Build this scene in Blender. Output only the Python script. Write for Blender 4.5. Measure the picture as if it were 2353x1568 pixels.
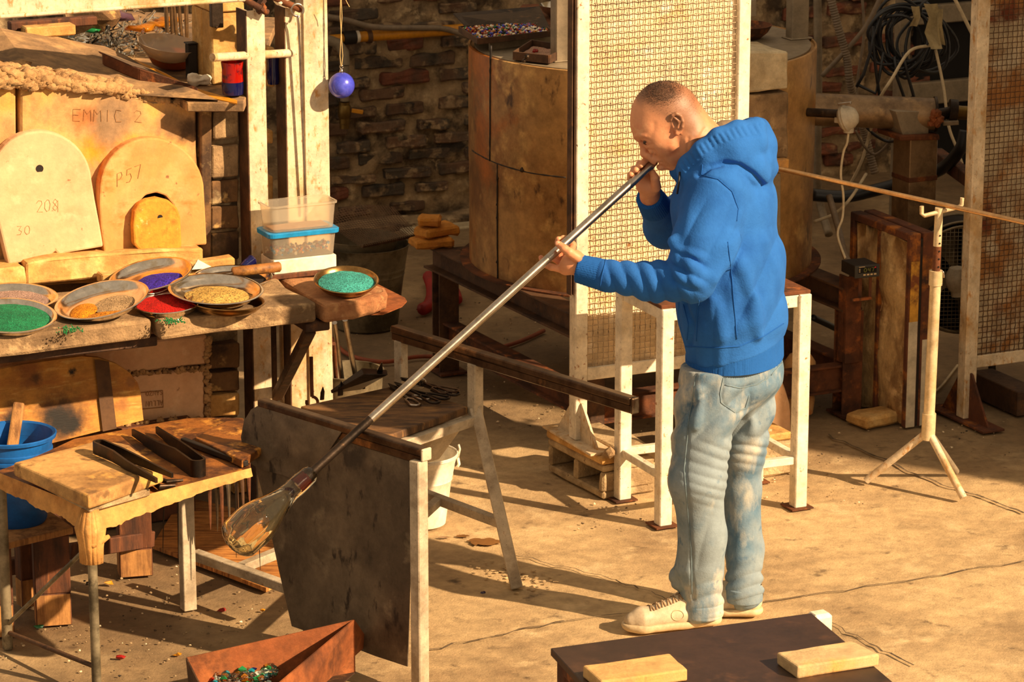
import bpy, bmesh, math, random
import numpy as np
from mathutils import Vector, Matrix, noise
from mathutils.bvhtree import BVHTree
C = bpy.context.scene.collection
for o in list(bpy.data.objects): bpy.data.objects.remove(o)
R = math.radians
# ------------------------------------------------------------------ camera, world, sun, exposure
scene = bpy.context.scene
cd = bpy.data.cameras.new('camera'); cam = bpy.data.objects.new('camera', cd); C.objects.link(cam)
PIT = R(15); CAMH = 3.3; FPX = 7500.0
cam.location = (0, 0, CAMH); cam.rotation_euler = (R(90) - PIT, 0, 0)
cd.sensor_fit = 'HORIZONTAL'; cd.sensor_width = 36; cd.lens = FPX / 2353 * 36; cd.clip_end = 200
cd.dof.use_dof = True; cd.dof.focus_distance = 9.65; cd.dof.aperture_fstop = 13
scene.camera = cam
wd = bpy.data.worlds.new('world'); scene.world = wd; wd.use_nodes = True
bg = wd.node_tree.nodes['Background']; bg.inputs[0].default_value = (1.0, .77, .53, 1); bg.inputs[1].default_value = .56
sl = bpy.data.lights.new('sun', 'SUN'); sun = bpy.data.objects.new('sun', sl); C.objects.link(sun)
SD = Vector((-.745, .433, -.52)).normalized()
sun.rotation_euler = SD.to_track_quat('-Z', 'Y').to_euler(); sun.location = (6, -3, 8)
sl.energy = 9.6; sl.color = (1.0, .705, .42); sl.angle = .014
wl_ = bpy.data.lights.new('window_fill', 'AREA'); wlo = bpy.data.objects.new('window_fill', wl_); C.objects.link(wlo)  # added soft fill, standing in for unseen windows at camera right
wl_.shape = 'RECTANGLE'; wl_.size = 2.2; wl_.size_y = 1.4; wl_.energy = 36; wl_.color = (1.0, .82, .58); wlo.location = (3.6, 3.0, 4.6)
wlo.rotation_euler = (Vector((0, 9.8, .8)) - Vector((3.6, 3.0, 4.6))).to_track_quat('-Z', 'Y').to_euler()
vs = scene.view_settings; vs.view_transform = 'Standard'; vs.look = 'None'; vs.gamma = 1; vs.exposure = 0.0; vs.use_curve_mapping = False

# ------------------------------------------------------------------ measuring the photograph into the room
def ray(px, py):
    u = (px - 1176.5) / FPX; v = (py - 784) / FPX
    return Vector((u, math.cos(PIT) - v * math.sin(PIT), -math.sin(PIT) - v * math.cos(PIT)))
CP = Vector((0, 0, CAMH))
def G(px, py, z=0.0):
    d = ray(px, py); return CP + d * ((z - CAMH) / d.z)
def V(px, py, Y):
    d = ray(px, py); return CP + d * (Y / d.y)
def frame(o, a): return Matrix.Translation(Vector((o[0], o[1], 0))) @ Matrix.Rotation(a, 4, 'Z')
A = R(25)                                   # the workshop's own axes are turned by this
def onplane(M, px, py, ly):                 # hit of a sight line with the plane local y = ly of frame M, in M's coordinates
    n = (M.to_3x3() @ Vector((0, 1, 0))); d = ray(px, py); o = M.translation
    t = (ly - (CP - o).dot(n)) / d.dot(n)
    return M.inverted() @ (CP + d * t)
def loc(M, p): return M.inverted() @ p

# ------------------------------------------------------------------ mesh helpers
class MB:
    def __init__(s): s.v = []; s.f = []; s.m = []; s.cur = 0
    def add(s, vs, fs):
        n = len(s.v); s.v += [Vector(p) for p in vs]; s.f += [tuple(i + n for i in f) for f in fs]; s.m += [s.cur] * len(fs); return s
    def box(s, M, x0, x1, y0, y1, z0, z1):
        M = M or Matrix()
        return s.add([M @ Vector(p) for p in ((x0,y0,z0),(x1,y0,z0),(x1,y1,z0),(x0,y1,z0),(x0,y0,z1),(x1,y0,z1),(x1,y1,z1),(x0,y1,z1))],
              [(0,3,2,1),(4,5,6,7),(0,1,5,4),(1,2,6,5),(2,3,7,6),(3,0,4,7)])
    def hexa(s, b, t):                       # bottom ring, top ring (same order, counter-clockwise from above)
        n = len(b); return s.add(list(b) + list(t), [tuple(range(n))[::-1], tuple(range(n, 2*n))] + [(i, (i+1) % n, n + (i+1) % n, n + i) for i in range(n)])
    def prism(s, M, poly, y0, y1):           # (x,z) outline in M, pushed from y0 to y1
        M = M or Matrix(); n = len(poly)
        a = sum(poly[i][0]*poly[(i+1)%n][1]-poly[(i+1)%n][0]*poly[i][1] for i in range(n))
        if a < 0: poly = poly[::-1]
        return s.add([M @ Vector((x, y0, z)) for x, z in poly] + [M @ Vector((x, y1, z)) for x, z in poly],
              [tuple(range(n)), tuple(range(n, 2*n))[::-1]] + [(i, n+i, n+(i+1)%n, (i+1)%n) for i in range(n)])
    def zprism(s, M, poly, z0, z1):          # (x,y) outline in M, lifted from z0 to z1
        M = M or Matrix(); n = len(poly)
        a = sum(poly[i][0]*poly[(i+1)%n][1]-poly[(i+1)%n][0]*poly[i][1] for i in range(n))
        if a < 0: poly = poly[::-1]
        return s.hexa([M @ Vector((x, y, z0)) for x, y in poly], [M @ Vector((x, y, z1)) for x, y in poly])
    def bar(s, p0, p1, w, h, up=(0,0,1)):    # rectangular bar, w sideways, h along up
        p0 = Vector(p0); p1 = Vector(p1); d = (p1-p0).normalized(); up = Vector(up)
        x = d.cross(up)
        if x.length < 1e-4: x = d.cross(Vector((1,0,0)))
        x.normalize(); u = x.cross(d).normalized(); x = x*(w/2); u = u*(h/2)
        return s.hexa([p0-x-u, p0+x-u, p0+x+u, p0-x+u], [p1-x-u, p1+x-u, p1+x+u, p1-x+u])
    def tube(s, pts, r, n=10, caps=True, flat=1.0):
        pts = [Vector(p) for p in pts]; m = len(pts); rs = r if isinstance(r, (list, tuple)) else [r]*m
        t0 = (pts[1]-pts[0]).normalized(); u = t0.orthogonal().normalized(); ring = []
        for i in range(m):
            t = (pts[min(i+1,m-1)]-pts[max(i-1,0)]).normalized()
            u = (u - t*u.dot(t)); u = u.normalized() if u.length > 1e-6 else t.orthogonal().normalized(); w = t.cross(u)
            ring.append([pts[i] + (u*math.cos(2*math.pi*k/n) + w*math.sin(2*math.pi*k/n)*flat)*rs[i] for k in range(n)])
        fs = [(i*n+k, i*n+(k+1)%n, (i+1)*n+(k+1)%n, (i+1)*n+k) for i in range(m-1) for k in range(n)]
        if caps: fs += [tuple(range(n))[::-1], tuple(range((m-1)*n, m*n))]
        return s.add([p for q in ring for p in q], fs)
    def lathe(s, M, prof, n=32, closed=False): # prof of (r,z) about M's z axis
        M = M or Matrix(); m = len(prof); vs = []
        for r, z in prof: vs += [M @ Vector((r*math.cos(2*math.pi*k/n), r*math.sin(2*math.pi*k/n), z)) for k in range(n)]
        fs = [(i*n+k, i*n+(k+1)%n, (i+1)*n+(k+1)%n, (i+1)*n+k) for i in range(m-1) for k in range(n)]
        if closed: fs += [((m-1)*n+k, (m-1)*n+(k+1)%n, (k+1)%n, k) for k in range(n)]
        else: fs += [tuple(range(n))[::-1], tuple(range((m-1)*n, m*n))]
        return s.add(vs, fs)
    def blob(s, c, r, seed=0, sub=1, amp=.3, sq=(1,1,1)):
        b = bmesh.new(); bmesh.ops.create_icosphere(b, subdivisions=sub, radius=1); c = Vector(c)
        vs = []
        for v in b.verts:
            k = 1 + amp*noise.noise(v.co*1.3 + Vector((seed*3.1, seed*1.7, seed)))*1.6
            vs.append(c + Vector((v.co.x*sq[0], v.co.y*sq[1], v.co.z*sq[2]))*r*k)
        fs = [tuple(v.index for v in f.verts) for f in b.faces]; b.free(); return s.add(vs, fs)
ROOT = {}
def wl(o): return ROOT.get(o.name, Vector((0,0,0))) if o else Vector((0,0,0))
def build(name, mb, m, parent=None, bevel=0, smooth=None, rough=None, cuts=0, seg=1, sub=0):
    """link a mesh builder as one mesh object; parts are stored relative to their thing's base"""
    me = bpy.data.meshes.new(name)
    if parent: base = wl(parent)
    else:
        xs = [p.x for p in mb.v]; ys = [p.y for p in mb.v]; base = Vector(((min(xs)+max(xs))/2, (min(ys)+max(ys))/2, min(p.z for p in mb.v)))
    me.from_pydata([p - base for p in mb.v], [], mb.f)
    ms = m if isinstance(m, (list, tuple)) else [m]
    for q in ms: me.materials.append(q)
    if len(ms) > 1: me.polygons.foreach_set('material_index', mb.m)
    b = bmesh.new(); b.from_mesh(me); bmesh.ops.recalc_face_normals(b, faces=b.faces)
    if cuts: bmesh.ops.subdivide_edges(b, edges=b.edges[:], cuts=cuts, use_grid_fill=True)
    if bevel:
        ed = [e for e in b.edges if len(e.link_faces) == 2 and e.calc_face_angle(0) > .5]
        bmesh.ops.bevel(b, geom=ed, offset=bevel, segments=seg, affect='EDGES', profile=.5, clamp_overlap=True)
    if rough:
        amp, sc, sd = rough; b.normal_update()
        off = [(noise.noise((v.co + base)*sc + Vector((sd, sd*2.3, 0))) + .5*noise.noise((v.co+base)*sc*2.7 + Vector((sd*1.3, 7, 0)))) * amp for v in b.verts]
        for v, k in zip(b.verts, off): v.co += v.normal * k
    b.to_mesh(me); b.free()
    o = bpy.data.objects.new(name, me); C.objects.link(o)
    if parent: o.parent = parent; ROOT[o.name] = base
    else: o.location = base; ROOT[o.name] = base
    if smooth:
        me.polygons.foreach_set('use_smooth', [True]*len(me.polygons))
        if smooth < 3:
            bb = bmesh.new(); bb.from_mesh(me)
            for e in bb.edges:
                if len(e.link_faces) == 2 and e.calc_face_angle(0) > smooth: e.smooth = False
            bb.to_mesh(me); bb.free()
    if sub:
        md = o.modifiers.new('sub', 'SUBSURF'); md.levels = sub; md.render_levels = sub
    return o
def tag(o, label=None, cat=None, group=None, kind=None):
    if label: o['label'] = label
    if cat: o['category'] = cat
    if group: o['group'] = group
    if kind: o['kind'] = kind
    return o
def thing(name, at, label, cat, group=None):
    o = bpy.data.objects.new(name, None); C.objects.link(o); o.empty_display_size = .05
    o.location = at; ROOT[o.name] = Vector(at); return tag(o, label, cat, group)
def child_copy(src, parent, M):             # a part sharing src's mesh, placed by world matrix M
    o = src.copy(); C.objects.link(o); o.parent = parent; o.matrix_local = Matrix.Translation(-wl(parent)) @ M; return o
def rawmesh(name, mb, m, smooth=False, bevel=0, rough=None, cuts=0):
    o = build(name, mb, m, None, bevel, smooth, rough, cuts); return o
# ------------------------------------------------------------------ materials
def lin(c): return tuple(((x/255)/12.92 if x <= 10 else (((x/255)+.055)/1.055)**2.4) for x in c) + (1,)
def mat(name, col, rough=.6, metal=0, mix=(), bump=None, rnd=0, spec=.5, trans=0, ior=1.45, emis=None, sss=0, bump2=None, coat=0, rmix=None, attr=None, grime=None, spots=()):
    m = bpy.data.materials.new(name); m.use_nodes = True; nt = m.node_tree; N = nt.nodes; L = nt.links
    p = N['Principled BSDF']; tc = N.new('ShaderNodeTexCoord'); src = tc.outputs['Object']
    if rnd:
        oi = N.new('ShaderNodeObjectInfo'); va = N.new('ShaderNodeVectorMath'); va.operation = 'MULTIPLY_ADD'
        L.new(oi.outputs['Random'], va.inputs[0]); va.inputs[1].default_value = (31, 17, 23); L.new(src, va.inputs[2]); src = va.outputs[0]
    def vec(st):
        if st == (1,1,1): return src
        mp = N.new('ShaderNodeMapping'); mp.inputs['Scale'].default_value = st; L.new(src, mp.inputs['Vector']); return mp.outputs[0]
    cur = None; c0 = lin(col)
    def mixin(fac, c2):
        nonlocal cur
        mx = N.new('ShaderNodeMix'); mx.data_type = 'RGBA'; L.new(fac, mx.inputs[0])
        if cur: L.new(cur, mx.inputs[6])
        else: mx.inputs[6].default_value = c0
        mx.inputs[7].default_value = lin(c2); cur = mx.outputs[2]
    for q in mix:
        c2, sc, lo, hi = q[:4]; st = q[4] if len(q) > 4 else (1,1,1); det = q[5] if len(q) > 5 else 6
        nz = N.new('ShaderNodeTexNoise'); nz.inputs['Scale'].default_value = sc; nz.inputs['Detail'].default_value = det; nz.inputs['Roughness'].default_value = .62
        L.new(vec(st), nz.inputs['Vector'])
        mr = N.new('ShaderNodeMapRange'); mr.inputs[1].default_value = lo; mr.inputs[2].default_value = hi; L.new(nz.outputs[0], mr.inputs[0])
        mixin(mr.outputs[0], c2)
    for c_, r_, col_ in spots:   # soft round stain (char, smoke, glaze) at a place on the thing itself
        ds = N.new('ShaderNodeVectorMath'); ds.operation = 'DISTANCE'; L.new(src, ds.inputs[0]); ds.inputs[1].default_value = c_
        nz = N.new('ShaderNodeTexNoise'); nz.inputs['Scale'].default_value = .9/r_; nz.inputs['Detail'].default_value = 8; nz.inputs['Roughness'].default_value = .7; L.new(src, nz.inputs['Vector'])
        ma = N.new('ShaderNodeMath'); ma.operation = 'MULTIPLY_ADD'; L.new(nz.outputs[0], ma.inputs[0]); ma.inputs[1].default_value = r_*2.2; L.new(ds.outputs['Value'], ma.inputs[2])
        mr = N.new('ShaderNodeMapRange'); mr.interpolation_type = 'SMOOTHSTEP'; mr.inputs[1].default_value = r_*2.35; mr.inputs[2].default_value = r_*1.35; L.new(ma.outputs[0], mr.inputs[0]); mixin(mr.outputs[0], col_)
    if attr:
        at = N.new('ShaderNodeAttribute'); at.attribute_name = attr[0]; mixin(at.outputs['Fac'], attr[1])
    if rnd:
        hs = N.new('ShaderNodeHueSaturation'); mr = N.new('ShaderNodeMapRange'); L.new(oi.outputs['Random'], mr.inputs[0]); mr.inputs[3].default_value = 1-rnd; mr.inputs[4].default_value = 1+rnd
        L.new(mr.outputs[0], hs.inputs['Value'])
        if cur: L.new(cur, hs.inputs['Color'])
        else: hs.inputs['Color'].default_value = c0
        cur = hs.outputs[0]
    if grime is None: grime = 0 if (trans or emis) else .24
    if grime:   # fine dirt and wear: blotches and grain that lighten and darken the surface colour
        n1 = N.new('ShaderNodeTexNoise'); n1.inputs['Scale'].default_value = 13; n1.inputs['Detail'].default_value = 12; n1.inputs['Roughness'].default_value = .78; L.new(src, n1.inputs['Vector'])
        m1 = N.new('ShaderNodeMapRange'); m1.inputs[1].default_value = .36; m1.inputs[2].default_value = .64; m1.inputs[3].default_value = 1-grime*1.5; m1.inputs[4].default_value = 1+grime*.75; L.new(n1.outputs[0], m1.inputs[0])
        h1 = N.new('ShaderNodeHueSaturation'); L.new(m1.outputs[0], h1.inputs['Value'])
        if cur: L.new(cur, h1.inputs['Color'])
        else: h1.inputs['Color'].default_value = c0
        cur = h1.outputs[0]
    if cur: L.new(cur, p.inputs['Base Color'])
    else: p.inputs['Base Color'].default_value = c0
    p.inputs['Roughness'].default_value = rough; p.inputs['Metallic'].default_value = metal; p.inputs['Specular IOR Level'].default_value = spec
    if trans: p.inputs['Transmission Weight'].default_value = trans; p.inputs['IOR'].default_value = ior
    if sss: p.inputs['Subsurface Weight'].default_value = sss; p.inputs['Subsurface Radius'].default_value = (.012, .005, .003)
    if coat: p.inputs['Coat Weight'].default_value = coat
    if emis: p.inputs['Emission Color'].default_value = lin(emis[0]); p.inputs['Emission Strength'].default_value = emis[1]
    last = None
    for b in (bump, bump2):
        if not b: continue
        st, sc = b[:2]; sv = b[2] if len(b) > 2 else (1,1,1)
        if len(b) > 3 and b[3] == 'wave':
            nz = N.new('ShaderNodeTexWave'); nz.inputs['Scale'].default_value = sc; nz.inputs['Distortion'].default_value = .3
        else:
            nz = N.new('ShaderNodeTexNoise'); nz.inputs['Scale'].default_value = sc; nz.inputs['Detail'].default_value = 8; nz.inputs['Roughness'].default_value = .65
        L.new(vec(sv), nz.inputs['Vector'])
        bp = N.new('ShaderNodeBump'); bp.inputs['Strength'].default_value = st; bp.inputs['Distance'].default_value = .01; L.new(nz.outputs[0], bp.inputs['Height'])
        if last: L.new(last, bp.inputs['Normal'])
        last = bp.outputs[0]
    if last: L.new(last, p.inputs['Normal'])
    return m
M_ = {}
def dm(k, *a, **kw): M_[k] = mat(k, *a, **kw); return M_[k]
dm('floor', (198,170,126), .75, mix=[((148,122,88), 1.6, .44, .68), ((216,190,146), 5, .55, .72), ((92,74,52), 9, .60, .72), ((235,225,200), 160, .735, .75)], bump=(.45, 22), bump2=(.35, 140), attr=('dirt_shade', (112,90,64)), grime=.2)
dm('dirt_shade', (120,100,74), .95, mix=[((72,58,42), 8, .45, .6), ((190,170,140), 60, .64, .7)], bump=(.9, 40))
dm('mortar', (172,146,110), .95, mix=[((84,68,50), 5, .45, .6), ((200,174,134), 14, .54, .64), ((52,44,36), 4, .53, .64)], bump=(.9, 30), bump2=(.6, 90))
dm('wall_brick', (112,84,62), .9, mix=[((84,74,62), 4, .42, .56), ((164,138,104), 12, .52, .62), ((46,40,34), 7, .56, .66)], bump=(.8, 35), rnd=.3)
dm('wall_brick_red', (132,76,52), .9, mix=[((92,64,48), 6, .45, .6), ((160,120,84), 14, .58, .7)], bump=(.8, 35), rnd=.25)
dm('refractory', (196,152,98), .9, mix=[((212,154,70), 3.2, .46, .62), ((176,134,92), 5, .56, .68), ((120,92,64), 26, .68, .76)], bump=(.25, 30))
dm('refr_pink', (214,172,132), .9, mix=[((198,150,108), 4, .48, .68), ((222,186,146), 18, .55, .7), ((150,110,76), 34, .67, .73)], bump=(.18, 60), grime=.10)
dm('refr_orange', (202,144,82), .9, mix=[((212,164,106), 5, .42, .6), ((200,112,42), 4, .52, .62, (1,1,1.6)), ((140,96,60), 30, .66, .72)], bump=(.2, 50), grime=.13)
dm('plug', (218,146,48), .9, mix=[((196,112,36), 10, .5, .62), ((238,196,124), 30, .62, .72)], bump=(.4, 40))
dm('firebrick', (196,150,84), .9, mix=[((224,184,118), 10, .5, .65), ((150,104,52), 7, .6, .7)], bump=(.4, 50), rnd=.1)
dm('sooty_brick', (120,88,54), .9, mix=[((70,50,34), 8, .45, .6), ((196,158,96), 14, .58, .68), ((205,180,132), 4, .6, .7)], bump=(.4, 40), rnd=.15)
dm('clay', (190,150,100), .97, mix=[((140,104,66), 20, .5, .62), ((214,176,124), 40, .55, .7)], bump=(.9, 60))
dm('clayslope', (150,118,82), .95, mix=[((96,76,56), 5, .45, .62), ((178,142,96), 9, .52, .68), ((70,56,42), 22, .66, .74)], bump=(.5, 25))
dm('stone', (168,138,100), .93, mix=[((122,98,70), 5, .45, .62), ((196,166,122), 14, .55, .68), ((104,82,58), 40, .62, .74)], bump=(.7, 40), bump2=(.4, 140))
dm('stone_red', (178,128,84), .93, mix=[((150,98,62), 5, .45, .62), ((200,158,108), 12, .55, .68)], bump=(.7, 45))
dm('white_paint', (232,222,200), .55, mix=[((214,198,168), 6, .5, .7), ((164,108,56), 34, .625, .69), ((104,64,34), 95, .645, .71)], bump=(.12, 60))
dm('white_rust', (216,198,168), .6, mix=[((190,158,112), 7, .48, .62, (1,1,.5)), ((186,136,74), 55, .56, .68, (1,1,.4)), ((122,80,42), 90, .63, .72, (1,1,.6))], bump=(.2, 70))
dm('speckled', (188,174,150), .6, mix=[((156,140,116), 8, .48, .62), ((112,90,66), 150, .62, .72), ((140,96,56), 14, .66, .74)], bump=(.15, 90))
dm('gray_paint', (112,98,80), .6, metal=.15, mix=[((84,72,58), 3, .44, .58), ((48,38,30), 22, .58, .66, (1,1,.4)), ((54,46,38), 6, .60, .68), ((138,124,102), 8, .58, .7)], bump=(.15, 50))
dm('rust', (112,66,38), .8, metal=.3, mix=[((76,46,30), 8, .45, .6), ((158,92,44), 18, .56, .68)], bump=(.35, 60))
dm('rust_dark', (98,70,48), .7, metal=.3, mix=[((66,46,34), 7, .45, .6), ((110,74,44), 18, .58, .7)], bump=(.3, 60))
dm('rust_orange', (142,80,42), .75, metal=.3, mix=[((172,102,54), 9, .48, .64), ((96,54,30), 5, .50, .64), ((70,48,36), 7, .64, .72)], bump=(.25, 60))
dm('rust_frame', (96,52,28), .85, mix=[((180,108,34), 9, .50, .62), ((60,34,22), 6, .5, .64)], bump=(.4, 50))
dm('drum', (184,142,86), .45, metal=.25, mix=[((136,92,48), 3, .46, .60), ((206,164,100), 6, .54, .66), ((84,58,36), 11, .60, .68, (1,1,.5)), ((176,104,40), 2.5, .54, .64)], bump=(.1, 20))
dm('steel', (190,180,168), .28, metal=1, mix=[((150,138,122), 10, .45, .65)], bump=(.04, 60))
dm('steel_dark', (70,58,48), .45, metal=.8, mix=[((46,38,32), 10, .45, .6), ((104,80,56), 24, .6, .7)], bump=(.12, 70))
dm('rail', (92,72,54), .38, metal=.85, mix=[((64,46,34), 12, .45, .62, (1,1,1)), ((150,112,74), 9, .58, .7)], bump=(.08, 60))
dm('pan', (220,212,198), .17, metal=1, mix=[((200,184,156), 14, .58, .7)], bump=(.02, 40))
dm('pan_brass', (176,140,88), .26, metal=1, mix=[((140,106,62), 12, .5, .66)])
dm('wood_seat', (118,84,48), .75, mix=[((72,50,30), 6, .42, .6, (1,5,1)), ((160,118,66), 10, .56, .7, (1,6,1)), ((44,32,22), 3, .6, .7)], bump=(.3, 40, (1,6,1)))
dm('wood_dark', (96,54,28), .75, mix=[((62,34,18), 8, .45, .62, (4,4,.6)), ((140,84,42), 14, .58, .7, (4,4,.5))], bump=(.3, 50, (4,4,.5)))
dm('wood_pale', (178,128,72), .8, mix=[((128,86,46), 9, .45, .62, (4,4,.5))], bump=(.3, 50, (4,4,.5)))
dm('wood_handle', (150,98,44), .6, mix=[((70,42,18), 20, .5, .64), ((190,136,66), 8, .55, .68)], bump=(.3, 50))
dm('plywood', (186,126,62), .7, mix=[((142,88,40), 10, .48, .56, (.5,7,1), 3), ((206,148,80), 16, .58, .66, (.6,8,1), 2)], bump=(.1, 30, (.5,7,1)))
dm('plywood_scorch', (198,140,58), .7, mix=[((170,106,38), 4, .45, .62, (1,1,4)), ((218,170,90), 9, .56, .68, (1,1,6)), ((104,72,40), 7, .64, .70)], bump=(.15, 40, (1,1,5)))
dm('charred', (34,26,20), .9, mix=[((70,46,26), 14, .55, .7)], bump=(.6, 30))
dm('stain_dark', (96,66,38), .8, mix=[((70,46,28), 9, .5, .65)])
dm('slabtop', (206,160,96), .85, mix=[((150,110,62), 4, .45, .6), ((118,86,50), 12, .56, .66), ((222,170,86), 7, .58, .7)], bump=(.25, 40))
dm('paper', (204,150,82), .8, mix=[((180,122,58), 6, .48, .62), ((224,176,108), 12, .56, .7)], bump=(.5, 16))
dm('burnt_top', (150,92,36), .55, mix=[((78,44,20), 7, .45, .58), ((204,142,60), 12, .56, .66)], bump=(.5, 25))
dm('tool', (52,44,38), .42, metal=.85, mix=[((84,62,44), 16, .55, .68)], bump=(.08, 80))
dm('tool_lite', (128,112,92), .35, metal=.9, mix=[((80,60,44), 14, .5, .64)])
dm('blue_plastic', (14,92,172), .42, mix=[((10,74,140), 5, .5, .7)], bump=(.04, 20))
dm('white_enamel', (240,230,208), .4, mix=[((214,196,160), 5, .55, .75)])
dm('galv', (150,138,112), .5, metal=.4, mix=[((88,80,62), 6, .45, .6), ((66,58,44), 10, .6, .68)], bump=(.1, 30))
dm('perf', (104,78,56), .7, metal=.5, mix=[((74,54,38), 10, .5, .66)])
dm('board', (236,214,176), .9, mix=[((222,188,136), 6, .55, .68), ((252,240,216), 14, .55, .7), ((150,104,60), 18, .68, .74)], bump=(.4, 30))
dm('board_rust', (196,176,142), .9, mix=[((168,116,64), 5, .48, .60), ((206,190,160), 9, .56, .68), ((120,62,36), 4, .60, .68)], bump=(.4, 30))
dm('wire', (196,176,146), .5, metal=.55, mix=[((96,72,50), 30, .5, .64)])
dm('wire_rust', (92,66,46), .6, metal=.5, mix=[((140,84,44), 14, .52, .66)])
dm('wool', (206,172,118), .97, mix=[((150,116,74), 9, .45, .6, (1,1,.6)), ((226,194,142), 14, .54, .68), ((70,50,32), 24, .64, .72), ((170,92,36), 3, .62, .72)], bump=(1.0, 24, (1,1,.6)))
dm('cinder', (196,172,132), .95, mix=[((150,126,92), 9, .45, .62), ((96,78,56), 50, .62, .7)], bump=(.8, 60))
dm('board_black', (60,40,28), .55, mix=[((48,32,22), 4, .45, .65), ((84,56,36), 7, .56, .7)], bump=(.06, 40))
dm('hose_red', (150,24,20), .5)
dm('cable_black', (30,34,40), .45, spec=.6)
dm('cable_white', (214,196,160), .5)
dm('cable_gray', (128,112,92), .6)
dm('conduit', (142,128,106), .55, metal=.2)
dm('gas_yellow', (206,138,24), .5, mix=[((150,92,24), 9, .58, .68), ((70,50,30), 16, .66, .72)])
dm('brass', (120,96,48), .4, metal=.8)
dm('black_steel', (40,34,30), .6, metal=.3)
dm('dark_void', (18,15,13), .95)
dm('tape', (186,168,124), .45, bump=(.5, 30))
dm('head_gray', (196,184,160), .45)
dm('lime_plaster', (206,190,156), .9, mix=[((170,150,116), 5, .5, .66)], bump=(.3, 20))
dm('rope', (206,176,120), .9)
dm('blue_glass_ball', (54,64,196), .25, spec=.6, coat=.3, mix=[((84,92,214), 6, .5, .7)])
dm('glass', (255,252,240), .02, trans=1, ior=1.5)
dm('glass_amber', (226,150,24), .05, trans=.75, ior=1.5)
dm('glass_bowl', (214,190,160), .12, trans=.55, ior=1.45)
dm('glass_red', (176,24,10), .08, trans=.35, ior=1.48, mix=[((90,14,30), 30, .52, .62)])
dm('glass_blue', (24,26,84), .08, trans=.35, ior=1.48)
dm('glass_green', (40,140,80), .08, trans=.4)
dm('glass_orange', (178,84,26), .35, spec=.6)
dm('gather', (255,249,222), .01, trans=1, ior=1.47)
dm('gather_red', (86,16,6), .1, trans=.5)
dm('tub', (246,238,222), .2, trans=.86, ior=1.10)
dm('tub_blue', (20,140,206), .4)
dm('hoodie', (42,104,186), .92, mix=[((32,88,166), 5, .45, .7)], bump=(.25, 160), bump2=(.25, 18), spec=.2, grime=.06)
dm('hoodie_rib', (32,92,170), .92, bump=(.2, 120), spec=.2, grime=.06)
dm('hood_inner', (120,104,84), .9, bump=(.3, 160))
dm('denim', (134,150,160), .9, mix=[((92,122,146), 4, .44, .58, (1,1,.7)), ((190,188,176), 5, .50, .62, (1,1,.5)), ((84,112,138), 14, .60, .70)], bump=(.2, 200), bump2=(.16, 14, (1,1,1.8)), spec=.15, grime=.12)
dm('denim_seam', (120,140,150), .9, spec=.1)
dm('leather_white', (200,182,154), .5, mix=[((206,186,152), 10, .5, .7)], bump=(.1, 60))
dm('sole', (206,184,146), .65)
dm('lace', (150,124,92), .85)
dm('black_leather', (30,30,36), .5)
dm('skin', (212,148,108), .5, mix=[((198,120,84), 9, .5, .68), ((222,164,122), 24, .55, .7)], bump=(.1, 120), sss=.12, grime=.07, attr=('stubble', (62,46,36)))
dm('hair', (58,46,38), .85, mix=[((110,92,74), 160, .54, .62)], bump=(.8, 220))
dm('eye', (60,40,30), .2)
dm('nail', (226,164,128), .35)
dm('wet', (132,92,50), .35)
dm('burner_steel', (150,124,92), .45, metal=.5, mix=[((110,88,64), 5, .45, .6), ((172,140,96), 9, .56, .7), ((96,62,36), 5, .62, .7)], bump=(.1,30))
dm('rod_bright', (206,166,118), .3, metal=.95)
dm('yellow_rust', (204,150,52), .8, mix=[((120,66,30), 12, .46, .58), ((80,46,28), 7, .6, .68)], bump=(.3,50))
dm('led', (40,40,8), .4, emis=((206,176,50), .16))
dm('led_red', (120,10,20), .4, emis=((230,20,40), .4))
dm('key', (226,196,150), .6)
dm('groove_shade', (150,106,62), .9)
dm('groove_shade_soft', (170,124,78), .9)
# ------------------------------------------------------------------ the setting
mb = MB()
nx, ny = 60, 70
def gx(i): return -3.2 + 6.8*i/nx
def gy(j): return 7.0 + 10.6*j/ny
vs = [Vector((gx(i), gy(j), .006*noise.noise(Vector((gx(i)*1.1, gy(j)*1.1, 0))) - .006)) for j in range(ny+1) for i in range(nx+1)]
mb.add(vs, [(j*(nx+1)+i, j*(nx+1)+i+1, (j+1)*(nx+1)+i+1, (j+1)*(nx+1)+i) for j in range(ny) for i in range(nx)])
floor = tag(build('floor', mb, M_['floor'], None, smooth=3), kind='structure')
fd = floor.data.attributes.new('dirt_shade', 'FLOAT', 'POINT')   # grit, with shade put into the colour, round furnace, drum stand and tables
def dirt_shade_amount(p):
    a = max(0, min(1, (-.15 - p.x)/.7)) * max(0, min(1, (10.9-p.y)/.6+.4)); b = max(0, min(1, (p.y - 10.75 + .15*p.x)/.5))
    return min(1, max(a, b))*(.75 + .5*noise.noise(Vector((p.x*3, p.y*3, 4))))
fd.data.foreach_set('value', [max(0, min(1, dirt_shade_amount(v))) for v in vs])
def crack(pts, name='floor_crack', w=.006, seed=1):  # a joint filled with dark grit, lying in the floor
    rng = random.Random(seed); P = [G(*p) for p in pts]; Q = []
    for a, b in zip(P, P[1:]):
        for k in range(12):
            q = a.lerp(b, k/12) + Vector((rng.uniform(-.008,.008), rng.uniform(-.012,.012), 0)); Q.append(q)
    Q.append(P[-1]); m = MB()
    for a, b in zip(Q, Q[1:]):
        n = Vector((-(b-a).y, (b-a).x, 0)).normalized()*rng.uniform(w*.3, w)
        m.add([a-n+Vector((0,0,.0012)), a+n+Vector((0,0,.0012)), b+n+Vector((0,0,.0012)), b-n+Vector((0,0,.0012))], [(0,1,2,3)])
    return build(name, m, M_['dirt_shade'], floor)
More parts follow.
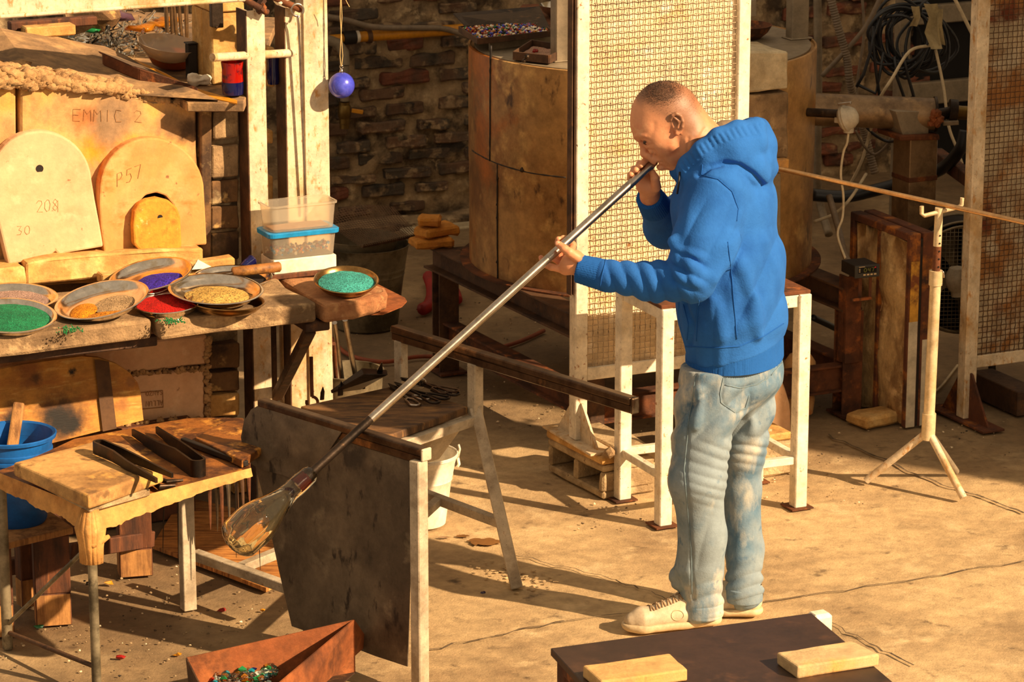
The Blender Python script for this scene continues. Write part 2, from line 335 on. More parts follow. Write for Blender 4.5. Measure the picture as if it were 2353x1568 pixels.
crack([(1900,1000),(2130,1100),(2353,1180)], seed=2); crack([(960,1500),(1300,1425),(1800,1380),(2353,1290)], seed=3, w=.004); crack([(1160,1270),(1400,1330),(1560,1385)], seed=4, w=.003); crack([(1900,1430),(2100,1530)], seed=5, w=.004)
# rubble, glass crumbs and ash scattered over the floor
rng = random.Random(5); dirt_shade = MB(); shards = MB()
zones = [((380,1230),(660,1500),120),((0,1440),(420,1568),60),((1650,1050),(2000,1160),60),((1880,930),(2330,1060),90),((1040,860),(1320,1000),60),((1250,930),(1560,1010),50),((820,640),(1340,860),110),((1300,1150),(1500,1220),30),((170,1300),(420,1480),70)]
for a, b, n in zones:
    for k in range(n):
        p = G(rng.uniform(a[0],b[0]), rng.uniform(a[1],b[1])); r = rng.uniform(.0015,.0055)
        (dirt_shade if rng.random() < .86 else shards).blob(p + Vector((0,0,r*.3)), r, k, 0, .5, (1,1,.55))
tag(build('floor_rubble', dirt_shade, M_['mortar'], floor), kind='stuff'); tag(build('glass_crumbs', shards, M_['board'], floor), kind='stuff')
cr = MB(); rng = random.Random(8)
for px, py, r in [(1600//2+0,1405,.0)]: pass
for (px, py, k) in [(1195,1335,0),(1150,1325,1),(1225,1350,2),(1120,1305,3),(1175,1310,4),(1240,1325,5)]:
    for j in range(14):
        p = G(px+rng.uniform(-40,40), py+rng.uniform(-14,14)); cr.blob(p, rng.uniform(.003,.007), k*20+j, 0, .5, (1.3,1,.3))
tag(build('spalled_patch', cr, M_['floor'], floor), kind='stuff')
tp = MB()
for i, (px, py, rx, ry) in enumerate([(1112,1246,.052,.034),(1062,1233,.022,.014),(1020,1236,.018,.010)]):
    c = G(px, py); n = 40
    tp.add([c + Vector((math.cos(k*2*math.pi/n)*rx*(1+.55*noise.noise(Vector((math.cos(k*2*math.pi/n)*2.4,math.sin(k*2*math.pi/n)*2.4,i*3)))+.2*noise.noise(Vector((k*.9,i,0)))), math.sin(k*2*math.pi/n)*ry*(1+.7*noise.noise(Vector((math.cos(k*2*math.pi/n)*2.4,math.sin(k*2*math.pi/n)*2.4,i*3+9)))), .0014)) for k in range(n)], [tuple(range(n))])
build('wet_stain', tp, M_['wet'], floor)
for px, py, c in [(590,1000,'x')]: pass
for k,(px, py, mk) in enumerate([(590*.0+252,1343,'gas_yellow'),(408,1507,'gas_yellow'),(278,1514,'hose_red'),(90,1443,'glass_green'),(512,1405,'hose_red'),(603,1405,'gas_yellow'),(1207,878,'hose_red'),(2140,960,'gas_yellow'),(1110,1365,'glass_blue')]):
    m = MB(); m.blob(G(px,py)+Vector((0,0,.004)), .010 if px < 600 else .007, k, 0, .6, (1.4,1,.6)); tag(build('glass_chip', m, M_[mk], None),
      ['small yellow glass chip on floor behind the pipe legs of the tool table','amber glass chip on floor left of the rusty cullet box','reddish glass chip on floor near the pipe leg','green glass chip on floor by the low wooden bench leg','tiny red glass chip on floor right of the speckled square leg','tiny yellow glass chip on floor left of the grey bench panel','tiny red glass chip on floor below the bench rail','yellow glass chip by the right screen foot','tiny blue glass chip on sunlit floor near the bench leg'][k], 'glass chip')
# brick wall at the back: a mortar bed with every brick its own piece
WM = frame((-.75, 14.3), A)
mb = MB(); mb.box(WM, -1.6, 4.6, .05, .3, -.02, 3.2)
wall = tag(build('wall_back', mb, M_['mortar'], None), kind='structure')
# rough skin of mortar between and over the bricks
mb = MB(); NX, NZ = 150, 80
def wz(i, j):
    x = -1.0 + 5.0*i/NX; z = -.02 + 2.3*j/NZ
    return WM @ Vector((x, .016 - .036*noise.noise(Vector((x*5, z*8, 3))) - .022*noise.noise(Vector((x*15, z*19, 9))), z))
mb.add([wz(i,j) for j in range(NZ+1) for i in range(NX+1)], [(j*(NX+1)+i, j*(NX+1)+i+1, (j+1)*(NX+1)+i+1, (j+1)*(NX+1)+i) for j in range(NZ) for i in range(NX)])
tag(build('mortar_skin', mb, M_['mortar'], wall, smooth=3), kind='stuff')
protos = []
for k in range(7):
    m = MB(); m.box(None, -.118, .118, -.05, .05, -.03, .03)
    o = build('brick', m, M_['wall_brick_red' if k > 3 else 'wall_brick'], None, bevel=.008, rough=(.016, 9+k, k*5.3), cuts=2); me = o.data; bpy.data.objects.remove(o); protos.append(me)
rng = random.Random(11); cnt = 0
for j in range(28):
    z0_ = .05 + j*.073
    for i in range(22):
        z = z0_; x = -.45 + i*.252 + (.126 if j % 2 else 0) + rng.uniform(-.01,.01)
        z += rng.uniform(-.008,.008); p = WM @ Vector((x, 0, z)); q = p - CP
        f = q.y*math.cos(PIT) - q.z*math.sin(PIT); u = q.y*math.sin(PIT) + q.z*math.cos(PIT); px = 1176.5 + FPX*q.x/f; py = 784 - FPX*u/f
        if not ((690 < px < 1120) or (1830 < px < 2300)) or py < -50 or py > (560 if px < 1200 else 760): continue
        if px > 2165 and py < 330: continue
        if rng.random() < .12 or cnt >= 300: continue
        red = px > 1500
        o = bpy.data.objects.new('brick', protos[rng.randrange(4,7) if (red or rng.random() < .22) else rng.randrange(4)]); C.objects.link(o); o.parent = wall
        o.matrix_local = Matrix.Translation(-wl(wall)) @ WM @ Matrix.Translation(Vector((x, .056 - rng.uniform(0, .028), z))) @ Matrix.Rotation(rng.uniform(-.03,.03), 4, 'Y') @ Matrix.Rotation(rng.uniform(-.05,.05), 4, 'Z') @ Matrix.Diagonal(Vector((rng.uniform(.62,1.0), 1, rng.uniform(.7,.98), 1)))
        cnt += 1
# dark doorway in the back wall, right of the cable coil
mb = MB(); p0 = loc(WM, Vector((0,0,0)));
q0 = onplane(WM, 2105, 340, -.01); q1 = onplane(WM, 2330, 40, -.01)
mb.box(WM, q0.x-.02, q1.x+.3, -.015, .02, -.01, 3.2); tag(build('door_1', mb, M_['dark_void'], None), kind='structure')
mb = MB(); a = onplane(WM, 2165, 28, -.04); mb.box(WM, a.x-.22, a.x+.9, -.06, -.016, a.z-.05, a.z+.04); b = onplane(WM, 2200, 205, -.04); mb.box(WM, b.x-.35, b.x+.9, -.06, -.016, b.z-.06, b.z+.05)
tag(build('trim_1', mb, M_['conduit'], None, bevel=.005), kind='structure')
# plaster plinth at the wall foot
mb = MB(); c0 = onplane(WM, 948, 560, -.25); c1 = onplane(WM, 1090, 500, -.25); t = onplane(WM, 1060, 512, -.25)
mb.box(WM, c0.x-.02, c1.x+.06, -.25, -.01, onplane(WM, 1000, 640, -.25).z, t.z-.02)
tag(build('trim_2', mb, M_['lime_plaster'], None, bevel=.006, rough=(.004,5,2), cuts=2), kind='structure')
mb = MB(); mb.box(WM, c0.x-.6, c1.x+.3, -.16, -.012, -.01, t.z+.0); 
tag(build('trim_3', mb, M_['mortar'], None, bevel=.01, rough=(.02,6,4), cuts=5), kind='structure')
# the wall on the right, outside the frame, whose window jamb and sill cut the sunlight
mb = MB(); mb.box(None, 5.0, 5.25, 8.56, 17, -.02, 6); mb.box(None, 5.0, 5.25, -3, 8.56, -.02, 1.0)
tag(build('wall_right', mb, M_['lime_plaster'], None), kind='structure')
# ------------------------------------------------------------------ furnace on the left
FM = frame((-1.29916, 9.98774), A)
def fp(px, py, ly): q = onplane(FM, px, py, ly); return (q.x, q.z)
def fpoly(pts, ly): return [fp(x, y, ly) for x, y in pts]
def fw(px, py, ly): return FM @ onplane(FM, px, py, ly)
fur = thing('furnace', FM @ Vector((-.1,.3,0)), 'large pale refractory furnace built of blocks behind the stone shelf', 'furnace')
def fsp(px, py, ly, r, col): return (tuple(fw(px,py,ly)-Vector(fur.location)), r, col)
dm('refr_main', (196,152,98), .9, mix=[((210,158,80), 3.2, .46, .62), ((176,134,92), 5, .56, .68), ((120,92,64), 26, .68, .76)], bump=(.25, 30), spots=[fsp(215,345,.12,.07,(214,140,34)), fsp(300,345,.12,.06,(214,150,50)), fsp(250,275,.12,.11,(150,120,88)), fsp(390,290,.12,.07,(150,118,82)), fsp(440,300,.12,.05,(96,72,50)), fsp(190,270,.12,.05,(190,122,70))])
def fblock(name, pts, ly, th, m, bev=.006, rgh=(.006, 6, 1), cuts=3, lab=None):
    mb = MB(); mb.prism(FM, fpoly(pts, ly), ly, ly+th); o = build(name, mb, M_[m], fur, bevel=bev, rough=rgh, cuts=cuts)
    if lab: o['label'] = lab
    return o
blk0 = fblock('block', [(48,181),(160,197),(300,222),(450,243),(463,640),(48,660)],   .12, .2, 'refr_main')
fblock('block', [(-70,168),(37,184),(38,660),(-70,660)], .13, .2, 'refractory')
fblock('block', [(60,605),(140,592),(300,580),(468,570),(469,612),(62,657)], .0, .115, 'firebrick', rgh=(.007,9,3))
fblock('block', [(-60,622),(57,612),(62,655),(-60,672)], .0, .115, 'firebrick', rgh=(.007,9,5))
fblock('block', [(232,630),(300,622),(302,650),(234,657)], -.06, .055, 'firebrick')
fblock('block', [(302,622),(418,606),(540,592),(541,614),(302,650)], -.055, .05, 'firebrick')
fblock('block', [(196,800),(478,770),(478,838),(292,858),(196,866)], .05, .2, 'refr_pink', rgh=(.003,6,8))
fblock('block', [(-60,826),(194,800),(194,862),(-60,890)], .05, .2, 'refr_pink', rgh=(.003,6,9))
st = fblock('block', [(250,866),(472,848),(470,962),(250,985)], .05, .2, 'refr_pink', rgh=(.003,6,10))
fblock('block', [(220,992),(300,984),(470,968),(470,1000),(222,1040)], .03, .2, 'refractory', rgh=(.008,9,11))
fblock('block', [(-60,900),(246,868),(246,985),(-60,1010)], .06, .2, 'refr_pink')
mb = MB(); mb.prism(FM, fpoly([(-80,150),(455,236),(480,640),(546,640),(546,1010),(-80,1060)], .2), .24, .9); 
build('core', mb, M_['sooty_brick'], fur)
mb = MB(); q = fpoly([(462,245),(548,240),(548,960),(462,985)], .14); mb.prism(FM, q, .15, .6); build('core', mb, M_['mortar'], fur)
for (x0,x1,y0,y1,mm,ly) in [(492,549,254,318,'stone',.11),(488,549,334,408,'stone',.12),(486,549,414,468,'sooty_brick',.13),(486,549,474,528,'sooty_brick',.13),(486,549,534,598,'sooty_brick',.13),(482,550,790,848,'sooty_brick',.1),(482,550,854,900,'sooty_brick',.1),(482,550,906,958,'firebrick',.1),(462,486,250,600,'sooty_brick',.105)]:
    fblock('brick', [(x0,y0+3),(x1,y0-2),(x1,y1-3),(x0,y1+2)], ly, .12, mm, bev=.004, rgh=(.004,12,x0), cuts=2)
# sloping roof and the steel plate beyond it
mb = MB(); rf = [fw(-60,160,.12), fw(48,172,.12), fw(160,190,.12), fw(300,216,.12), fw(455,238,.12), fw(505,236,.2)]
bk = [G(500,232,1.365), G(380,172,1.385), G(240,108,1.44), G(120,84,1.49), G(0,66,1.53), G(-90,52,1.53)]
ring = rf + bk; RB = BVHTree.FromPolygons([p+Vector((0,0,.004)) for p in ring], [tuple(range(len(ring)))]); mb.hexa([p - Vector((0,0,.02)) for p in ring], ring); build('roof_slab', mb, M_['clayslope'], fur, rough=(.008,8,2), cuts=2)
mb = MB(); pl = [G(430,236,1.36), G(560,236,1.36), G(640,40,1.36), G(160,20,1.36), G(180,75,1.36)]; mb.hexa([p-Vector((0,0,.03)) for p in pl], pl); build('top_plate', mb, M_['clayslope'], fur, bevel=.003)
mb = MB(); rng = random.Random(3)
for k in range(420):
    t = rng.random(); px = -40 + 330*t; py = 192 + 18*t - rng.random()**1.2*62*(1-t*.8)
    h = RB.ray_cast(CP, ray(px,py).normalized()); p = h[0] if h[0] else fw(px, py, .118); mb.blob(p, rng.uniform(.008,.026), k, 1, .6, (1.1,1,.75))
for k in range(90):
    t = rng.random(); px = 255 + 170*t; py = 210 + 28*t + rng.uniform(-12,5); mb.blob(fw(px,py,.125)-Vector((0,0,.004)), rng.uniform(.006,.016), k+300, 1, .5)
tag(build('crumbled_clay', mb, M_['clay'], fur, smooth=3), kind='stuff')
mb = MB()
for k in range(60):
    px = rng.uniform(236,470); mb.blob(fw(px, 988 - (px-220)*.085 + rng.uniform(-8,16), .02), rng.uniform(.006,.014), k, 1, .6)
for k in range(70): mb.blob(fw(474+rng.uniform(-3,8), rng.uniform(775,965), .05), rng.uniform(.005,.011), k+80, 1, .6)
for k in range(60):
    px = rng.uniform(296,470); mb.blob(fw(px, 858 - (px-296)*.07 + rng.uniform(-5,6), .052), rng.uniform(.005,.010), k+180, 1, .6)
tag(build('loose_mortar', mb, M_['clay'], fur, smooth=3), kind='stuff')
# stroke lettering scratched in the clay: thin raised strokes, the grooves' shade put into their colour
FONT = {'E':[[(1,1),(0,1),(0,0),(.9,0)],[(0,.52),(.7,.5)]],'M':[[(0,0),(.08,1),(.5,.6),(.92,.95),(1,0)]],'I':[[(.5,1),(.5,0)]],'C':[[(1,.95),(.3,1),(.1,.5),(.3,0),(1,.02)]],'2':[[(0,.8),(.3,1),(.8,.95),(.9,.7),(.1,.05),(1,0)]],
 '0':[[(.5,1),(.1,.8),(.05,.3),(.4,0),(.8,.1),(.95,.6),(.75,.95),(.5,1)]],'8':[[(.5,.52),(.15,.75),(.5,1),(.85,.78),(.5,.52),(.1,.25),(.5,0),(.9,.25),(.5,.52)]],'3':[[(.1,1),(.85,1),(.4,.58),(.9,.4),(.7,.05),(.05,.05)]],
 'P':[[(.1,0),(.1,1),(.7,1),(.85,.75),(.6,.5),(.1,.5)]],'5':[[(.9,1),(.2,1),(.15,.58),(.7,.62),(.9,.3),(.6,0),(.1,.05)]],'7':[[(0,1),(.9,1),(.45,0)]],'A':[[(0,0),(.5,1),(1,0)],[(.2,.4),(.8,.4)]],'L':[[(.1,1),(.1,0),(.9,0)]],'U':[[(.05,1),(.1,.15),(.5,0),(.9,.15),(.95,1)]],'N':[[(0,0),(.05,1),(.92,0),(1,1)]],'S':[[(.9,.85),(.5,1),(.1,.8),(.8,.3),(.5,0),(.05,.15)]],'O':[[(.5,1),(.1,.8),(.05,.3),(.5,0),(.9,.3),(.9,.8),(.5,1)]],'F':[[(.1,0),(.1,1),(.9,1)],[(.1,.55),(.7,.55)]],'4':[[(.2,1),(.1,.45),(.9,.45)],[(.85,1),(.8,0)]],'V':[[(0,1),(.5,0),(1,1)]],'Z':[[(0,1),(1,1),(0,0),(1,0)]],'R':[[(.1,0),(.1,1),(.7,1),(.85,.75),(.6,.5),(.1,.5)],[(.5,.5),(.9,0)]],'T':[[(0,1),(1,1)],[(.5,1),(.5,0)]],'|':[[(.5,1.1),(.5,-.1)]],' ':[]}
def letters(mb, word, put, r, adv=1.35, n=5):   # put((u,v)) -> world; u in letter widths
    x = 0
    for ch in word:
        for st_ in FONT[ch]:
            mb.tube([put((x+u, v)) for u, v in st_], r, n)
        x += adv
mb = MB(); letters(mb, 'EMMIC 2', lambda q: fw(170+q[0]*17.5, 277-q[1]*27-q[0]*-.5, .1187), .0008, 1.32)
build('scratched_letters', mb, M_['groove_shade_soft'], blk0)
mb = MB()
for w, (x0, y0), sc in [('SANZO',(374,905),(-10,-8)),('ALLUN',(374,928),(-10,-9))]:
    letters(mb, w, lambda q: fw(x0+q[0]*sc[0]*.62-0, y0-8-q[1]*sc[1]*1.3+q[0]*.5, .0465), .0010, 1.3)
mb.tube([fw(310,904,.0465), fw(374,898,.0465), fw(375,936,.0465), fw(312,942,.0465)], .0016, 5)
build('stamped_letters', mb, M_['groove_shade'], st)
# steel frame of the furnace
fr = thing('steel_gantry', fw(650,590,.1)*1.0, 'rusty white steel channel columns and beam standing at the furnace corner', 'steel frame')
ROOT[fr.name] = Vector(fr.location)
def chan(name, x0, x1, ly, d, z0, z1, m):
    t = .007; mb = MB(); mb.zprism(FM, [(x0,ly),(x1,ly),(x1,ly+d),(x1-t,ly+d),(x1-t,ly+t),(x0+t,ly+t),(x0+t,ly+d),(x0,ly+d)], z0, z1); return build(name, mb, M_[m], fr)
def colx(px, ly): return fp(px, 300, ly)[0]
zt = fp(590,24,.04)[1]
for (a, b, ly, d, z1) in [(572,613,.04,.085,zt),(660,699,.14,.075,fp(680,16,.14)[1]),(702,756,.13,.07,2.1)]:
    o = chan('column', colx(a,ly), colx(b,ly), ly, d, 0, z1, 'white_rust')
mb = MB(); mb.box(FM, colx(660,.14)-.004, colx(660,.14), .14, .225, 0, fp(680,16,.14)[1]); build('flange', mb, M_['rust_dark'], fr)  # dark plate over this column's left side, its shade put into the colour
mb = MB(); xa, xb = colx(548,.05), colx(572,.05); mb.box(FM, colx(572,.04)-.004, colx(572,.04), .04, .125, 0, zt); build('flange', mb, M_['rust_dark'], fr)  # front column's shaded left side darkened the same way by a plate's colour
mb = MB(); q0 = fp(-60,46,-.04); q1 = fp(562,2,-.04); mb.box(FM, q0[0], q1[0], -.04, .05, q1[1], q1[1]+.11); mb.box(FM, q0[0], q1[0], -.055, -.04, q1[1], q1[1]+.012); build('beam', mb, M_['white_rust'], fr, bevel=.004)
def rod(name, p0, p1, r, m, par, n=12): mb = MB(); mb.tube([p0,p1], r, n); return build(name, mb, M_[m], par, smooth=.7)
rod('lever_bar', fw(488,132,-.02), fw(682,121,.16), .0135, 'white_rust', fr)
rod('tie_rod', fw(548,-10,.0), fw(614,29,.02), .011, 'rust', fr); rod('tie_rod', fw(618,-12,.08), fw(690,22,.12), .011, 'rust', fr)
for px, py, ly in [(600,20,.02),(600,6,.05)]: mb = MB(); mb.tube([fw(px-3,py-3,ly), fw(px+3,py+3,ly)], .020, 6); build('nut', mb, M_['rust'], fr)
for k,(px,py,ly) in enumerate([(640,0,.1),(655,-8,.1)]): mb = MB(); mb.blob(fw(px,py,ly), .016, k, 2, .4); build('putty_lump', mb, M_['white_enamel'], fr, smooth=3)
for (x0,x1,y0,y1) in [(616,632,110,200),(614,628,300,330),(614,628,405,480)]:
    mb = MB(); mb.prism(FM, fpoly([(x0,y0),(x1,y0),(x1,y1),(x0,y1)], .25), .25, .33); build('spacer_brick', mb, M_['firebrick'], fr, bevel=.004)
# steel rack of long bars seen below the shelf, between the columns
for (x0,x1,m) in [(640,660,'white_rust'),(618,626,'rust_dark')]:
    mb = MB(); xa, xb = colx(x0,.2), colx(x1,.2); mb.box(FM, xa, xb, .2, .23, 0, .8); build('strut', mb, M_[m], fr)
# hooked rod leaning against the post
hk = MB(); pts = [fw(683+14*math.cos(R(a)), 23+14*math.sin(R(a)), .1) for a in range(70, 70+345, 15)]
hk.tube([fw(704,488,.118), fw(700,400,.117), fw(694,250,.113), fw(689,120,.108), fw(686,55,.103), fw(684,42,.1)] + pts, .0042, 8)
tag(build('hooked_rod', hk, M_['steel'], None, smooth=3), 'thin polished steel rod with a ring eye at its top leaning on the post', 'rod')
# hanging blue ball
Yb = fw(785,195,.02).y
bc = fw(785,196,.075); t = thing('glass_ball', bc, 'matte blue glass ball hanging on a string beside the rusty post', 'glass ball')
mb = MB(); r = .0425; mb.lathe(Matrix.Translation(bc), [(max(.0005,r*math.sin(a)), -r*math.cos(a)) for a in [math.pi*k/20 for k in range(21)]], 36); build('ball', mb, M_['blue_glass_ball'], t, smooth=3)
mb = MB(); mb.lathe(Matrix.Translation(bc+Vector((0,0,r-.003))), [(.008,0),(.006,.008),(.004,.016)], 12); mb.tube([bc+Vector((.005*math.cos(a),0,r+.018+.006*math.sin(a))) for a in [k*.5 for k in range(13)]], .0014, 6); build('loop', mb, M_['steel'], t, smooth=3)
mb = MB(); top = fw(783,-30,.075)
for s in (-.003,.003): mb.tube([bc+Vector((s*.4,0,r+.02)), bc.lerp(top,.3)+Vector((s*1.5,0,0)), bc.lerp(top,.7)+Vector((-s,0,0)), top], .0014, 5)
mb.tube([fw(790,-10,.035), fw(797,5,.035), fw(803,16,.03)], .0012, 5); build('string', mb, M_['rope'], t)
# arched furnace doors
def lw(px, py, ly=.055, lean=.08, yb=610, xb=20):   # depth of a leaning slab's face behind a pixel
    zb = fp(xb, yb, ly)[1]; l = ly
    for _ in range(4): l = ly + (fp(px, py, l)[1]-zb)*lean
    return l
def arch(cx, x0, x1, ytop, ybot, ly, lean, slope):
    pts = []; hw = (x1-x0)/2; yc = ytop + hw*.98
    for k in range(25):
        a = math.pi*k/24; pts.append((cx - hw*math.cos(a), yc - hw*.98*math.sin(a)))
    return pts
d1 = thing('furnace_door', fw(110,600,.09), 'pale pink arched clay door numbered 208 leaning on the furnace', 'clay door', 'arched clay furnace doors')
def tilt(pts, ly, lean): # leaning slab: local y grows with height
    zb = min(fp(x,y,ly)[1] for x,y in pts); out = []
    for x, y in pts:
        q = fp(x, y, ly); out.append((q[0], q[1], ly + (q[1]-zb)*lean))
    return out
def slab(name, pts, ly, lean, th, m, par, bev=.006, rgh=None, holes=None):
    a = tilt(pts, ly, lean); mb = MB(); n = len(a)
    f = [FM @ Vector((x, y, z)) for x, z, y in a]; b = [FM @ Vector((x, y+th, z)) for x, z, y in a]
    mb.add(f+b, [tuple(range(n)), tuple(range(n,2*n))[::-1]] + [(i, n+i, n+(i+1)%n, (i+1)%n) for i in range(n)])
    return build(name, mb, M_[m], par, bevel=bev, rough=rgh, seg=2)
P208 = [(20,610),(0,520),(-30,400)] + [(103-113*math.cos(math.pi*k/20)-6*(1-k/20), 418-113*math.sin(math.pi*k/20)) for k in range(2,21)] + [(222,460),(232,520),(239,568),(150,583),(138,590),(128,578),(116,590)]
s1 = slab('slab', P208, .055, .08, .045, 'refr_pink', d1, .007)
mb = MB(); c = fw(91,388,lw(91,388)); mb.tube([c+FM.to_3x3()@Vector((0,-.0008,0)), c+FM.to_3x3()@Vector((0,.003,0))], .0125, 20); build('peg_hole', mb, M_['charred'], s1)
mb = MB(); 
ld = lambda x, y: fw(x, y, lw(x,y)-.0004)
letters(mb, '208', lambda q: ld(84+q[0]*14, 489-q[1]*27-q[0]*1.5), .0009, 1.28); letters(mb, '|', lambda q: ld(129+q[0]*8, 485-q[1]*22), .0008)
letters(mb, '30', lambda q: ld(38+q[0]*13, 541-q[1]*20-q[0]*1), .0009, 1.4); build('scratched_number', mb, M_['groove_shade_soft'], s1)
d2 = thing('furnace_door', fw(350,580,.06), 'orange-tinted arched clay door marked P57 with a small arched opening', 'clay door', 'arched clay furnace doors')
out = [(240,583),(233,520),(231,470)] + [(353-120*math.cos(math.pi*k/24), 442-122*math.sin(math.pi*k/24)) for k in range(1,24)] + [(474,480),(476,563)]
ho = [(412,567),(408,505),(400,472),(384,452),(362,445),(338,451),(322,468),(314,495),(311,575)]
s2 = slab('slab', out[:] + ho, .06, .07, .05, 'refr_orange', d2, .006)
mb = MB(); letters(mb, 'P57', lambda q: fw(268+q[0]*15, 430-q[1]*30-q[0]*6.0, lw(268+q[0]*15, 430-q[1]*30-q[0]*6.0,.06,.07,583,240)-.0004), .0010, 1.4); build('scratched_number', mb, M_['groove_shade'], s2)
mb = MB(); mb.prism(FM, fpoly([(306,585),(306,440),(416,440),(416,575)], .115), .118, .121); build('opening_back', mb, M_['charred'], d2)
d3 = thing('door_plug', fw(363,578,.03), 'small glazed orange clay plug with a peg hole before the P57 door', 'clay plug')
s3 = slab('slab', [(310,562),(308,520),(312,488),(324,470),(342,462),(366,458),(392,464),(410,480),(418,500),(419,568),(408,577),(380,578),(364,571),(352,578),(322,576)], .02, .10, .035, 'plug', d3, .006, (.003,20,4))
mb = MB(); c = fw(368,500,lw(368,500,.02,.10,578,380)); mb.tube([c+FM.to_3x3()@Vector((0,-.0005,0)), c+FM.to_3x3()@Vector((0,.004,0))], .009, 18); build('peg_hole', mb, M_['charred'], s3)
# things on the furnace roof
def standalone(name, mb, m, label, cat, group=None, **kw): return tag(build(name, mb, M_[m] if isinstance(m, str) else m, None, **kw), label, cat, group)
fm2 = frame(G(490,196,1.36), A)
for k,(y0,y1,lab) in enumerate([(0,.095,'tall buff firebrick standing at the front of the pair behind the column'),(.098,.19,'tall buff firebrick standing behind its twin on the furnace top')]):
    mb = MB(); mb.box(fm2, 0, .095, y0, y1, 1.36, 1.36+.235); standalone('firebrick', mb, 'firebrick', lab, 'brick', bevel=.004, rough=(.003,8,k), cuts=2)
mb = MB(); mb.box(fm2, 0, .11, -.01, .19, 1.598, 1.66); standalone('firebrick', mb, 'firebrick', 'flat firebrick capping the two tall standing bricks', 'brick', bevel=.004, rough=(.003,8,3), cuts=2)
mb = MB(); mb.box(fm2, -.012, .028, -.035, -.011, 1.555, 1.66); mb.box(fm2, .0, .028, -.035, -.011, 1.552, 1.56); standalone('steel_bracket', mb, 'steel_dark', 'dark steel bracket hooked over the capping firebrick', 'bracket', bevel=.002)
mb = MB(); mb.box(fm2, -.036, -.006, .13, .165, 1.36, 1.475); mb.box(fm2, -.040, -.003, .126, .169, 1.475, 1.480); standalone('steel_block', mb, 'black_steel', 'black steel block beside the tall firebricks', 'steel block', bevel=.003)
def rock(px, py, z, r, seed, sq=(1,1,1)):
    mb = MB(); mb.blob(G(px,py,z)+Vector((0,0,r*sq[2]*.75)), r, seed, 2, .35, sq); return mb
standalone('rock', rock(180,68,1.46,.055,3,(.8,.8,1.1)), 'stone', 'upright sandy block of rubble under the steel beam', 'rubble', smooth=.5)
standalone('rock', rock(225,62,1.44,.055,5,(1.3,1,.8)), 'sooty_brick', 'brown lump of rubble right of the upright sandy block', 'rubble', smooth=.5)
mb = MB(); mb.box(frame(G(60,82,1.5),A), 0,.17,0,.06,1.49,1.525); standalone('firebrick', mb, 'firebrick', 'sandy brick lying left of the clear glass scraps', 'brick', bevel=.004)
mb = MB(); mb.bar(G(20,60,1.52), G(220,46,1.52), .04, .03); standalone('charred_board', mb, 'wood_dark', 'dark charred board under the steel beam at far left', 'board', bevel=.004)
# clear glass scraps
rng = random.Random(21); mb = MB()
for k in range(120):
    px = rng.uniform(175, 430); py = 75 + (px-175)*.17 + rng.gauss(0, 22); p = G(px, min(max(py,50),128), 1.37) + Vector((0,0,rng.uniform(.0,.05)))
    d = Vector((rng.gauss(0,1), rng.gauss(0,1), rng.gauss(.2,.7))).normalized()*rng.uniform(.02,.07)
    mid = p + d*.5 + Vector((rng.gauss(0,.012), 0, rng.gauss(0,.012)))
    mb.tube([p, mid, p+d, p+d*1.15], [.004, .006+rng.random()*.004, .004, .007], 7)
for k in range(60):
    px = rng.uniform(170, 300); mb.blob(G(px, 80+(px-170)*.22+rng.gauss(0,10), 1.38)+Vector((0,0,.01)), rng.uniform(.008,.022), k, 1, .5, (1.3,1,.6))
tag(standalone('glass_scraps', mb, 'glass', 'tangled heap of clear glass scraps and drips on the furnace roof', 'glass scraps', smooth=3), kind='stuff')
mb = MB()
for k,(px,py,r) in enumerate([(330,84,.035),(352,76,.03),(385,66,.03),(372,75,.025)]): mb.blob(G(px,py,1.4)+Vector((0,0,.03)), r, k+4, 2, .5, (1.5,1,.4))
standalone('amber_glass_shard', mb, 'glass_amber', 'amber yellow curled glass shard above the glass bowl', 'glass shard', smooth=3)
mb = MB(); mb.blob(G(250,66,1.42)+Vector((0,0,.05)), .06, 9, 2, .4, (1.4,1,.5)); standalone('purple_glass_shard', mb, mat('purple_glass', (120,90,110), .1, trans=.6), 'smoky purple glass fragment in the heap of clear scraps', 'glass shard', smooth=3)
mb = MB(); mb.blob(G(212,78,1.42)+Vector((0,0,.012)), .02, 2, 1, .3, (1.6,1,.5)); standalone('turquoise_glass_shard', mb, 'glass_green', 'small turquoise glass shard in the clear scraps', 'glass shard', smooth=3)
mb = MB(); c = G(392,158,1.362); mb.lathe(Matrix.Translation(c) @ Matrix.Rotation(.12,4,'Y'), [(.035,0),(.062,.012),(.078,.035),(.082,.05),(.077,.05),(.072,.034),(.056,.016),(.01,.008)], 36); standalone('orange_bowl', mb, 'glass_orange', 'shallow rust orange bowl in front of the steel block', 'bowl', smooth=.9)
mb = MB(); c = G(384,140,1.408); mb.lathe(Matrix.Translation(c) @ Matrix.Rotation(.16,4,'Y') @ Matrix.Rotation(.1,4,'X'), [(.03,0),(.070,.016),(.098,.048),(.106,.062),(.103,.062),(.094,.048),(.066,.019),(.01,.006)], 40); standalone('glass_bowl', mb, 'glass_bowl', 'large smoky clear glass bowl stacked over the orange bowl', 'bowl', smooth=.9)
rng = random.Random(2)
for k in range(5):
    mb = MB(); mb.tube([G(386+k*11, 112-k*3, 1.37), G(376+k*12+rng.uniform(-4,4), -20, 1.6)], .0075-.001*(k%2), 10)
    standalone('steel_tube', mb, 'steel', ['leftmost','second from left','middle','second from right','rightmost'][k]+' of five bright steel tubes standing behind the glass bowl', 'tube', 'bright steel tubes on the furnace', smooth=.8)
mb = MB(); fr_ = frame((0,0),0)
ang = [G(240,142,1.40), G(322,176,1.40), G(457,222,1.345), G(452,240,1.345)]
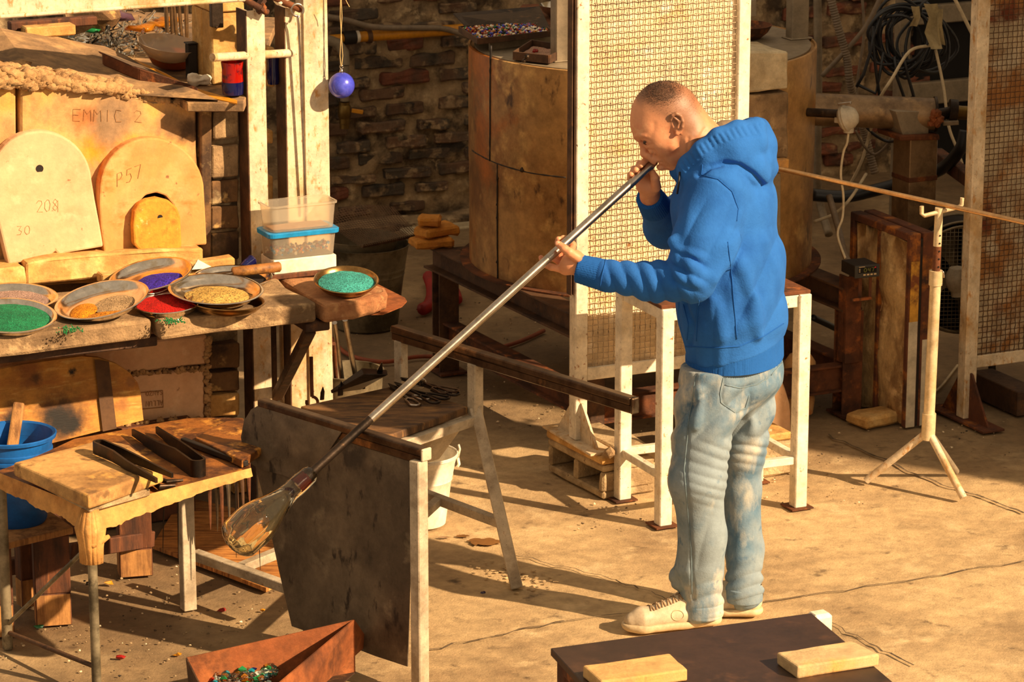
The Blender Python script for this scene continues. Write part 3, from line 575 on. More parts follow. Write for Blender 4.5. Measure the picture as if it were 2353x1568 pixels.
hit = lambda px, py: RB.ray_cast(CP, ray(px,py).normalized())[0] or fw(px,py,.13)
P0, P1, P2 = hit(238,152), hit(320,194), fw(456,234,.125); P0 = P0+Vector((0,0,.012)); P1 = P1+Vector((0,0,.02)); P2 = P2+Vector((0,0,.022)); bb_ = Vector((-math.sin(A),math.cos(A),0))*.055; uu = Vector((0,0,.030))
mb.hexa([P0-uu*.3,P1-uu*.3,P1+bb_*.25-uu*.3,P0+bb_*.25-uu*.3], [P0+uu,P1+uu,P1+bb_*.25+uu,P0+bb_*.25+uu]); mb.hexa([P1-uu*.3,P2-uu*.3,P2+bb_*.2-uu*.3,P1+bb_*.2-uu*.3], [P1+uu,P2+uu*.8,P2+bb_*.2+uu*.8,P1+bb_*.2+uu])
mb.hexa([P0+uu*.8,P1+uu*.8,P1+bb_+uu*.8,P0+bb_+uu*.8], [P0+uu,P1+uu,P1+bb_+uu,P0+bb_+uu]); mb.hexa([P1+uu*.75,P2+uu*.6,P2+bb_*.7+uu*.6,P1+bb_+uu*.75], [P1+uu,P2+uu*.8,P2+bb_*.7+uu*.8,P1+bb_+uu])
standalone('angle_iron', mb, 'rust', 'bent rusty angle iron lying across the furnace roof edge', 'angle iron', bevel=.003)
mb = MB(); w = [G(300,150,1.41), G(372,186,1.385), G(440,214,1.365), G(545,238,1.362), G(545,230,1.362), G(440,200,1.368), G(380,168,1.39), G(310,136,1.41)]
mb.hexa([p-Vector((0,0,.004)) for p in w], w); standalone('yellow_strip', mb, 'gas_yellow', 'bent yellow metal strip under the red glass vase', 'metal strip')
mb = MB(); mb.blob(G(458,190,1.37)+Vector((0,0,.010)), .022, 3, 3, .7, (1.4,1,.8))
for k in range(0): mb.blob(G(446+4.2*(k%6)+rng.uniform(-3,3), 182+rng.uniform(-12,14)+k%6, 1.375)+Vector((0,0,.01+.01*(k//6))), rng.uniform(.006,.010), k, 2, .5)
standalone('crumpled_rag', mb, 'white_enamel', 'crumpled white lump beside the red glass vase', 'rag', smooth=3)
c = G(535,219,1.365)
t = thing('glass_vase', c, 'red and dark blue glass vase half hidden by the front column', 'vase')
vp = [(.020,0),(.033,.004),(.035,.03),(.034,.06),(.033,.085),(.036,.108),(.033,.108),(.031,.085),(.031,.06),(.032,.03),(.028,.01),(.01,.008)]
mb = MB(); mb.lathe(Matrix.Translation(c), [(.0005,0)]+[q for q in vp if q[1] <= .04 and vp.index(q) < 3]+[(.0345,.045),(.03,.045)], 32); build('base', mb, M_['glass_blue'], t, smooth=.9)
mb = MB(); mb.lathe(Matrix.Translation(c), [(.0345,.045),(.034,.06),(.033,.085),(.036,.108),(.033,.108),(.031,.085),(.031,.06),(.030,.045)], 32, closed=True); build('body', mb, M_['glass_red'], t, smooth=.9)
c = FM @ Vector((fp(629,215,.21)[0], .21, 1.362)); mb = MB(); mb.lathe(Matrix.Translation(c), [(.018,0),(.022,.02),(.02,.06),(.023,.095),(.020,.095),(.017,.06),(.012,.01)], 24); standalone('glass_vase', mb, 'glass_blue', 'blue glass vase seen in the gap between the columns', 'vase', smooth=.9)
# ------------------------------------------------------------------ stone shelf
def stone(x0,x1,y0,y1,z0,z1,m,label,seed,poly=None):
    mb = MB(); mb.zprism(FM, poly or [(x0,y0),(x1,y0),(x1,y1),(x0,y1)], z0, z1)
    return standalone('stone_slab', mb, m, label, 'stone slab', 'stone slabs of the shelf', bevel=.012, rough=(.011,11,seed), cuts=4, seg=2)
stone(-1.0,.018,-.45,-.01,.733,.80,'stone','long grey-brown stone slab at the left end of the shelf under most pans',1)
stone(.036,.545,-.475,-.06,.735,.80,'stone','middle stone slab of the shelf carrying the gold powder pan',2)
stone(0,0,0,0,.735,.795,'stone_red','short reddish rounded stone slab at the right end under turquoise pan',3,[(.565,-.49),(.74,-.47),(.80,-.43),(.825,-.36),(.82,-.1),(.56,-.1)])
mb = MB(); a = [G(700,726,.73), G(880,722,.73), G(924,704,.73), G(935,692,.73), G(930,684,.73), G(872,655,.73), G(800,620,.73), G(640,650,.73)]
mb.hexa([p-Vector((0,0,.003)) for p in a], a); standalone('rusty_sheet', mb, 'rust_orange', 'rusty sheet with rounded tip jutting out under the right stone slab', 'metal sheet')
mb = MB(); mb.box(FM, -1.0, .05, -.40, -.37, .70, .732); mb.box(FM, -1.0, .52, -.06, -.02, .68, .725); standalone('support_bar', mb, 'rust_dark', 'rusty bar running under the left stone slab', 'bar', bevel=.003)
br = thing('shelf_bracket', fw(640,910,.02), 'dark steel channel bracket slanting up to hold the stone shelf', 'bracket')
mb = MB(); q = loc(FM, G(748,752,.715)); mb.box(FM, q.x-.06, q.x+.02, -.45, .12, .70, .73); build('arm', mb, M_['rust_dark'], br, bevel=.004)
mb = MB(); p0 = FM @ Vector((q.x-.035,-.42,.70)); p1 = fw(636,912,.08); mb.bar(p0, p1, .035, .03); build('strut', mb, M_['rust_dark'], br, bevel=.004)
# ------------------------------------------------------------------ pans of coloured glass powder on the shelf
def pan_at(px, py, z, Rr, roll=0, pit=0): # centre of the rim seen at px,py
    c = G(px, py, z); return Matrix.Translation(c) @ Matrix.Rotation(R(roll), 4, 'Y') @ Matrix.Rotation(R(pit), 4, 'X')
def pan(M, Rr, m, label, h=.027):
    mb = MB(); k = Rr/.15
    prof = [(.098*k,-h),(.118*k,-h*.80),(.134*k,-h*.35),(.139*k,-.002),(.147*k,.0),(.150*k,.003),(.147*k,.005),(.138*k,.003),(.131*k,-h*.32),(.116*k,-h*.72),(.096*k,-h*.92),(.0005,-h*.92)]
    mb.lathe(M, [(.0005,-h)]+prof, 48); return tag(build('pan', mb, M_[m], None, smooth=1.0), label, 'pan', 'steel pans on the stone shelf')
def powder(M, Rr, col, label, dx=0, dy=0, sx=.8, sy=.8, base=-.03, top=.014, hi=(1,1,1), seed=1, name='glass_powder', dark=.6, grain=240, wob=False):
    k = Rr; n = 40; mb = MB(); rings = 9; vs = []
    for i in range(rings+1):
        t = i/rings
        for j in range(n):
            a = 2*math.pi*j/n; rr = t*(1+(.10 if wob else .015)*noise.noise(Vector((math.cos(a)*1.5, math.sin(a)*1.5, seed)))) 
            x = dx*k + sx*k*rr*math.cos(a); y = dy*k + sy*k*rr*math.sin(a)
            z = base + top*(1-t**2.2) + .0045*noise.noise(Vector((x*26, y*26, seed)))*(1-t*.7) + .0015*noise.noise(Vector((x*120,y*120,seed)))
            vs.append(M @ Vector((x, y, z)))
    mb.add(vs, [(i*n+j, i*n+(j+1)%n, (i+1)*n+(j+1)%n, (i+1)*n+j) for i in range(rings) for j in range(n)])
    c2 = tuple(int(v*dark) for v in col); c3 = tuple(min(255, int(v*1.25+25)) for v in col)
    m = mat('powder_'+label.split()[0], col, .85, mix=[(c2, grain, .5, .6), (c3, grain*1.3, .56, .66)], bump=(.7, grain), spec=.3)
    return tag(build(name, mb, m, None, smooth=3), label, 'glass powder', None, 'stuff')
Z = .80
def full(M, Rr, col, label, f=.35, h=.027, top=.008, seed=1, **kw):   # powder filling a pan up to f of its depth
    powder(M, Rr, col, label, 0, 0, .855 - .13*max(0, f-.32)/.4, .855 - .13*max(0, f-.32)/.4, -f*h, top, seed=seed, **kw)
M = pan_at(30, 684, Z+.032, .138, 2, 4); pan(M, .138, 'pan', 'steel pan of lilac powder behind the green one at far left'); full(M, .138, (168,140,130), 'lilac grey glass powder in the far left pan', .5, top=.004, seed=2)
M = pan_at(22, 727, Z+.030, .142, 4, 7); pan(M, .142, 'pan', 'steel pan of green powder at the front left of the shelf'); full(M, .142, (22,126,82), 'green glass powder filling the front left pan', .30, top=.009, seed=3)
M = pan_at(386, 694, Z+.027, .112, -2, 6); pan(M, .112, 'pan', 'small steel pan of red powder tucked under two larger pans'); full(M, .112, (200,18,10), 'bright red glass powder in the tucked small pan', .30, top=.008, seed=4)
M = pan_at(234, 690, Z+.047, .146, -9, 9); pan(M, .146, 'pan', 'tilted steel pan with a strip of orange powder left of the red one'); powder(M, .146, (232,142,22), 'orange glass powder swept to the left of its tilted pan', -.42,-.12,.30,.42,-.021,.010,seed=5,wob=True)
powder(M, .146, (222,138,34), 'thin trail of orange grains along the near rim of the tilted pan', .05,-.46,.42,.16,-.021,.006,seed=7,wob=True)
powder(M, .146, (182,152,112), 'brownish dust film spread in the tilted orange pan', .22,.08,.44,.46,-.024,.002,seed=6)
M = pan_at(346, 633, Z+.066, .133, -9, 9); pan(M, .133, 'pan', 'tilted steel pan of violet blue powder resting against the firebrick'); powder(M, .133, (56,36,170), 'violet blue glass powder in the tilted rear pan', .16,-.16,.62,.56,-.019,.012,seed=8, grain=160,wob=True)
M = pan_at(533, 638, Z+.036, .128, 0, 3); pan(M, .128, 'pan', 'steel pan of black powder behind the gold one under a wooden handle'); full(M, .128, (36,30,28), 'black glass powder in the rear pan under the wooden handle', .4, top=.008, seed=9)
M = pan_at(522, 694, Z+.027, .118, 3, 0); pan(M, .118, 'pan_brass', 'empty steel pan beneath the gold powder pan')
M = pan_at(496, 666, Z+.050, .147, 3, 5); pan(M, .147, 'pan', 'steel pan of gold grains stacked on another pan on middle slab'); powder(M, .147, (204,164,86), 'coarse gold glass grains in the stacked front pan', .04,-.06,.70,.66,-.019,.014,seed=10,dark=.5,grain=170,wob=True)
M = pan_at(796, 645, Z+.034, .103, 2, 11); pan(M, .103, 'pan_brass', 'small steel pan of turquoise powder alone on the right slab'); full(M, .103, (64,168,162), 'turquoise glass powder heaped in the lone right pan', .28, top=.016, seed=11,dark=.5)
mb = MB(); rng = random.Random(4)
for k in range(120): mb.blob(G(rng.gauss(160,12), rng.gauss(758,4), Z+.004), rng.uniform(.001,.003), k, 0, .4)
for k in range(120): mb.blob(G(rng.gauss(395,14), rng.gauss(738,3), Z+.004), rng.uniform(.001,.003), k, 0, .4)
tag(standalone('spilled_powder', mb, 'glass_green', 'green powder spilled on the front edge of the stone slabs', 'glass powder'), kind='stuff')
# wooden-handled scoop lying across the pans
t = thing('scoop', G(560,640,Z+.03), 'scoop with a round charred wooden handle laid across the black pan', 'scoop')
mb = MB(); p0 = G(533,626,Z+.062); p1 = G(645,613,Z+.068); mb.tube([p0, p0.lerp(p1,.03), p0.lerp(p1,.97), p1], [.012,.0165,.0165,.012], 14); build('handle', mb, M_['wood_handle'], t, smooth=.8)
mb = MB(); mb.bar(p0, G(446,640,Z+.057), .02, .004); mb.hexa([G(470,646,Z+.045), G(425,648,Z+.045), G(420,640,Z+.045), G(470,634,Z+.045)], [G(470,646,Z+.048), G(425,648,Z+.048), G(420,640,Z+.048), G(470,634,Z+.048)]); build('blade', mb, M_['steel'], t, bevel=.001)
mb = MB(); p0 = G(552,620,Z+.03); p1 = G(584,594,Z+.06); mb.tube([p0,p0.lerp(p1,.4),p0.lerp(p1,.9),p1],[.012,.017,.018,.012],14); standalone('blue_glass_rod', mb, 'glass_blue', 'short blue-grey glass cylinder behind the wooden handle', 'glass rod', smooth=.8)
mb = MB(); a = [fw(441,620,-.07), fw(490,616,-.07), fw(455,597,-.05)]; mb.add(a + [p+Vector((0,.003,0)) for p in a], [(0,1,2),(5,4,3),(0,3,4,1),(1,4,5,2),(2,5,3,0)]); standalone('paper_scrap', mb, 'white_enamel', 'pointed white scrap of paper behind the violet pan', 'paper')
mb = MB()
for k in range(8): mb.blob(fw(385+k*6, 597-k*.4+rng.uniform(-3,2), .05), rng.uniform(.006,.014), k, 1, .6)
standalone('brick_crumbs', mb, 'clay', 'crumbs of brick on the ledge above the violet pan', 'rubble')
# plastic boxes at the shelf's end
BM = frame(G(640,632,.82), A)
mb = MB(); q = loc(FM, G(652,640,.80)); BX = frame(FM @ Vector((q.x-.03, q.y-.01, 0)), A)
mb.box(BX, -.03, .215, 0, .14, .80, .815); standalone('wood_plank', mb, 'wood_dark', 'thin dark plank lying under the white brick', 'plank', bevel=.002)
mb = MB(); mb.box(BX, -.005, .21, .005, .12, .815, .862); standalone('white_brick', mb, 'white_enamel', 'clean white brick under the two plastic boxes', 'brick', bevel=.003)
def tub(z0, z1, label, lidmat, fill):
    t = thing('plastic_box', BX @ Vector((.10,.06,z0)), label, 'plastic box')
    def ring(x0,x1,y0,y1,z,r=.02,n=5):
        out = []
        for cx,cy,a0 in ((x1-r,y0+r,-90),(x1-r,y1-r,0),(x0+r,y1-r,90),(x0+r,y0+r,180)):
            for k in range(n): a = R(a0+90*k/(n-1)); out.append(BX @ Vector((cx+r*math.cos(a), cy+r*math.sin(a), z)))
        return out
    mb = MB(); X0,X1,Y0,Y1 = -.012,.215,.008,.118; i = .006; w = .0016
    rs = [ring(X0+i,X1-i,Y0+i,Y1-i,z0), ring(X0,X1,Y0,Y1,z1), ring(X0-.005,X1+.005,Y0-.005,Y1+.005,z1), ring(X0-.005,X1+.005,Y0-.005,Y1+.005,z1+.006), ring(X0+w,X1-w,Y0+w,Y1-w,z1+.006), ring(X0+i+w,X1-i-w,Y0+i+w,Y1-i-w,z0+.002)]
    n = len(rs[0]); vs = [p for r in rs for p in r]; mb.add(vs, [(k*n+j, k*n+(j+1)%n, (k+1)*n+(j+1)%n, (k+1)*n+j) for k in range(5) for j in range(n)] + [tuple(range(n))[::-1], tuple(range(5*n,6*n))])
    build('tub', mb, M_['tub'], t, smooth=.6)
    if lidmat:
        mb = MB(); a = ring(X0-.008,X1+.008,Y0-.008,Y1+.008,z1-.004); b = ring(X0-.009,X1+.009,Y0-.009,Y1+.009,z1+.012); mb.hexa(a, b); build('lid', mb, M_[lidmat], t, bevel=.002)
    if fill:
        mb = MB(); rng = random.Random(6); f = []
        for k in range(160): mb.cur = k % 4; mb.blob(BX @ Vector((rng.uniform(X0+.016,X1-.016), rng.uniform(Y0+.016,Y1-.016), z0+.010+rng.random()*.022)), rng.uniform(.004,.007), k, 0, .3)
        tag(build('glass_beads', mb, [M_['hose_red'], M_['white_enamel'], M_['gas_yellow'], M_['tub_blue']], t), kind='stuff')
    return t
tub(.862, .937, 'lower clear plastic box of coloured beads with a blue lid', 'tub_blue', True)
tub(.950, 1.03, 'open clear plastic box stacked on the blue lidded box', None, False)
mb = MB(); mb.box(BX, .005, .195, .03, .10, .953, .957); tag(standalone('glass_granules', mb, 'refr_pink', 'thin layer of pinkish granules in the upper open plastic box', 'granules', rough=(.002,90,1), cuts=8), kind='stuff')
# scorched plywood board leaning under the shelf
pw = thing('plywood_board', fw(100,1040,-.1), 'scorched plywood board with one rounded end leaning under the stone shelf', 'board')
pts = [(-70,872),(60,845),(196,826),(236,829),(275,842),(305,862),(322,884),(328,905),(332,968),(250,988),(120,1020),(-70,1062)]
def bw(px, py, r, col):
    z0 = min(fp(x,y,-.1)[1] for x,y in pts); l = -.10
    for _ in range(4): l = -.10 + (fp(px,py,l)[1]-z0)*.14
    return (tuple(fw(px,py,l)-Vector(pw.location)), r, col)
BR = (104,66,32); BK = (22,17,14)
dm('plywood_burnt', (198,140,58), .7, mix=[((170,106,38), 4, .45, .62, (1,1,4)), ((218,170,90), 9, .56, .68, (1,1,6))], bump=(.15, 40, (1,1,5)), spots=[bw(140,955,.085,BR), bw(30,960,.06,BR), bw(60,850,.05,(150,92,40)), bw(140,965,.055,BK), bw(120,955,.03,BK), bw(165,975,.035,BK), bw(28,968,.03,BK), bw(166,855,.014,BK), bw(84,870,.022,BR), bw(280,930,.03,(168,110,48)), bw(300,880,.02,(150,100,50))])
slab('panel', pts, -.10, .14, .016, 'plywood_burnt', pw, .001)
mb = MB(); a = tilt([(224,832),(257,836),(268,985),(236,992)], -.1015, .14); mb.add([FM @ Vector((x,y-.0012,z)) for x,z,y in a], [(0,1,2,3)]); build('dark_stripe', mb, M_['stain_dark'], pw)
# blue bucket with a wooden stick on a low wooden bench
lb = thing('low_bench', G(100,1330), 'low dark wooden bench with thick whitened legs carrying the blue bucket', 'bench')
zb = .30; LBM = frame(G(125,1440), R(28)); q = lambda px,py,z: loc(LBM, G(px,py,z))
a = [G(-40,1262,zb), G(168,1212,zb), G(118,1176,zb), G(-60,1214,zb)]
mb = MB(); mb.hexa([p-Vector((0,0,.02)) for p in a], a); build('seat', mb, M_['wood_pale'], lb, bevel=.002)
def post(px0, px1, pyb, z, name='leg', d=.09, m='wood_dark'):
    b0, b1 = G(px0,pyb), G(px1,pyb-6); w = (b1-b0); nrm = Vector((-w.y, w.x, 0)).normalized()*d; mb = MB()
    for f0,f1,mm in ((0,.36,1),(.36,1,0)):
        mb.cur = mm; ring = [b0,b1,b1+nrm,b0+nrm]; mb.hexa([p+Vector((0,0,z*f0)) for p in ring], [p+Vector((0,0,z*f1)) for p in ring])
    return build(name, mb, [M_[m], M_['wood_pale']], lb, bevel=.003)
post(84,166,1443,.279); post(276,352,1330,.25,d=.07); post(326,352,1322,.25,d=.03); post(-30,34,1470,.279); post(52,84,1400,.25,d=.05)
mb = MB(); mb.bar(G(160,1268,.14), G(352,1238,.11), .022, .05); build('rail', mb, M_['wood_dark'], lb, bevel=.003)
mb = MB(); mb.bar(G(-20,1310,.1), G(90,1290,.1), .03, .05); build('rail', mb, M_['wood_dark'], lb, bevel=.003)
mb = MB(); mb.box(frame(G(180,1290), R(28)), .0, .5, .25, .30, .0, .33); build('back_board', mb, M_['wood_dark'], lb, bevel=.003)
c = G(36,1196,zb); bk = thing('bucket', c, 'blue plastic bucket standing on the low wooden bench', 'bucket')
mb = MB(); h = .27; mb.lathe(Matrix.Translation(c), [(.0005,0),(.088,0),(.093,.01),(.112,h*.72),(.116,h*.73),(.116,h*.76),(.113,h*.77),(.117,h*.80),(.117,h*.83),(.114,h*.84),(.118,h*.95),(.128,h*.955),(.130,h*.99),(.126,h),(.118,h*.985),(.112,h*.75),(.09,.012),(.0005,.01)], 48); build('body', mb, M_['blue_plastic'], bk, smooth=.6)
mb = MB(); mb.lathe(Matrix.Translation(c), [(.0005,h*.62),(.109,h*.62)], 40); tag(build('gray_sludge', mb, M_['galv'], bk), kind='stuff')
mb = MB(); mb.bar(G(28,1030,.5), G(44,926,.62), .034, .024, (0,1,.3)); standalone('wood_stick', mb, 'wood_pale', 'flat wooden stick standing in the blue bucket', 'stick', bevel=.006, seg=2)
# tool table
tt = thing('tool_table', G(205,1500), 'steel legged tool table covered in singed brown paper and plywood', 'table')
zt_ = .54
ca, cb, cc, cd_ = G(-10,1085,zt_), G(208,1172,zt_), G(575,1078,zt_), G(430,985,zt_)
ce = G(560,960,zt_)
mb = MB(); top = [ca, cb, cc, ce, G(430,960,zt_), G(170,1010,zt_)]; mb.hexa([p-Vector((0,0,.02)) for p in top], top); build('tabletop', mb, M_['burnt_top'], tt, bevel=.003, cuts=2, rough=(.004,9,2))
mb = MB(); rng = random.Random(9)   # the paper hanging over the front edges
def skirt(p, q, n, dr):
    up = []; dn = []
    d = (q-p).normalized(); nn = Vector((d.y,-d.x,0))
    for k in range(n+1):
        w = p.lerp(q, k/n); s = .006+.008*noise.noise(Vector((w.x*18, w.y*18, 2)))
        up.append(w + nn*.004 + Vector((0,0,.004))); dn.append(w + nn*(.006+s) - Vector((0,0,dr(k/n)*(1+.16*noise.noise(Vector((w.x*14,w.y*14,5))) + .12*noise.noise(Vector((w.x*60,w.y*60,5)))))))
    md = [a.lerp(b,.5) + nn*.006*noise.noise(Vector((a.x*40,a.y*40,1))) for a,b in zip(up,dn)]; m = n+1
    mb.add(up+md+dn, [(r*m+k, r*m+k+1, (r+1)*m+k+1, (r+1)*m+k) for r in range(2) for k in range(n)])
skirt(ca, cb, 36, lambda t: .040+.016*t); skirt(cb, cc, 60, lambda t: .052*(1-t)**1.5+.020)
for k in range(7): # gathered corner
    a = R(200+k*22); e = cb + Vector((.03*math.cos(a), .03*math.sin(a), 0)); mb.tube([cb+Vector((.016*math.cos(a),.016*math.sin(a),.004)), e-Vector((0,0,.05)), cb+Vector((.022*math.cos(a),.022*math.sin(a),-.10)), cb+Vector((.028*math.cos(a),.028*math.sin(a),-.15))], [.010,.018,.016,.008], 6)
build('paper_cover', mb, M_['paper'], tt, smooth=3)
mb = MB(); mb.tube([cb+Vector((-.02,-.018,-.088)), cb+Vector((.01,-.03,-.09)), cb+Vector((.03,-.012,-.085)), cb+Vector((.05,-.02,-.07))], [.008,.011,.010,.006], 8); build('paper_knot', mb, M_['paper'], tt, smooth=3)
def pipe(name, px, py0, z0, py1, r, m, par):   # upright tube on the floor below a pixel
    b = G(px, py0, 0); mb = MB(); mb.tube([b, b+Vector((0,0,z0))], r, 14); return build(name, mb, M_[m], par, smooth=.8)
b1 = cb + Vector((-.004,.03,0)); b1.z = 0; b2 = ca + Vector((.03,-.03,0)); b2.z = 0
rod('leg', b1, b1+Vector((0,0,zt_-.02)), .0135, 'steel_dark' if 0 else 'galv', tt, 14)
b2 = G(18,1490); rod('leg', b2, b2+Vector((0,0,zt_-.02)), .0155, 'galv', tt, 14)
rod('stretcher', b1+Vector((0,0,.07)), b2+Vector((0,0,.05)), .007, 'rust_dark', tt, 10); rod('brace', b2+Vector((0,0,.07)), b1+Vector((-.01,.02,.42)), .0065, 'galv', tt, 10)
def sqleg(px0, px1, py, z, d, m, par, ang, name='leg', z0=0):
    a, b = G(px0,py,z0), G(px1,py-5,z0); w = b-a; n = Vector((-w.y,w.x,0)).normalized()*d; ring = [a,b,b+n,a+n]; mb = MB()
    mb.hexa(ring, [p+Vector((0,0,z)) for p in ring]); return build(name, mb, M_[m], par, bevel=.002)
sqleg(424,453,1407,zt_-.02,.035,'speckled',tt,0)
ctr = G(440,1400); mb = MB(); mb.bar(G(448,1275,.13), G(664,1352,.13), .032, .03); mb2 = MB(); mb2.bar(G(555,1305,.13), G(660,1262,.13), .03, .028)
build('stretcher', mb, M_['speckled'], tt, bevel=.002); build('stretcher', mb2, M_['speckled'], tt, bevel=.002)
hkm = MB()
for px,py in [(76,1115),(128,1155),(310,1150),(408,1128),(500,1108)]:
    p = G(px,py,zt_-.03); hkm.tube([p+Vector((0,-.012,.01)), p+Vector((0,-.016,-.01)), p+Vector((.004,-.03,-.014)), p+Vector((.006,-.03,.0))], .0022, 6)
build('hook', hkm, M_['steel_dark'], tt)
# slab bricks on the table
def slabhexa(pts, z0, z1): a = [G(x,y,z1) for x,y in pts]; return MB().hexa([Vector((p.x,p.y,z0)) for p in a], a)
mb = slabhexa([(30,1063),(203,1140),(376,1078),(300,1022),(222,1011)], zt_+.022, zt_+.062); standalone('refractory_slab', mb, 'slabtop', 'large worn buff slab on the tool table topmost of two', 'slab', bevel=.008, seg=3, rough=(.004,10,3), cuts=3)
mb = slabhexa([(100,1110),(205,1163),(345,1124),(250,1050)], zt_+.002, zt_+.022); standalone('refractory_slab', mb, 'cinder', 'thin pale slab under the large buff slab on the tool table', 'slab', bevel=.003)
# tongs and jacks
def tongs(label, u, tips, w, hgt, m, z, spring=.06, name='tongs'):
    """u = bend point in pixels; tips = two pixel tips; flat spring steel bent into a U"""
    t = thing(name, G(u[0],u[1],z), label, 'tongs'); P = G(u[0],u[1],z+.02)
    A1 = G(tips[0][0],tips[0][1],z+.012); B1 = G(tips[1][0],tips[1][1],z+.012)
    d = ((A1+B1)/2 - P); d.z = 0; L = d.length; d.normalize(); s = Vector((d.y,-d.x,0)); 
    if s.dot(A1-B1) < 0: s = -s
    mb = MB(); bend = [P + s*w*math.cos(R(a)) - d*w*.9*math.sin(R(a)) + d*w for a in range(0,181,15)]
    path = [(A1, .4), (P.lerp(A1,.55)+s*w*.5, .8), (P + d*L*.32 + s*w*1.05, 1)] + [(b,1) for b in bend] + [(P+d*L*.32-s*w*1.05,1), (P.lerp(B1,.55)-s*w*.5,.8), (B1,.4)]
    th = .0035; L1 = []; n = len(path)
    for i,(p,k) in enumerate(path):
        tn = (path[min(i+1,n-1)][0]-path[max(i-1,0)][0]); tn.z = 0; tn.normalize(); sd = Vector((tn.y,-tn.x,0))*th; h = Vector((0,0,hgt*k/2)); L1.append([p-sd-h, p+sd-h, p+sd+h, p-sd+h])
    mb.add([q for r in L1 for q in r], [(i*4+k, i*4+(k+1)%4, (i+1)*4+(k+1)%4, (i+1)*4+k) for i in range(n-1) for k in range(4)] + [(3,2,1,0), tuple((n-1)*4+k for k in range(4))])
    build('spring', mb, M_[m], t, smooth=.5); return t
tongs('long flat steel tongs lying diagonally over the buff slab', (222,1024), ((360,1105),(396,1093)), .016, .034, 'tool', zt_+.064)
tongs('short steel jacks with pointed blades and a wide U bend on burnt paper', (460,1078), ((305,994),(360,988)), .020, .050, 'tool', zt_+.004)
t = thing('pincers', G(380,1105,zt_), 'small dark pincers lying at the near edge of the tool table', 'pincers')
mb = MB(); p = G(352,1098,zt_+.012); mb.tube([p, G(385,1108,zt_+.014), G(420,1104,zt_+.012)], [.006,.008,.004], 8); build('blade', mb, M_['tool'], t, smooth=1)
mb = MB(); mb.tube([G(345,1104,zt_+.012), G(370,1122,zt_+.012), G(402,1116,zt_+.012)], [.006,.009,.004], 8); build('blade', mb, M_['tool'], t, smooth=1)
mb = MB(); mb.bar(G(420,1012,zt_+.012), G(566,1066,zt_+.012), .018, .016); standalone('steel_bar', mb, 'black_steel', 'black steel bar lying beside the charred plywood offcut', 'bar', bevel=.002)
mb = slabhexa([(448,1005),(556,1058),(600,1030),(590,965),(520,968)], zt_+.002, zt_+.026); standalone('plywood_offcut', mb, 'burnt_top', 'charred glossy plywood offcut at the right end of the tool table', 'board', bevel=.002)
# pointed spikes hung on the table's hidden edge
sp = [(382,1130,374,1275),(410,1120,410,1290),(483,1110,484,1218),(498,1112,500,1222),(509,1108,512,1228),(524,1108,528,1212),(540,1106,548,1190),(556,1106,560,1180),(571,1098,574,1160),(543,1140,543,1282),(590,1130,598,1310)]
dsc = ['leftmost thin black spike hanging below the tool table edge','thin black spike right of the leftmost one below the table','broad brown spike left of the white leg gap cluster','narrow grey spike inside the hanging cluster','brown pointed spike in the middle of the hanging cluster','bright grey steel spike just left of the glass bulb','dark spike behind the top of the glass bulb','slim brown spike second from right in the cluster','short rusty spike nearest the grey bench panel','black spike tip showing below the glass bulb','long black spike showing right of the bulb above the plywood']
for k,(x0,y0,x1,y1) in enumerate(sp):
    Y = 9.16 if k not in (0,1,9,10) else 9.12
    p0 = V(x0,y0,Y); p0.z = zt_-.018; p1 = V(x1,y1,Y); w = .009 if 2 <= k <= 8 else .0035; mb = MB(); mb.tube([p0, p0.lerp(p1,.5), p0.lerp(p1,.9), p1], [w, w*.9, w*.4, .001], 6, flat=.5)
    standalone('spike', mb, ['tool','tool','rust','tool_lite','rust','steel','rust_dark','rust_dark','rust','tool','tool'][k], dsc[k], 'spike', 'spikes hung under the tool table')
# plywood sheet on the floor
mb = MB(); a = [G(350,1262,.004), G(612,1362,.004), G(668,1335,.004), G(640,1200,.004), G(420,1150,.004)]; mb.hexa(a, [p+Vector((0,0,.014)) for p in a]); standalone('plywood_sheet', mb, 'plywood', 'grained plywood sheet lying on the floor beneath the tool table', 'board', bevel=.001)
mb = MB(); mb.box(frame(G(600,1150), A), -.06, .12, .1, .2, 0, .09); standalone('firebrick', mb, 'firebrick', 'orange firebrick on the floor behind the hanging spikes', 'brick', bevel=.004)
# cullet box at the bottom
cb_ = thing('cullet_box', G(640,1568), 'rusty open steel box of broken glass tipped against the grey bench panel', 'metal box')
zc = .15
tl, tr, fr1 = G(430,1512,zc), G(815,1425,zc+.03), G(560,1640,zc)
fl1 = G(500,1650,zc)
rb = G(850,1477,.06); fb = G(640,1668,.06)
def plate(p0,p1,p2,p3,th=.004):
    n = (p1-p0).cross(p3-p0).normalized()*th; return MB().add([p0,p1,p2,p3,p0+n,p1+n,p2+n,p3+n], [(0,1,2,3),(7,6,5,4),(0,4,5,1),(1,5,6,2),(2,6,7,3),(3,7,4,0)])
bl_ = Vector((tl.x,tl.y,.01)) + Vector((.01,0,0)); br_ = Vector((tr.x,tr.y,.02)); flb = Vector((fl1.x,fl1.y,.01))
build('wall', plate(tl, tr, br_, bl_), M_['rust_orange'], cb_); build('wall', plate(tl, bl_, flb, fl1), M_['rust_dark'], cb_)
build('wall', plate(tr, rb, fb, fr1), M_['rust_orange'], cb_); build('bottom', plate(bl_+Vector((0,0,.005)), br_+Vector((0,0,.005)), fb-Vector((0,0,.04)), flb+Vector((0,0,.005))), M_['rust_dark'], cb_)
dm('glass_teal', (30,150,170), .08, trans=.45); dm('glass_milk', (206,224,214), .2, trans=.3)
cols = ['glass','glass','glass_teal','glass_blue','glass_green','glass_amber','glass_red','glass_milk','glass']
mb = MB(); rng = random.Random(31)
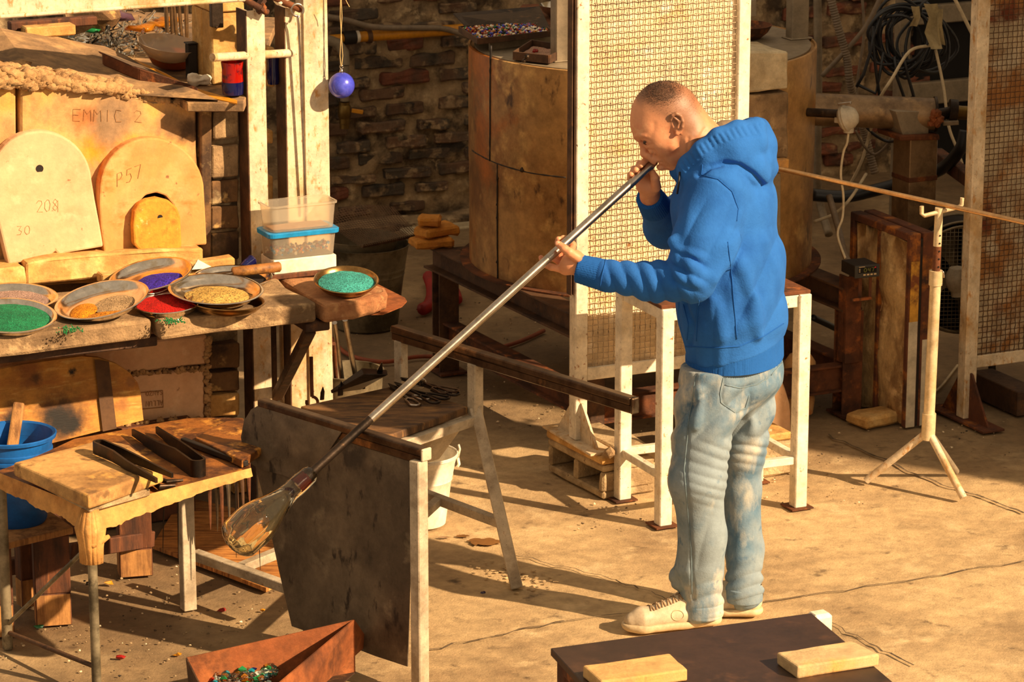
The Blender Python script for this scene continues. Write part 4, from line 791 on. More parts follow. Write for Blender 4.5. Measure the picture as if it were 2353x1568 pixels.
for k in range(900):
    u = rng.random(); v = rng.random()
    px = 470 + u*250 + v*60; py = 1545 - u*66 + v*70 + rng.uniform(-6,6)
    if px > 815 - 255*(py-1425)/215 - 42: continue
    mb.cur = rng.randrange(9) if rng.random() < .55 else 0
    mb.blob(G(px, py, .075) + Vector((0,0,rng.uniform(-.02,.018))), rng.uniform(.005,.012), k, 1, .6, (1.25,1,.8))
for k in range(4): mb.cur = 0; mb.tube([G(668+k*6,1510,.07), G(680+k*3,1488,.11), G(683+k,1455,.14)], [.004,.002,.0012], 6)
tag(standalone('broken_glass', mb, [M_[c] for c in cols], 'heap of clear blue green and amber broken glass in the rusty box', 'glass cullet', smooth=.6), kind='stuff')
# ------------------------------------------------------------------ glassblower's bench
ZR = .71
L0, L1, R0, R1 = G(600,915,ZR), G(978,1030,ZR), G(905,746,ZR), G(1456,913,ZR)
gb = thing('glassblowing_bench', G(900,1350), 'steel glassblowing bench with wooden seat, two long rails and grey side panel', 'workbench')
def railm(p, q, name):
    mb = MB(); d = (q-p).normalized(); s = Vector((d.y,-d.x,0)); mb.bar(p-Vector((0,0,.012)), q-Vector((0,0,.012)), .034, .024); o = build(name, mb, M_['rail'], gb, bevel=.006, seg=2)
    mb = MB(); mb.bar(p-Vector((0,0,.036)), q-Vector((0,0,.036)), .022, .026); build('rail_web', mb, M_['rail'], gb, bevel=.003); return o
railm(L0, L1, 'rail'); railm(R0, R1, 'rail')
mb = MB(); d = (L1-L0).normalized(); mb.bar(L1-Vector((0,0,.018))-d*.002, L1-Vector((0,0,.018))+d*.006, .036, .036); build('rail_cap', mb, M_['speckled'], gb, bevel=.006, seg=2)
mb = MB(); d = (R1-R0).normalized(); mb.bar(R1-Vector((0,0,.024)), R1-Vector((0,0,.024))+d*.01, .03, .05); build('rail_cap', mb, M_['tool_lite'], gb, bevel=.006, seg=2)
LM = frame(L0, math.atan2(L1.y-L0.y, L1.x-L0.x))
def lp(pts, ly=0): return [(onplane(LM,x,y,ly).x, onplane(LM,x,y,ly).z) for x,y in pts]
def panel(name, pts, ly, th, m, **kw): mb = MB(); mb.prism(LM, lp(pts, ly), ly, ly+th); return build(name, mb, M_[m], gb, **kw)
panel('side_panel', [(606,928),(950,1035),(936,1533),(860,1508),(790,1481),(670,1440),(640,1310),(604,1140),(586,1070),(570,1000)], -.004, .004, 'gray_paint', bevel=.0008)
panel('curved_plate', [(604,926),(576,942),(560,968),(553,1005),(559,1042),(578,1068),(600,1080),(648,1092),(700,1112),(722,1090),(760,1030),(790,985)], -.016, .003, 'gray_paint', bevel=.0008)
mb = MB(); e = loc(LM, L1); mb.box(LM, e.x-.036, e.x+.002, -.03, .008, 0, ZR-.036); build('leg', mb, M_['speckled'], gb, bevel=.003)
mb = MB(); mb.box(LM, .16, .19, .003, .033, 0.0, ZR-.04); build('leg', mb, M_['speckled'], gb, bevel=.003)
pm = G(1091,935,.53); RM = frame(R0, math.atan2(R1.y-R0.y, R1.x-R0.x)); qx = loc(RM, pm).x
qq = onplane(RM, 1092, 840, 0).x
mb = MB(); mb.box(RM, qq-.019, qq+.019, -.018, .018, .50, ZR-.045); build('post', mb, M_['speckled'], gb, bevel=.003)
f1 = G(1188,1353); lt = RM @ Vector((qq, 0, .525)); mb = MB(); mb.bar(lt, Vector((f1.x,f1.y,0)), .036, .036, (0,1,0)); build('leg', mb, M_['speckled'], gb, bevel=.003)
qb = onplane(RM, 921, 790, 0).x
mb = MB(); mb.box(RM, qb-.017, qb+.017, -.016, .016, 0, ZR-.045); build('leg', mb, M_['speckled'], gb, bevel=.003)
sz = .53; seat = [G(690,934,sz), G(880,1006,sz), RM @ Vector((qq-.01,-.02,sz)), RM @ Vector((qb+.02,-.025,sz))]
mb = MB(); mb.hexa([p-Vector((0,0,.024)) for p in seat], seat); build('seat', mb, M_['wood_seat'], gb, bevel=.003, cuts=1)
mb = MB(); mb.bar(seat[1]-Vector((0,0,.042)), RM @ Vector((qq,0,sz-.042)), .03, .03); build('seat_frame', mb, M_['speckled'], gb, bevel=.002)
mb = MB(); mb.bar(seat[0]-Vector((0,0,.042)), seat[3]-Vector((0,0,.042)), .03, .03); build('seat_frame', mb, M_['speckled'], gb, bevel=.002)
hp = [G(890,1018,sz-.06), G(1078,962,sz-.06), G(1000,940,sz-.06), G(840,985,sz-.06)]; c_ = sum(hp, Vector())/4
mb = MB(); mb.hexa([c_.lerp(p,.45)-Vector((0,0,.12)) for p in hp], hp); build('chute', mb, M_['speckled'], gb, bevel=.002)
lq = lt.lerp(f1, .64); mb = MB(); far = RM @ Vector((qb,0,lq.z)); mb.bar(lq, far, .03, .028); build('stretcher', mb, M_['speckled'], gb, bevel=.002)
mb = MB(); mm_ = lq.lerp(far,.62); mb.bar(mm_, LM @ Vector((.30,.02,lq.z)), .028, .026); build('stretcher', mb, M_['speckled'], gb, bevel=.002)
# shears on the seat
def shears(label, tip, piv, h1, h2, m, dz=0, w=.016):
    z = sz+.006+dz; t = thing('shears', G(piv[0],piv[1],sz), label, 'shears', 'shears piled on the bench seat'); P = G(piv[0],piv[1],z); T = G(tip[0],tip[1],z)
    for k,hp_ in enumerate((h1,h2)):
        H = G(hp_[0],hp_[1],z + .004*k); d = (H-P); L = d.length; d.normalize(); s = Vector((-d.y,d.x,0))
        pts = [P, P.lerp(H,.45)+s*w*(.4 if k else -.4)*0, P.lerp(H,.5)-s*w*.7, H-d*w*.9-s*w, H-d*w*.3-s*w*.75, H-s*w*.2, H+s*w*.3, H-d*w*.4+s*w*.9, H-d*w*1.2+s*w*.9, P.lerp(H,.55)+s*w*.75, P.lerp(H,.42)]
        mb = MB(); mb.tube(pts, .0042, 7); build('handle', mb, M_[m], t, smooth=1)
    for k in (-1,1):
        d = (T-P); s = Vector((-d.y,d.x,0)).normalized()*.010*k; mb = MB(); mb.hexa([P-s*.4, P+s, T.lerp(P,.4)+s*1.1, T+s*.15], [p+Vector((0,0,.004)) for p in (P-s*.4, P+s, T.lerp(P,.4)+s*1.1, T+s*.15)]); build('blade', mb, M_['tool'], t, bevel=.0006)
    mb = MB(); mb.tube([P-Vector((0,0,.004)), P+Vector((0,0,.009))], .007, 12); build('rivet', mb, M_['tool_lite'], t, smooth=.8); return t
shears('bright wire handled shears nearest the front edge of the bench seat', (891,883), (922,903), (957,932), (985,918), 'steel')
shears('dark shears with narrow loops second from the front of the seat pile', (905,880), (940,896), (1004,926), (1030,916), 'tool', .008)
shears('brown handled shears at the right back of the seat pile', (922,874), (966,884), (1030,908), (1052,908), 'tool', .010)
shears('shears with bright pivot lying topmost at the back of the pile', (920,870), (972,880), (1026,904), (1050,900), 'rail', .016)
mb = MB(); c = G(968,880,sz+.02); mb.tube([c+Vector((.014*math.cos(a),.006*math.sin(a),.012*math.sin(a))) for a in [k*.45 for k in range(15)]], .003, 7); standalone('steel_ring', mb, 'steel', 'small bright steel ring tied round the shears at the back of the pile', 'ring', smooth=2)
# paddles and tongs sticking up behind the seat
mb = MB(); mb.hexa([G(760,905,.5),G(830,896,.5),G(828,890,.5),G(758,898,.5)], [G(838,860,.60),G(893,862,.60),G(890,850,.60),G(832,846,.60)]); standalone('steel_paddle', mb, 'steel_dark', 'dark bent steel paddle leaning behind the bench seat', 'paddle', bevel=.003)
mb = MB(); mb.hexa([G(862,862,.58),G(880,860,.58),G(880,856,.58),G(862,857,.58)], [G(876,834,.66),G(879,834,.66),G(879,833,.66),G(876,833,.66)]); standalone('pointed_scraper', mb, 'tool_lite', 'upright pointed steel scraper behind the dark paddle', 'blade', bevel=.001)
for k,(px,py,top,w) in enumerate([(740,905,889,7),(782,895,876,9),(836,880,858,5)]):
    mb = MB(); b = G(px,py+14,.5); t_ = V(px+2,top,b.y); mb.tube([b, b.lerp(t_,.6), t_], [w/760,w/800,.0012], 6, flat=.4)
    standalone('tool_tip', mb, 'tool', ['leftmost dark pointed tool tip behind the bench seat edge','middle dark pointed tool tip behind the bench seat edge','small dark tool tip against the steel paddle'][k], 'tool tip')
mb = MB(); c = V(717,912,9.95); mb.tube([V(715,820,10.0), V(716,880,9.97), c], .006, 8); mb.tube([c+Vector((.018*math.cos(a),0,-.018+.018*math.sin(a))) for a in [R(90-k*24) for k in range(13)]], .005, 8); standalone('ring_tool', mb, 'rust', 'thin rusty rod ending in a ring behind the bench seat', 'rod', smooth=2)
# steel pot and pipes behind
c = G(820,965,0.0); c = Vector((c.x, 10.75, .0)); c.x = V(800,860,10.75).x
mb = MB(); zt2 = V(800,850,10.75).z
mb.lathe(Matrix.Translation(c), [(.0005,0),(.11,0),(.118,zt2-.01),(.124,zt2),(.115,zt2),(.108,.01),(.0005,.01)], 40); standalone('steel_pot', mb, 'galv', 'pale metal tub holding the standing pipes behind the bench', 'tub', smooth=.7)
for k,(a,b,r,l) in enumerate([((769,742),(792,905),.0085,'left bright blowpipe standing in the tub behind the bench'),((767,790),(776,902),.0075,'brown tinted blowpipe standing left of the bright pair'),((793,735),(824,895),.0095,'right bright blowpipe standing in the tub behind the bench')]):
    p0 = V(a[0],a[1],10.55); p1 = V(b[0]-2,b[1],10.72); mb = MB(); mb.tube([p0,p1], r, 12); standalone('standing_pipe', mb, 'steel' if k != 1 else 'rust', l, 'pipe', 'pipes standing in the tub', smooth=.8)
# white bucket under the bench
c = G(968,1203); bk = thing('bucket', c, 'white enamel bucket on the sunlit floor under the bench chute', 'bucket')
mb = MB(); mb.lathe(Matrix.Translation(c), [(.0005,.006),(.070,.006),(.074,0),(.079,.004),(.092,.10),(.099,.15),(.102,.153),(.101,.158),(.104,.166),(.104,.171),(.110,.205),(.117,.228),(.121,.230),(.120,.236),(.114,.234),(.088,.10),(.07,.012),(.0005,.012)], 48); build('body', mb, M_['white_enamel'], bk, smooth=.7)
mb = MB(); mb.tube([c+Vector((.118*math.cos(a),.118*math.sin(a), .225+.0*a)) + Vector((0,0,.012)) for a in [R(-80+k*9) for k in range(21)]] , .0032, 7)
ear = c + Vector((.119,.02,.215)); mb.tube([ear, ear+Vector((.006,0,.03)), ear+Vector((.002,0,.045))], .004, 7); mb.tube([ear+Vector((0,0,.0)), ear+Vector((.004,-.004,-.02)), ear+Vector((-.002,-.006,-.03))], .005, 7)
build('handle', mb, M_['white_enamel'], bk, smooth=2)
# blowpipe with its glass
PM = V(1506,371,9.20); PE = V(722,1081,8.62); pd = (PE-PM).normalized()
bp = thing('blowpipe', (PM+PE)/2, 'long steel blowpipe held by the man with a clear glass bulb at its end', 'blowpipe')
mb = MB(); mb.tube([PM, PM+pd*.02, PM.lerp(PE,.84)], [.0095,.0122,.0128], 20); build('pipe', mb, M_['steel'], bp, smooth=.8)
mb = MB(); mb.tube([PM.lerp(PE,.84), PM.lerp(PE,.9), PE+pd*.03], [.0128,.0125,.013], 16); build('iron_end', mb, M_['steel_dark'], bp, smooth=.8)
mb = MB(); mb.tube([PM-pd*.012, PM+pd*.004], [.007,.0085], 14); build('mouthpiece', mb, M_['steel_dark'], bp, smooth=.8)
E2 = None
for k in range(400):
    p = PE + pd*(.001*k); q = p - CP; f = q.y*math.cos(PIT)-q.z*math.sin(PIT)
    if 1176.5+FPX*q.x/f < 528: break
LG = .001*k
ax = pd; u_ = ax.cross(Vector((0,0,1))).normalized(); w_ = ax.cross(u_)
def glassbody(prof_o, prof_i, m, name, ribs=0):
    n = 72; mb = MB(); rows = []
    for s_, r in prof_o:
        row = []
        for k in range(n):
            a = 2*math.pi*k/n; rr = r*(1+ribs*math.cos(12*a + s_*9)*min(1,s_/.05)); row.append(PE + ax*s_ + (u_*math.cos(a)+w_*math.sin(a))*rr)
        rows.append(row)
    for s_, r in prof_i: rows.append([PE + ax*s_ + (u_*math.cos(2*math.pi*k/n)+w_*math.sin(2*math.pi*k/n))*r for k in range(n)])
    m_ = len(rows); mb.add([p for r in rows for p in r], [(i*n+k, i*n+(k+1)%n, (i+1)*n+(k+1)%n, (i+1)*n+k) for i in range(m_-1) for k in range(n)])
    return build(name, mb, M_[m], bp, smooth=3)
k = LG
po = [(.004,.0135),(.006,.020),(.02,.0265),(.05,.028),(.072,.0285),(.09,.027),(.115,.031),(.15,.041),(.185,.053),(.212,.0605),(.232,.0625),(k-.030,.0605),(k-.018,.052),(k-.008,.038),(k-.002,.02),(k,.0006)]
po = [(s_*1.0, r) for s_, r in po if s_ < .24 or s_ >= k-.031]
pi_ = [(k-.008,.0006),(k-.010,.018),(k-.016,.033),(k-.026,.045),(k-.038,.052),(.225,.055),(.205,.053),(.18,.046),(.15,.035),(.12,.024),(.10,.016),(.085,.008),(.08,.0006)]
glassbody(po, pi_, 'gather', 'glass_bulb', .007)
mb = MB(); mb.tube([PE+ax*.028, PE+ax*.066], [.0145,.0165], 20); build('hot_collar', mb, M_['gather_red'], bp, smooth=.8)
# ------------------------------------------------------------------ white stool table behind the man
sA, sB, sC = G(1430,1148), G(1523,1208), G(1833,1166); sD = sA + sC - sB
st_ = thing('stool_table', (sA+sC)/2, 'tall white painted steel table with rusty brown top behind the man', 'table')
sang = math.atan2(sC.y-sB.y, sC.x-sB.x)
hh = .022; HT = .725
for p in (sA,sB,sC,sD):
    F_ = frame(p, A); mb = MB(); mb.box(F_, -hh, hh, -hh, hh, .004, HT); build('leg', mb, M_['white_paint'], st_, bevel=.003)
    mb = MB(); mb.box(F_, -.04, .04, -.035, .045, 0, .005); build('foot_plate', mb, M_['rust'], st_)
for p,q in ((sA,sB),(sB,sC),(sC,sD),(sD,sA)):
    for z,w in ((.165,.026),(HT-.022,.04)):
        if (p,q) == (sB,sC) and z < .3: p2, q2 = p.lerp(q,0), q
        mb = MB(); d = (q-p).normalized()*.02; mb.bar(p+d+Vector((0,0,z)), q-d+Vector((0,0,z)), .026, w); build('stretcher' if z < .3 else 'apron', mb, M_['white_paint'], st_, bevel=.002)
mb = MB(); ctr = (sA+sC)/2; ring = [ctr + (p-ctr)*1.09 for p in (sA,sB,sC,sD)]; mb.hexa([p+Vector((0,0,HT)) for p in ring], [p+Vector((0,0,HT+.012)) for p in ring]); build('top', mb, M_['rust'], st_, bevel=.002)
# ------------------------------------------------------------------ wire mesh screens
def crimp(n, pitch, ph, r=.0017, amp=.0020):
    pts = []
    for k in range(n*4+1):
        t = k/4; pts.append(Vector((0, amp*math.cos(math.pi*t + ph), t*pitch)))
    mb = MB(); mb.tube(pts, r, 4, caps=False); me = bpy.data.meshes.new('wire'); me.from_pydata(mb.v, [], mb.f); me.polygons.foreach_set('use_smooth', [True]*len(me.polygons)); return me
def screen(SMx, X0, X1, Z0, Z1, pw, pd_, root, mwire, mboard, mframe, pitch=.0196, side=.03):
    for x0, x1, z0 in ((X0-pw, X0, 0), (X1, X1+pw*1.0, 0)):
        mb = MB(); mb.box(SMx, x0, x1, 0, pd_, root['zb'], Z1+.05); build('post', mb, M_[mframe], root, bevel=.003)
    mb = MB(); mb.box(SMx, X0, X1, .004, pd_-.004, Z0-.045, Z0); build('bottom_rail', mb, M_[mframe], root, bevel=.003)
    mb = MB(); mb.box(SMx, X0, X1, .004, pd_-.004, Z1, Z1+.045); build('top_rail', mb, M_[mframe], root, bevel=.003)
    mb = MB(); mb.box(SMx, X0+.001, X1-.001, .0215, .048, Z0+.001, Z1-.001); build('backing_board', mb, M_[mboard], root, rough=(.0012,7,3), cuts=5)
    nz = int((Z1-Z0)/pitch); nx_ = int((X1-X0)/pitch)
    va = [crimp(nz, pitch, 0), crimp(nz, pitch, math.pi)]; ha = [crimp(nx_, pitch, math.pi), crimp(nx_, pitch, 0)]
    for me in va+ha: me.materials.append(M_[mwire])
    base = -wl(root); Tm = Matrix.Translation(base)
    for i in range(nx_+1):
        o = bpy.data.objects.new('wire', va[i%2]); C.objects.link(o); o.parent = root; o.matrix_local = Tm @ SMx @ Matrix.Translation(Vector((X0+.004+i*pitch, .011, Z0)))
    for j in range(nz+1):
        o = bpy.data.objects.new('wire', ha[j%2]); C.objects.link(o); o.parent = root; o.matrix_local = Tm @ SMx @ Matrix.Translation(Vector((X0, .011, Z0+.004+j*pitch))) @ Matrix.Rotation(R(90), 4, 'Y')
zb1 = .155
SM = frame(G(1318,1014,zb1), A)
def sx(px, py, M=SM): q = onplane(M, px, py, 0); return q.x, q.z
s1_ = thing('mesh_screen', SM @ Vector((.3,.02,zb1)), 'bright white framed wire mesh heat screen standing on cinder blocks behind the man', 'heat screen', 'wire mesh heat screens'); s1_['zb'] = zb1
X0 = sx(1352,600)[0]; X1 = sx(1694,300)[0]; Z0 = sx(1352,846)[1]
screen(SM, X0, X1, Z0, 1.78, .045, .05, s1_, 'wire', 'board', 'white_paint')
mb = MB(); q = sx(1312,680); xl = sx(1322,400)[0]; mb.box(SM, xl-.010, xl+.003, .012, .03, q[1], 1.82); mb.box(SM, xl-.014, xl-.010, .0, .034, q[1], 1.82); mb.box(SM, xl-.004, xl-.001, .0, .012, q[1], 1.82); build('dark_track', mb, M_['rust_dark'], s1_, bevel=.001)
def foot(SMx, xc, z, root, m, h=.13):
    for s in (-1,1):
        mb = MB(); mb.add([SMx @ Vector(p) for p in ((xc-.004,.025-s*.025,z),(xc+.004,.025-s*.025,z),(xc+.004,.025-s*.025,z+h),(xc-.004,.025-s*.025,z+h),(xc-.004,.025-s*.15,z),(xc+.004,.025-s*.15,z),(xc+.004,.025-s*.035,z+h*.98),(xc-.004,.025-s*.035,z+h*.98))], [(0,1,2,3),(4,7,6,5),(0,4,5,1),(1,5,6,2),(2,6,7,3),(3,7,4,0)]); build('gusset', mb, M_[m], root)
    mb = MB(); mb.box(SMx, xc-.045, xc+.045, -.16, .21, z-.008, z); build('base_plate', mb, M_[m], root, bevel=.001)
foot(SM, X0-.022, zb1+.0, s1_, 'white_rust'); foot(SM, X1+.022, zb1, s1_, 'white_rust')
# thin yellow bricks and hollow cinder blocks under the screen
CM = frame(G(1385,1150), A+R(4)); HB = .118
def cinder(Mx, label, x0=0, x1=.20, y0=0, y1=.37, H=HB):
    t = thing('cinder_block', Mx @ Vector(((x0+x1)/2,(y0+y1)/2,0)), label, 'cinder block'); w = .026; ym = (y0+y1)/2; mb = MB()
    # lies on its side: the cores open along local x
    for (a,b,c_,d_) in ((y0,y1,0,w),(y0,y1,H-w,H)): mb.box(Mx, x0, x1, a, b, c_, d_)
    for yy in (y0, ym-w/2, y1-w): mb.box(Mx, x0, x1, yy, yy+w, w-.0005, H-w+.0005)
    mb.box(Mx, x1-.03, x1-.001, y0+.002, y1-.002, .002, H-.002)
    build('shell', mb, M_['cinder'], t, bevel=.006, rough=(.004,14,3), cuts=2); return t
cinder(CM, 'hollow cinder block lying on its side under the left foot of the bright screen')
mb = MB(); mb.box(CM, -.004, .085, .0, .375, HB+.001, zb1-.009); standalone('firebrick', mb, 'firebrick', 'thin yellow firebrick between the cinder block and screen foot', 'brick', bevel=.008, seg=2)
mb = MB(); mb.box(CM, .09, .20, .03, .36, HB+.001, zb1-.006); standalone('firebrick', mb, 'cinder', 'pale flat tile behind the yellow firebrick on the cinder block', 'brick', bevel=.006)
mb = MB(); mb.blob(G(1402,1040,zb1+.012), .024, 4, 1, .5, (1,1,.8)); standalone('rubble_chip', mb, 'stone', 'broken grey chip beside the yellow firebrick on the cinder block', 'rubble')
CM2 = frame(SM @ Vector((X1+.02,.0,0)), A)
mb = MB(); mb.box(CM2, -.06, .12, -.20, .20, 0, HB); standalone('concrete_block', mb, 'cinder', 'pale concrete block under the right foot of the bright screen', 'block', bevel=.01, rough=(.005,12,7), cuts=3)
mb = MB(); mb.box(CM2, -.05, .11, -.19, .2, HB+.001, zb1-.009); standalone('firebrick', mb, 'firebrick', 'yellow tile on the concrete block under the right screen foot', 'brick', bevel=.006)
mb = MB(); mb.box(frame(G(1462,1128), A), 0, .085, 0, .22, 0, .135); standalone('concrete_block', mb, 'cinder', 'rough pale concrete block against the stool leg right of the hollow one', 'block', bevel=.01, rough=(.005,12,9), cuts=3)
# right screen
SM2 = frame(G(2231,968), A); s2_ = thing('mesh_screen', SM2 @ Vector((.3,.02,0)), 'shaded rust-stained wire mesh heat screen at the right edge', 'heat screen', 'wire mesh heat screens'); s2_['zb'] = .01
xa = onplane(SM2, 2251, 700, 0); X0b = xa.x; Z0b = onplane(SM2, 2256, 818, 0).z
screen(SM2, X0b, X0b+.62, Z0b, 1.62, .05, .05, s2_, 'wire_rust', 'board_rust', 'white_rust')
foot(SM2, X0b-.025, .009, s2_, 'rust_frame', .17); foot(SM2, X0b+.64, .009, s2_, 'rust_frame', .17)
mb = MB(); mb.box(frame(G(2330,955), A), 0, .1, -.02, .3, 0, .09); standalone('rusty_pedestal', mb, 'rust_dark', 'dark rusty steel foot at the right edge below the shaded screen', 'steel foot', bevel=.003)
# ------------------------------------------------------------------ big drum furnace in the middle
DC = Vector((.474, 11.75, 0)); DR = .632; DZ0, DZ1 = .48, 1.275
dr = thing('drum_furnace', Vector((DC.x,DC.y,0)), 'big stained brown steel drum furnace on a rusty stand behind the screen', 'furnace')
mb = MB(); T_ = Matrix.Translation(DC)
mb.lathe(T_, [(.0005,DZ0),(DR,DZ0),(DR,DZ0+.37),(DR+.0015,DZ0+.375),(DR+.0015,DZ1),(DR-.006,DZ1+.002),(DR-.008,DZ1-.006),(.0005,DZ1-.006)], 96); build('shell', mb, M_['drum'], dr, smooth=.5)
mb = MB(); mb.lathe(T_, [(DR-.01,DZ0-.006),(DR+.035,DZ0-.006),(DR+.035,DZ0),(DR-.01,DZ0)], 96, closed=True); build('bottom_flange', mb, M_['rust'], dr)
mb = MB(); mb.lathe(T_, [(.0005,DZ1-.004),(DR-.02,DZ1-.004),(DR-.02,DZ1+.002),(.0005,DZ1+.002)], 96); build('top_plate', mb, M_['conduit'], dr)
def cyl_hit(px, py, r=DR):
    d = ray(px,py); a = d.x**2+d.y**2; o = CP - DC; b = 2*(o.x*d.x+o.y*d.y); c_ = o.x**2+o.y**2-r*r; return CP + d*((-b-math.sqrt(max(0,b*b-4*a*c_)))/(2*a))
def seam(pts, r, m='black_steel', nm='weld_seam', jit=.3):
    P = [cyl_hit(*p, DR+.001) for p in pts]; Q = []
    for a,b in zip(P,P[1:]):
        for k in range(10):
            q = a.lerp(b,k/10); v = q-DC; l = math.hypot(v.x,v.y); q.x = DC.x+v.x/l*(DR+.001); q.y = DC.y+v.y/l*(DR+.001); Q.append(q)
    Q.append(P[-1]); rs = [r*(1+jit*noise.noise(Vector((k*.9,r*900,0)))*2) for k in range(len(Q))]; mb = MB(); mb.tube(Q, rs, 6); return build(nm, mb, M_[m], dr, smooth=2)
seam([(1128,105),(1127,200),(1127,300),(1126,370)], .0045); seam([(1143,376),(1143,450),(1143,560),(1144,648)], .0035); seam([(1085,345),(1105,358),(1140,375),(1220,398),(1300,408)], .0025)
for px,py in [(1200,390),(1204,140),(1211,130),(1144,410),(1143,470),(1143,500),(1143,602)]: mb = MB(); mb.blob(cyl_hit(px,py), .010 if px > 1150 else .006, px, 1, .3, (1,1,1)); build('weld_knob', mb, M_['steel_dark'], dr, smooth=3)
# welded stand
BL, FLc, FR_, BR = Vector((-.25,11.88,0)), Vector((.27,10.87,0)), Vector((1.207,11.31,0)), Vector((.69,12.32,0))
def ibeam(p, q, z0, z1, w, nm='beam', m='rust_dark'):
    mb = MB(); t = .008; up = Vector((0,0,1)); 
    mb.bar(p+up*(z1-t/2), q+up*(z1-t/2), w, t); mb.bar(p+up*(z0+t/2), q+up*(z0+t/2), w, t); mb.bar(p+up*((z0+z1)/2), q+up*((z0+z1)/2), .008, z1-z0-2*t+.001); return build(nm, mb, M_[m], dr, bevel=.001)
dE2 = (FLc-BL).normalized(); ibeam(BL-dE2*.10, FLc+dE2*.06, .385, .474, .085); dE3 = (FR_-BR).normalized(); ibeam(BR-dE3*.1, FR_+dE3*.02, .385, .474, .085)
ibeam(BL, FLc, .11, .20, .06, 'lower_beam', 'rust'); ibeam(FLc, FR_, .09, .19, .05, 'lower_beam', 'rust'); ibeam(BR, FR_, .11, .20, .06, 'lower_beam', 'rust'); ibeam(BL, BR, .39, .47, .05, 'beam')
for p in (BL, FLc, FR_, BR):
    mb = MB(); F_ = frame(p, A); mb.box(F_, -.04, .04, -.035, -.028, .008, .386); mb.box(F_, -.04, .04, .028, .035, .008, .386); mb.box(F_, -.004, .004, -.028, .028, .008, .386); build('leg', mb, M_['rust' if p is FR_ else 'rust_dark'], dr, bevel=.001)
    mb = MB(); mb.box(F_, -.05, .06, -.07, .06, 0, .008); build('foot_plate', mb, M_['rust'], dr)
mb = MB(); F_ = frame(FR_, A); mb.box(F_, -.04, .022, -.046, -.038, .2, .52); mb.box(F_, .015, .022, -.038, .01, .2, .52); mb.box(F_, -.04, -.033, -.038, .01, .2, .52); build('post_extension', mb, M_['rust'], dr, bevel=.001)
# things on the drum
zt = DZ1+.002
def quad_tray(pts, z, h, label, m, wall=.006):
    P = [G(x,y,z) for x,y in pts]; c = sum(P,Vector())/4; t = thing('tray', Vector((c.x,c.y,z-h)), label, 'tray')
    mb = MB(); mb.hexa([p-Vector((0,0,h)) for p in P], [p-Vector((0,0,h-.003)) for p in P]); build('bottom', mb, M_[m], t)
    mb = MB()
    for a,b in zip(P, P[1:]+P[:1]): mb.bar(a-Vector((0,0,h/2)), b-Vector((0,0,h/2)), wall, h)
    build('rim', mb, M_[m], t, bevel=.001); return P
t1z = zt+.055
P = quad_tray([(1098,88),(1268,70),(1243,46),(1055,60)], t1z, .022, 'dark steel tray heaped with multicoloured glass beads on the drum furnace', 'rust_dark')
mb = MB(); rng = random.Random(12); bcol = ['hose_red','white_enamel','gas_yellow','blue_glass_ball','glass_orange','black_leather','glass_green','refr_orange']
for k in range(900):
    u = rng.uniform(.03,.97); v = rng.uniform(.04,.96); p = P[0].lerp(P[1],u).lerp(P[3].lerp(P[2],u),v); mb.cur = rng.choice([0,0,1,1,1,2,3,3,4,4,5,5,6,7]); mb.blob(p-Vector((0,0,.013-rng.random()*.010-.012*math.sin(u*3.14)*math.sin(v*3.14))), rng.uniform(.0035,.0065), k, 0, .3)
tag(standalone('glass_beads', mb, [M_[c] for c in bcol], 'mixed coloured glass beads heaped in the long tray on the drum', 'glass beads'), kind='stuff')
SMt = frame(G(1120,118,zt), A); w = loc(SMt, G(1320,88,zt)).x
mb = MB(); q = G(1124,116,zt); q2 = G(1300,92,zt); mb.bar(q+Vector((0,0,.018)), q2+Vector((0,0,.018)), .006, .036); mb.bar(q+Vector((.0,.06,.03)), q2+Vector((0,.06,.03)), .11, .004); standalone('cream_angle', mb, 'conduit', 'cream painted angle strip under the bead tray on the drum', 'angle strip', bevel=.001)
P2 = quad_tray([(1180,118),(1262,127),(1310,105),(1222,91)], zt+.036, .03, 'small rusty tray with fine grains and a red dab beside the gray post', 'rust_dark')
mb = MB(); c = sum(P2,Vector())/4 - Vector((0,0,.024)); mb.hexa([c+(p-c)*.86-Vector((0,0,.025)) for p in P2], [c+(p-c)*.86-Vector((0,0,.016)) for p in P2])
tag(standalone('glass_grains', mb, mat('mixed_grain', (190,150,120), .8, mix=[((120,90,90), 240, .5, .58), ((220,60,40), 200, .6, .66)], bump=(.5,200)), 'pinkish fine grains spread in the small rusty tray', 'glass grains', rough=(.003,80,2), cuts=8), kind='stuff')
mb = MB()
for k in range(6): mb.blob(G(1232+rng.uniform(-5,5), 117+rng.uniform(-2,2), zt+.02), .006, k, 1, .4)
tag(standalone('red_grains', mb, 'hose_red', 'bright red dab of grains in the small rusty tray', 'glass grains'), kind='stuff')
mb = MB(); P3 = [G(1072,62,zt+.05), G(1265,66,zt+.05), G(1240,14,zt+.09), G(1041,30,zt+.09)]; mb.hexa([p-Vector((0,0,.006)) for p in P3], P3); standalone('steel_plate', mb, 'steel_dark', 'dark steel plate lying behind the bead tray on the drum', 'plate', bevel=.001)
mb = MB(); P3 = [G(1150,70,zt+.03), G(1400,60,zt+.03), G(1380,2,zt+.03), G(1200,10,zt+.03)]; mb.hexa([p-Vector((0,0,.03)) for p in P3], P3); standalone('steel_plate', mb, 'rust', 'brown steel plate under the steel bowl on the drum', 'plate', bevel=.001)
def bowl(px, py, z, r, label, m):
    c = G(px,py,z); mb = MB(); mb.lathe(Matrix.Translation(c), [(.0005,0),(r*.55,0),(r*.85,r*.25),(r,r*.5),(r*1.02,r*.52),(r*.98,r*.52),(r*.82,r*.28),(r*.5,r*.06),(.0005,r*.06)], 40); return standalone('bowl', mb, m, label, 'bowl', smooth=.8), c
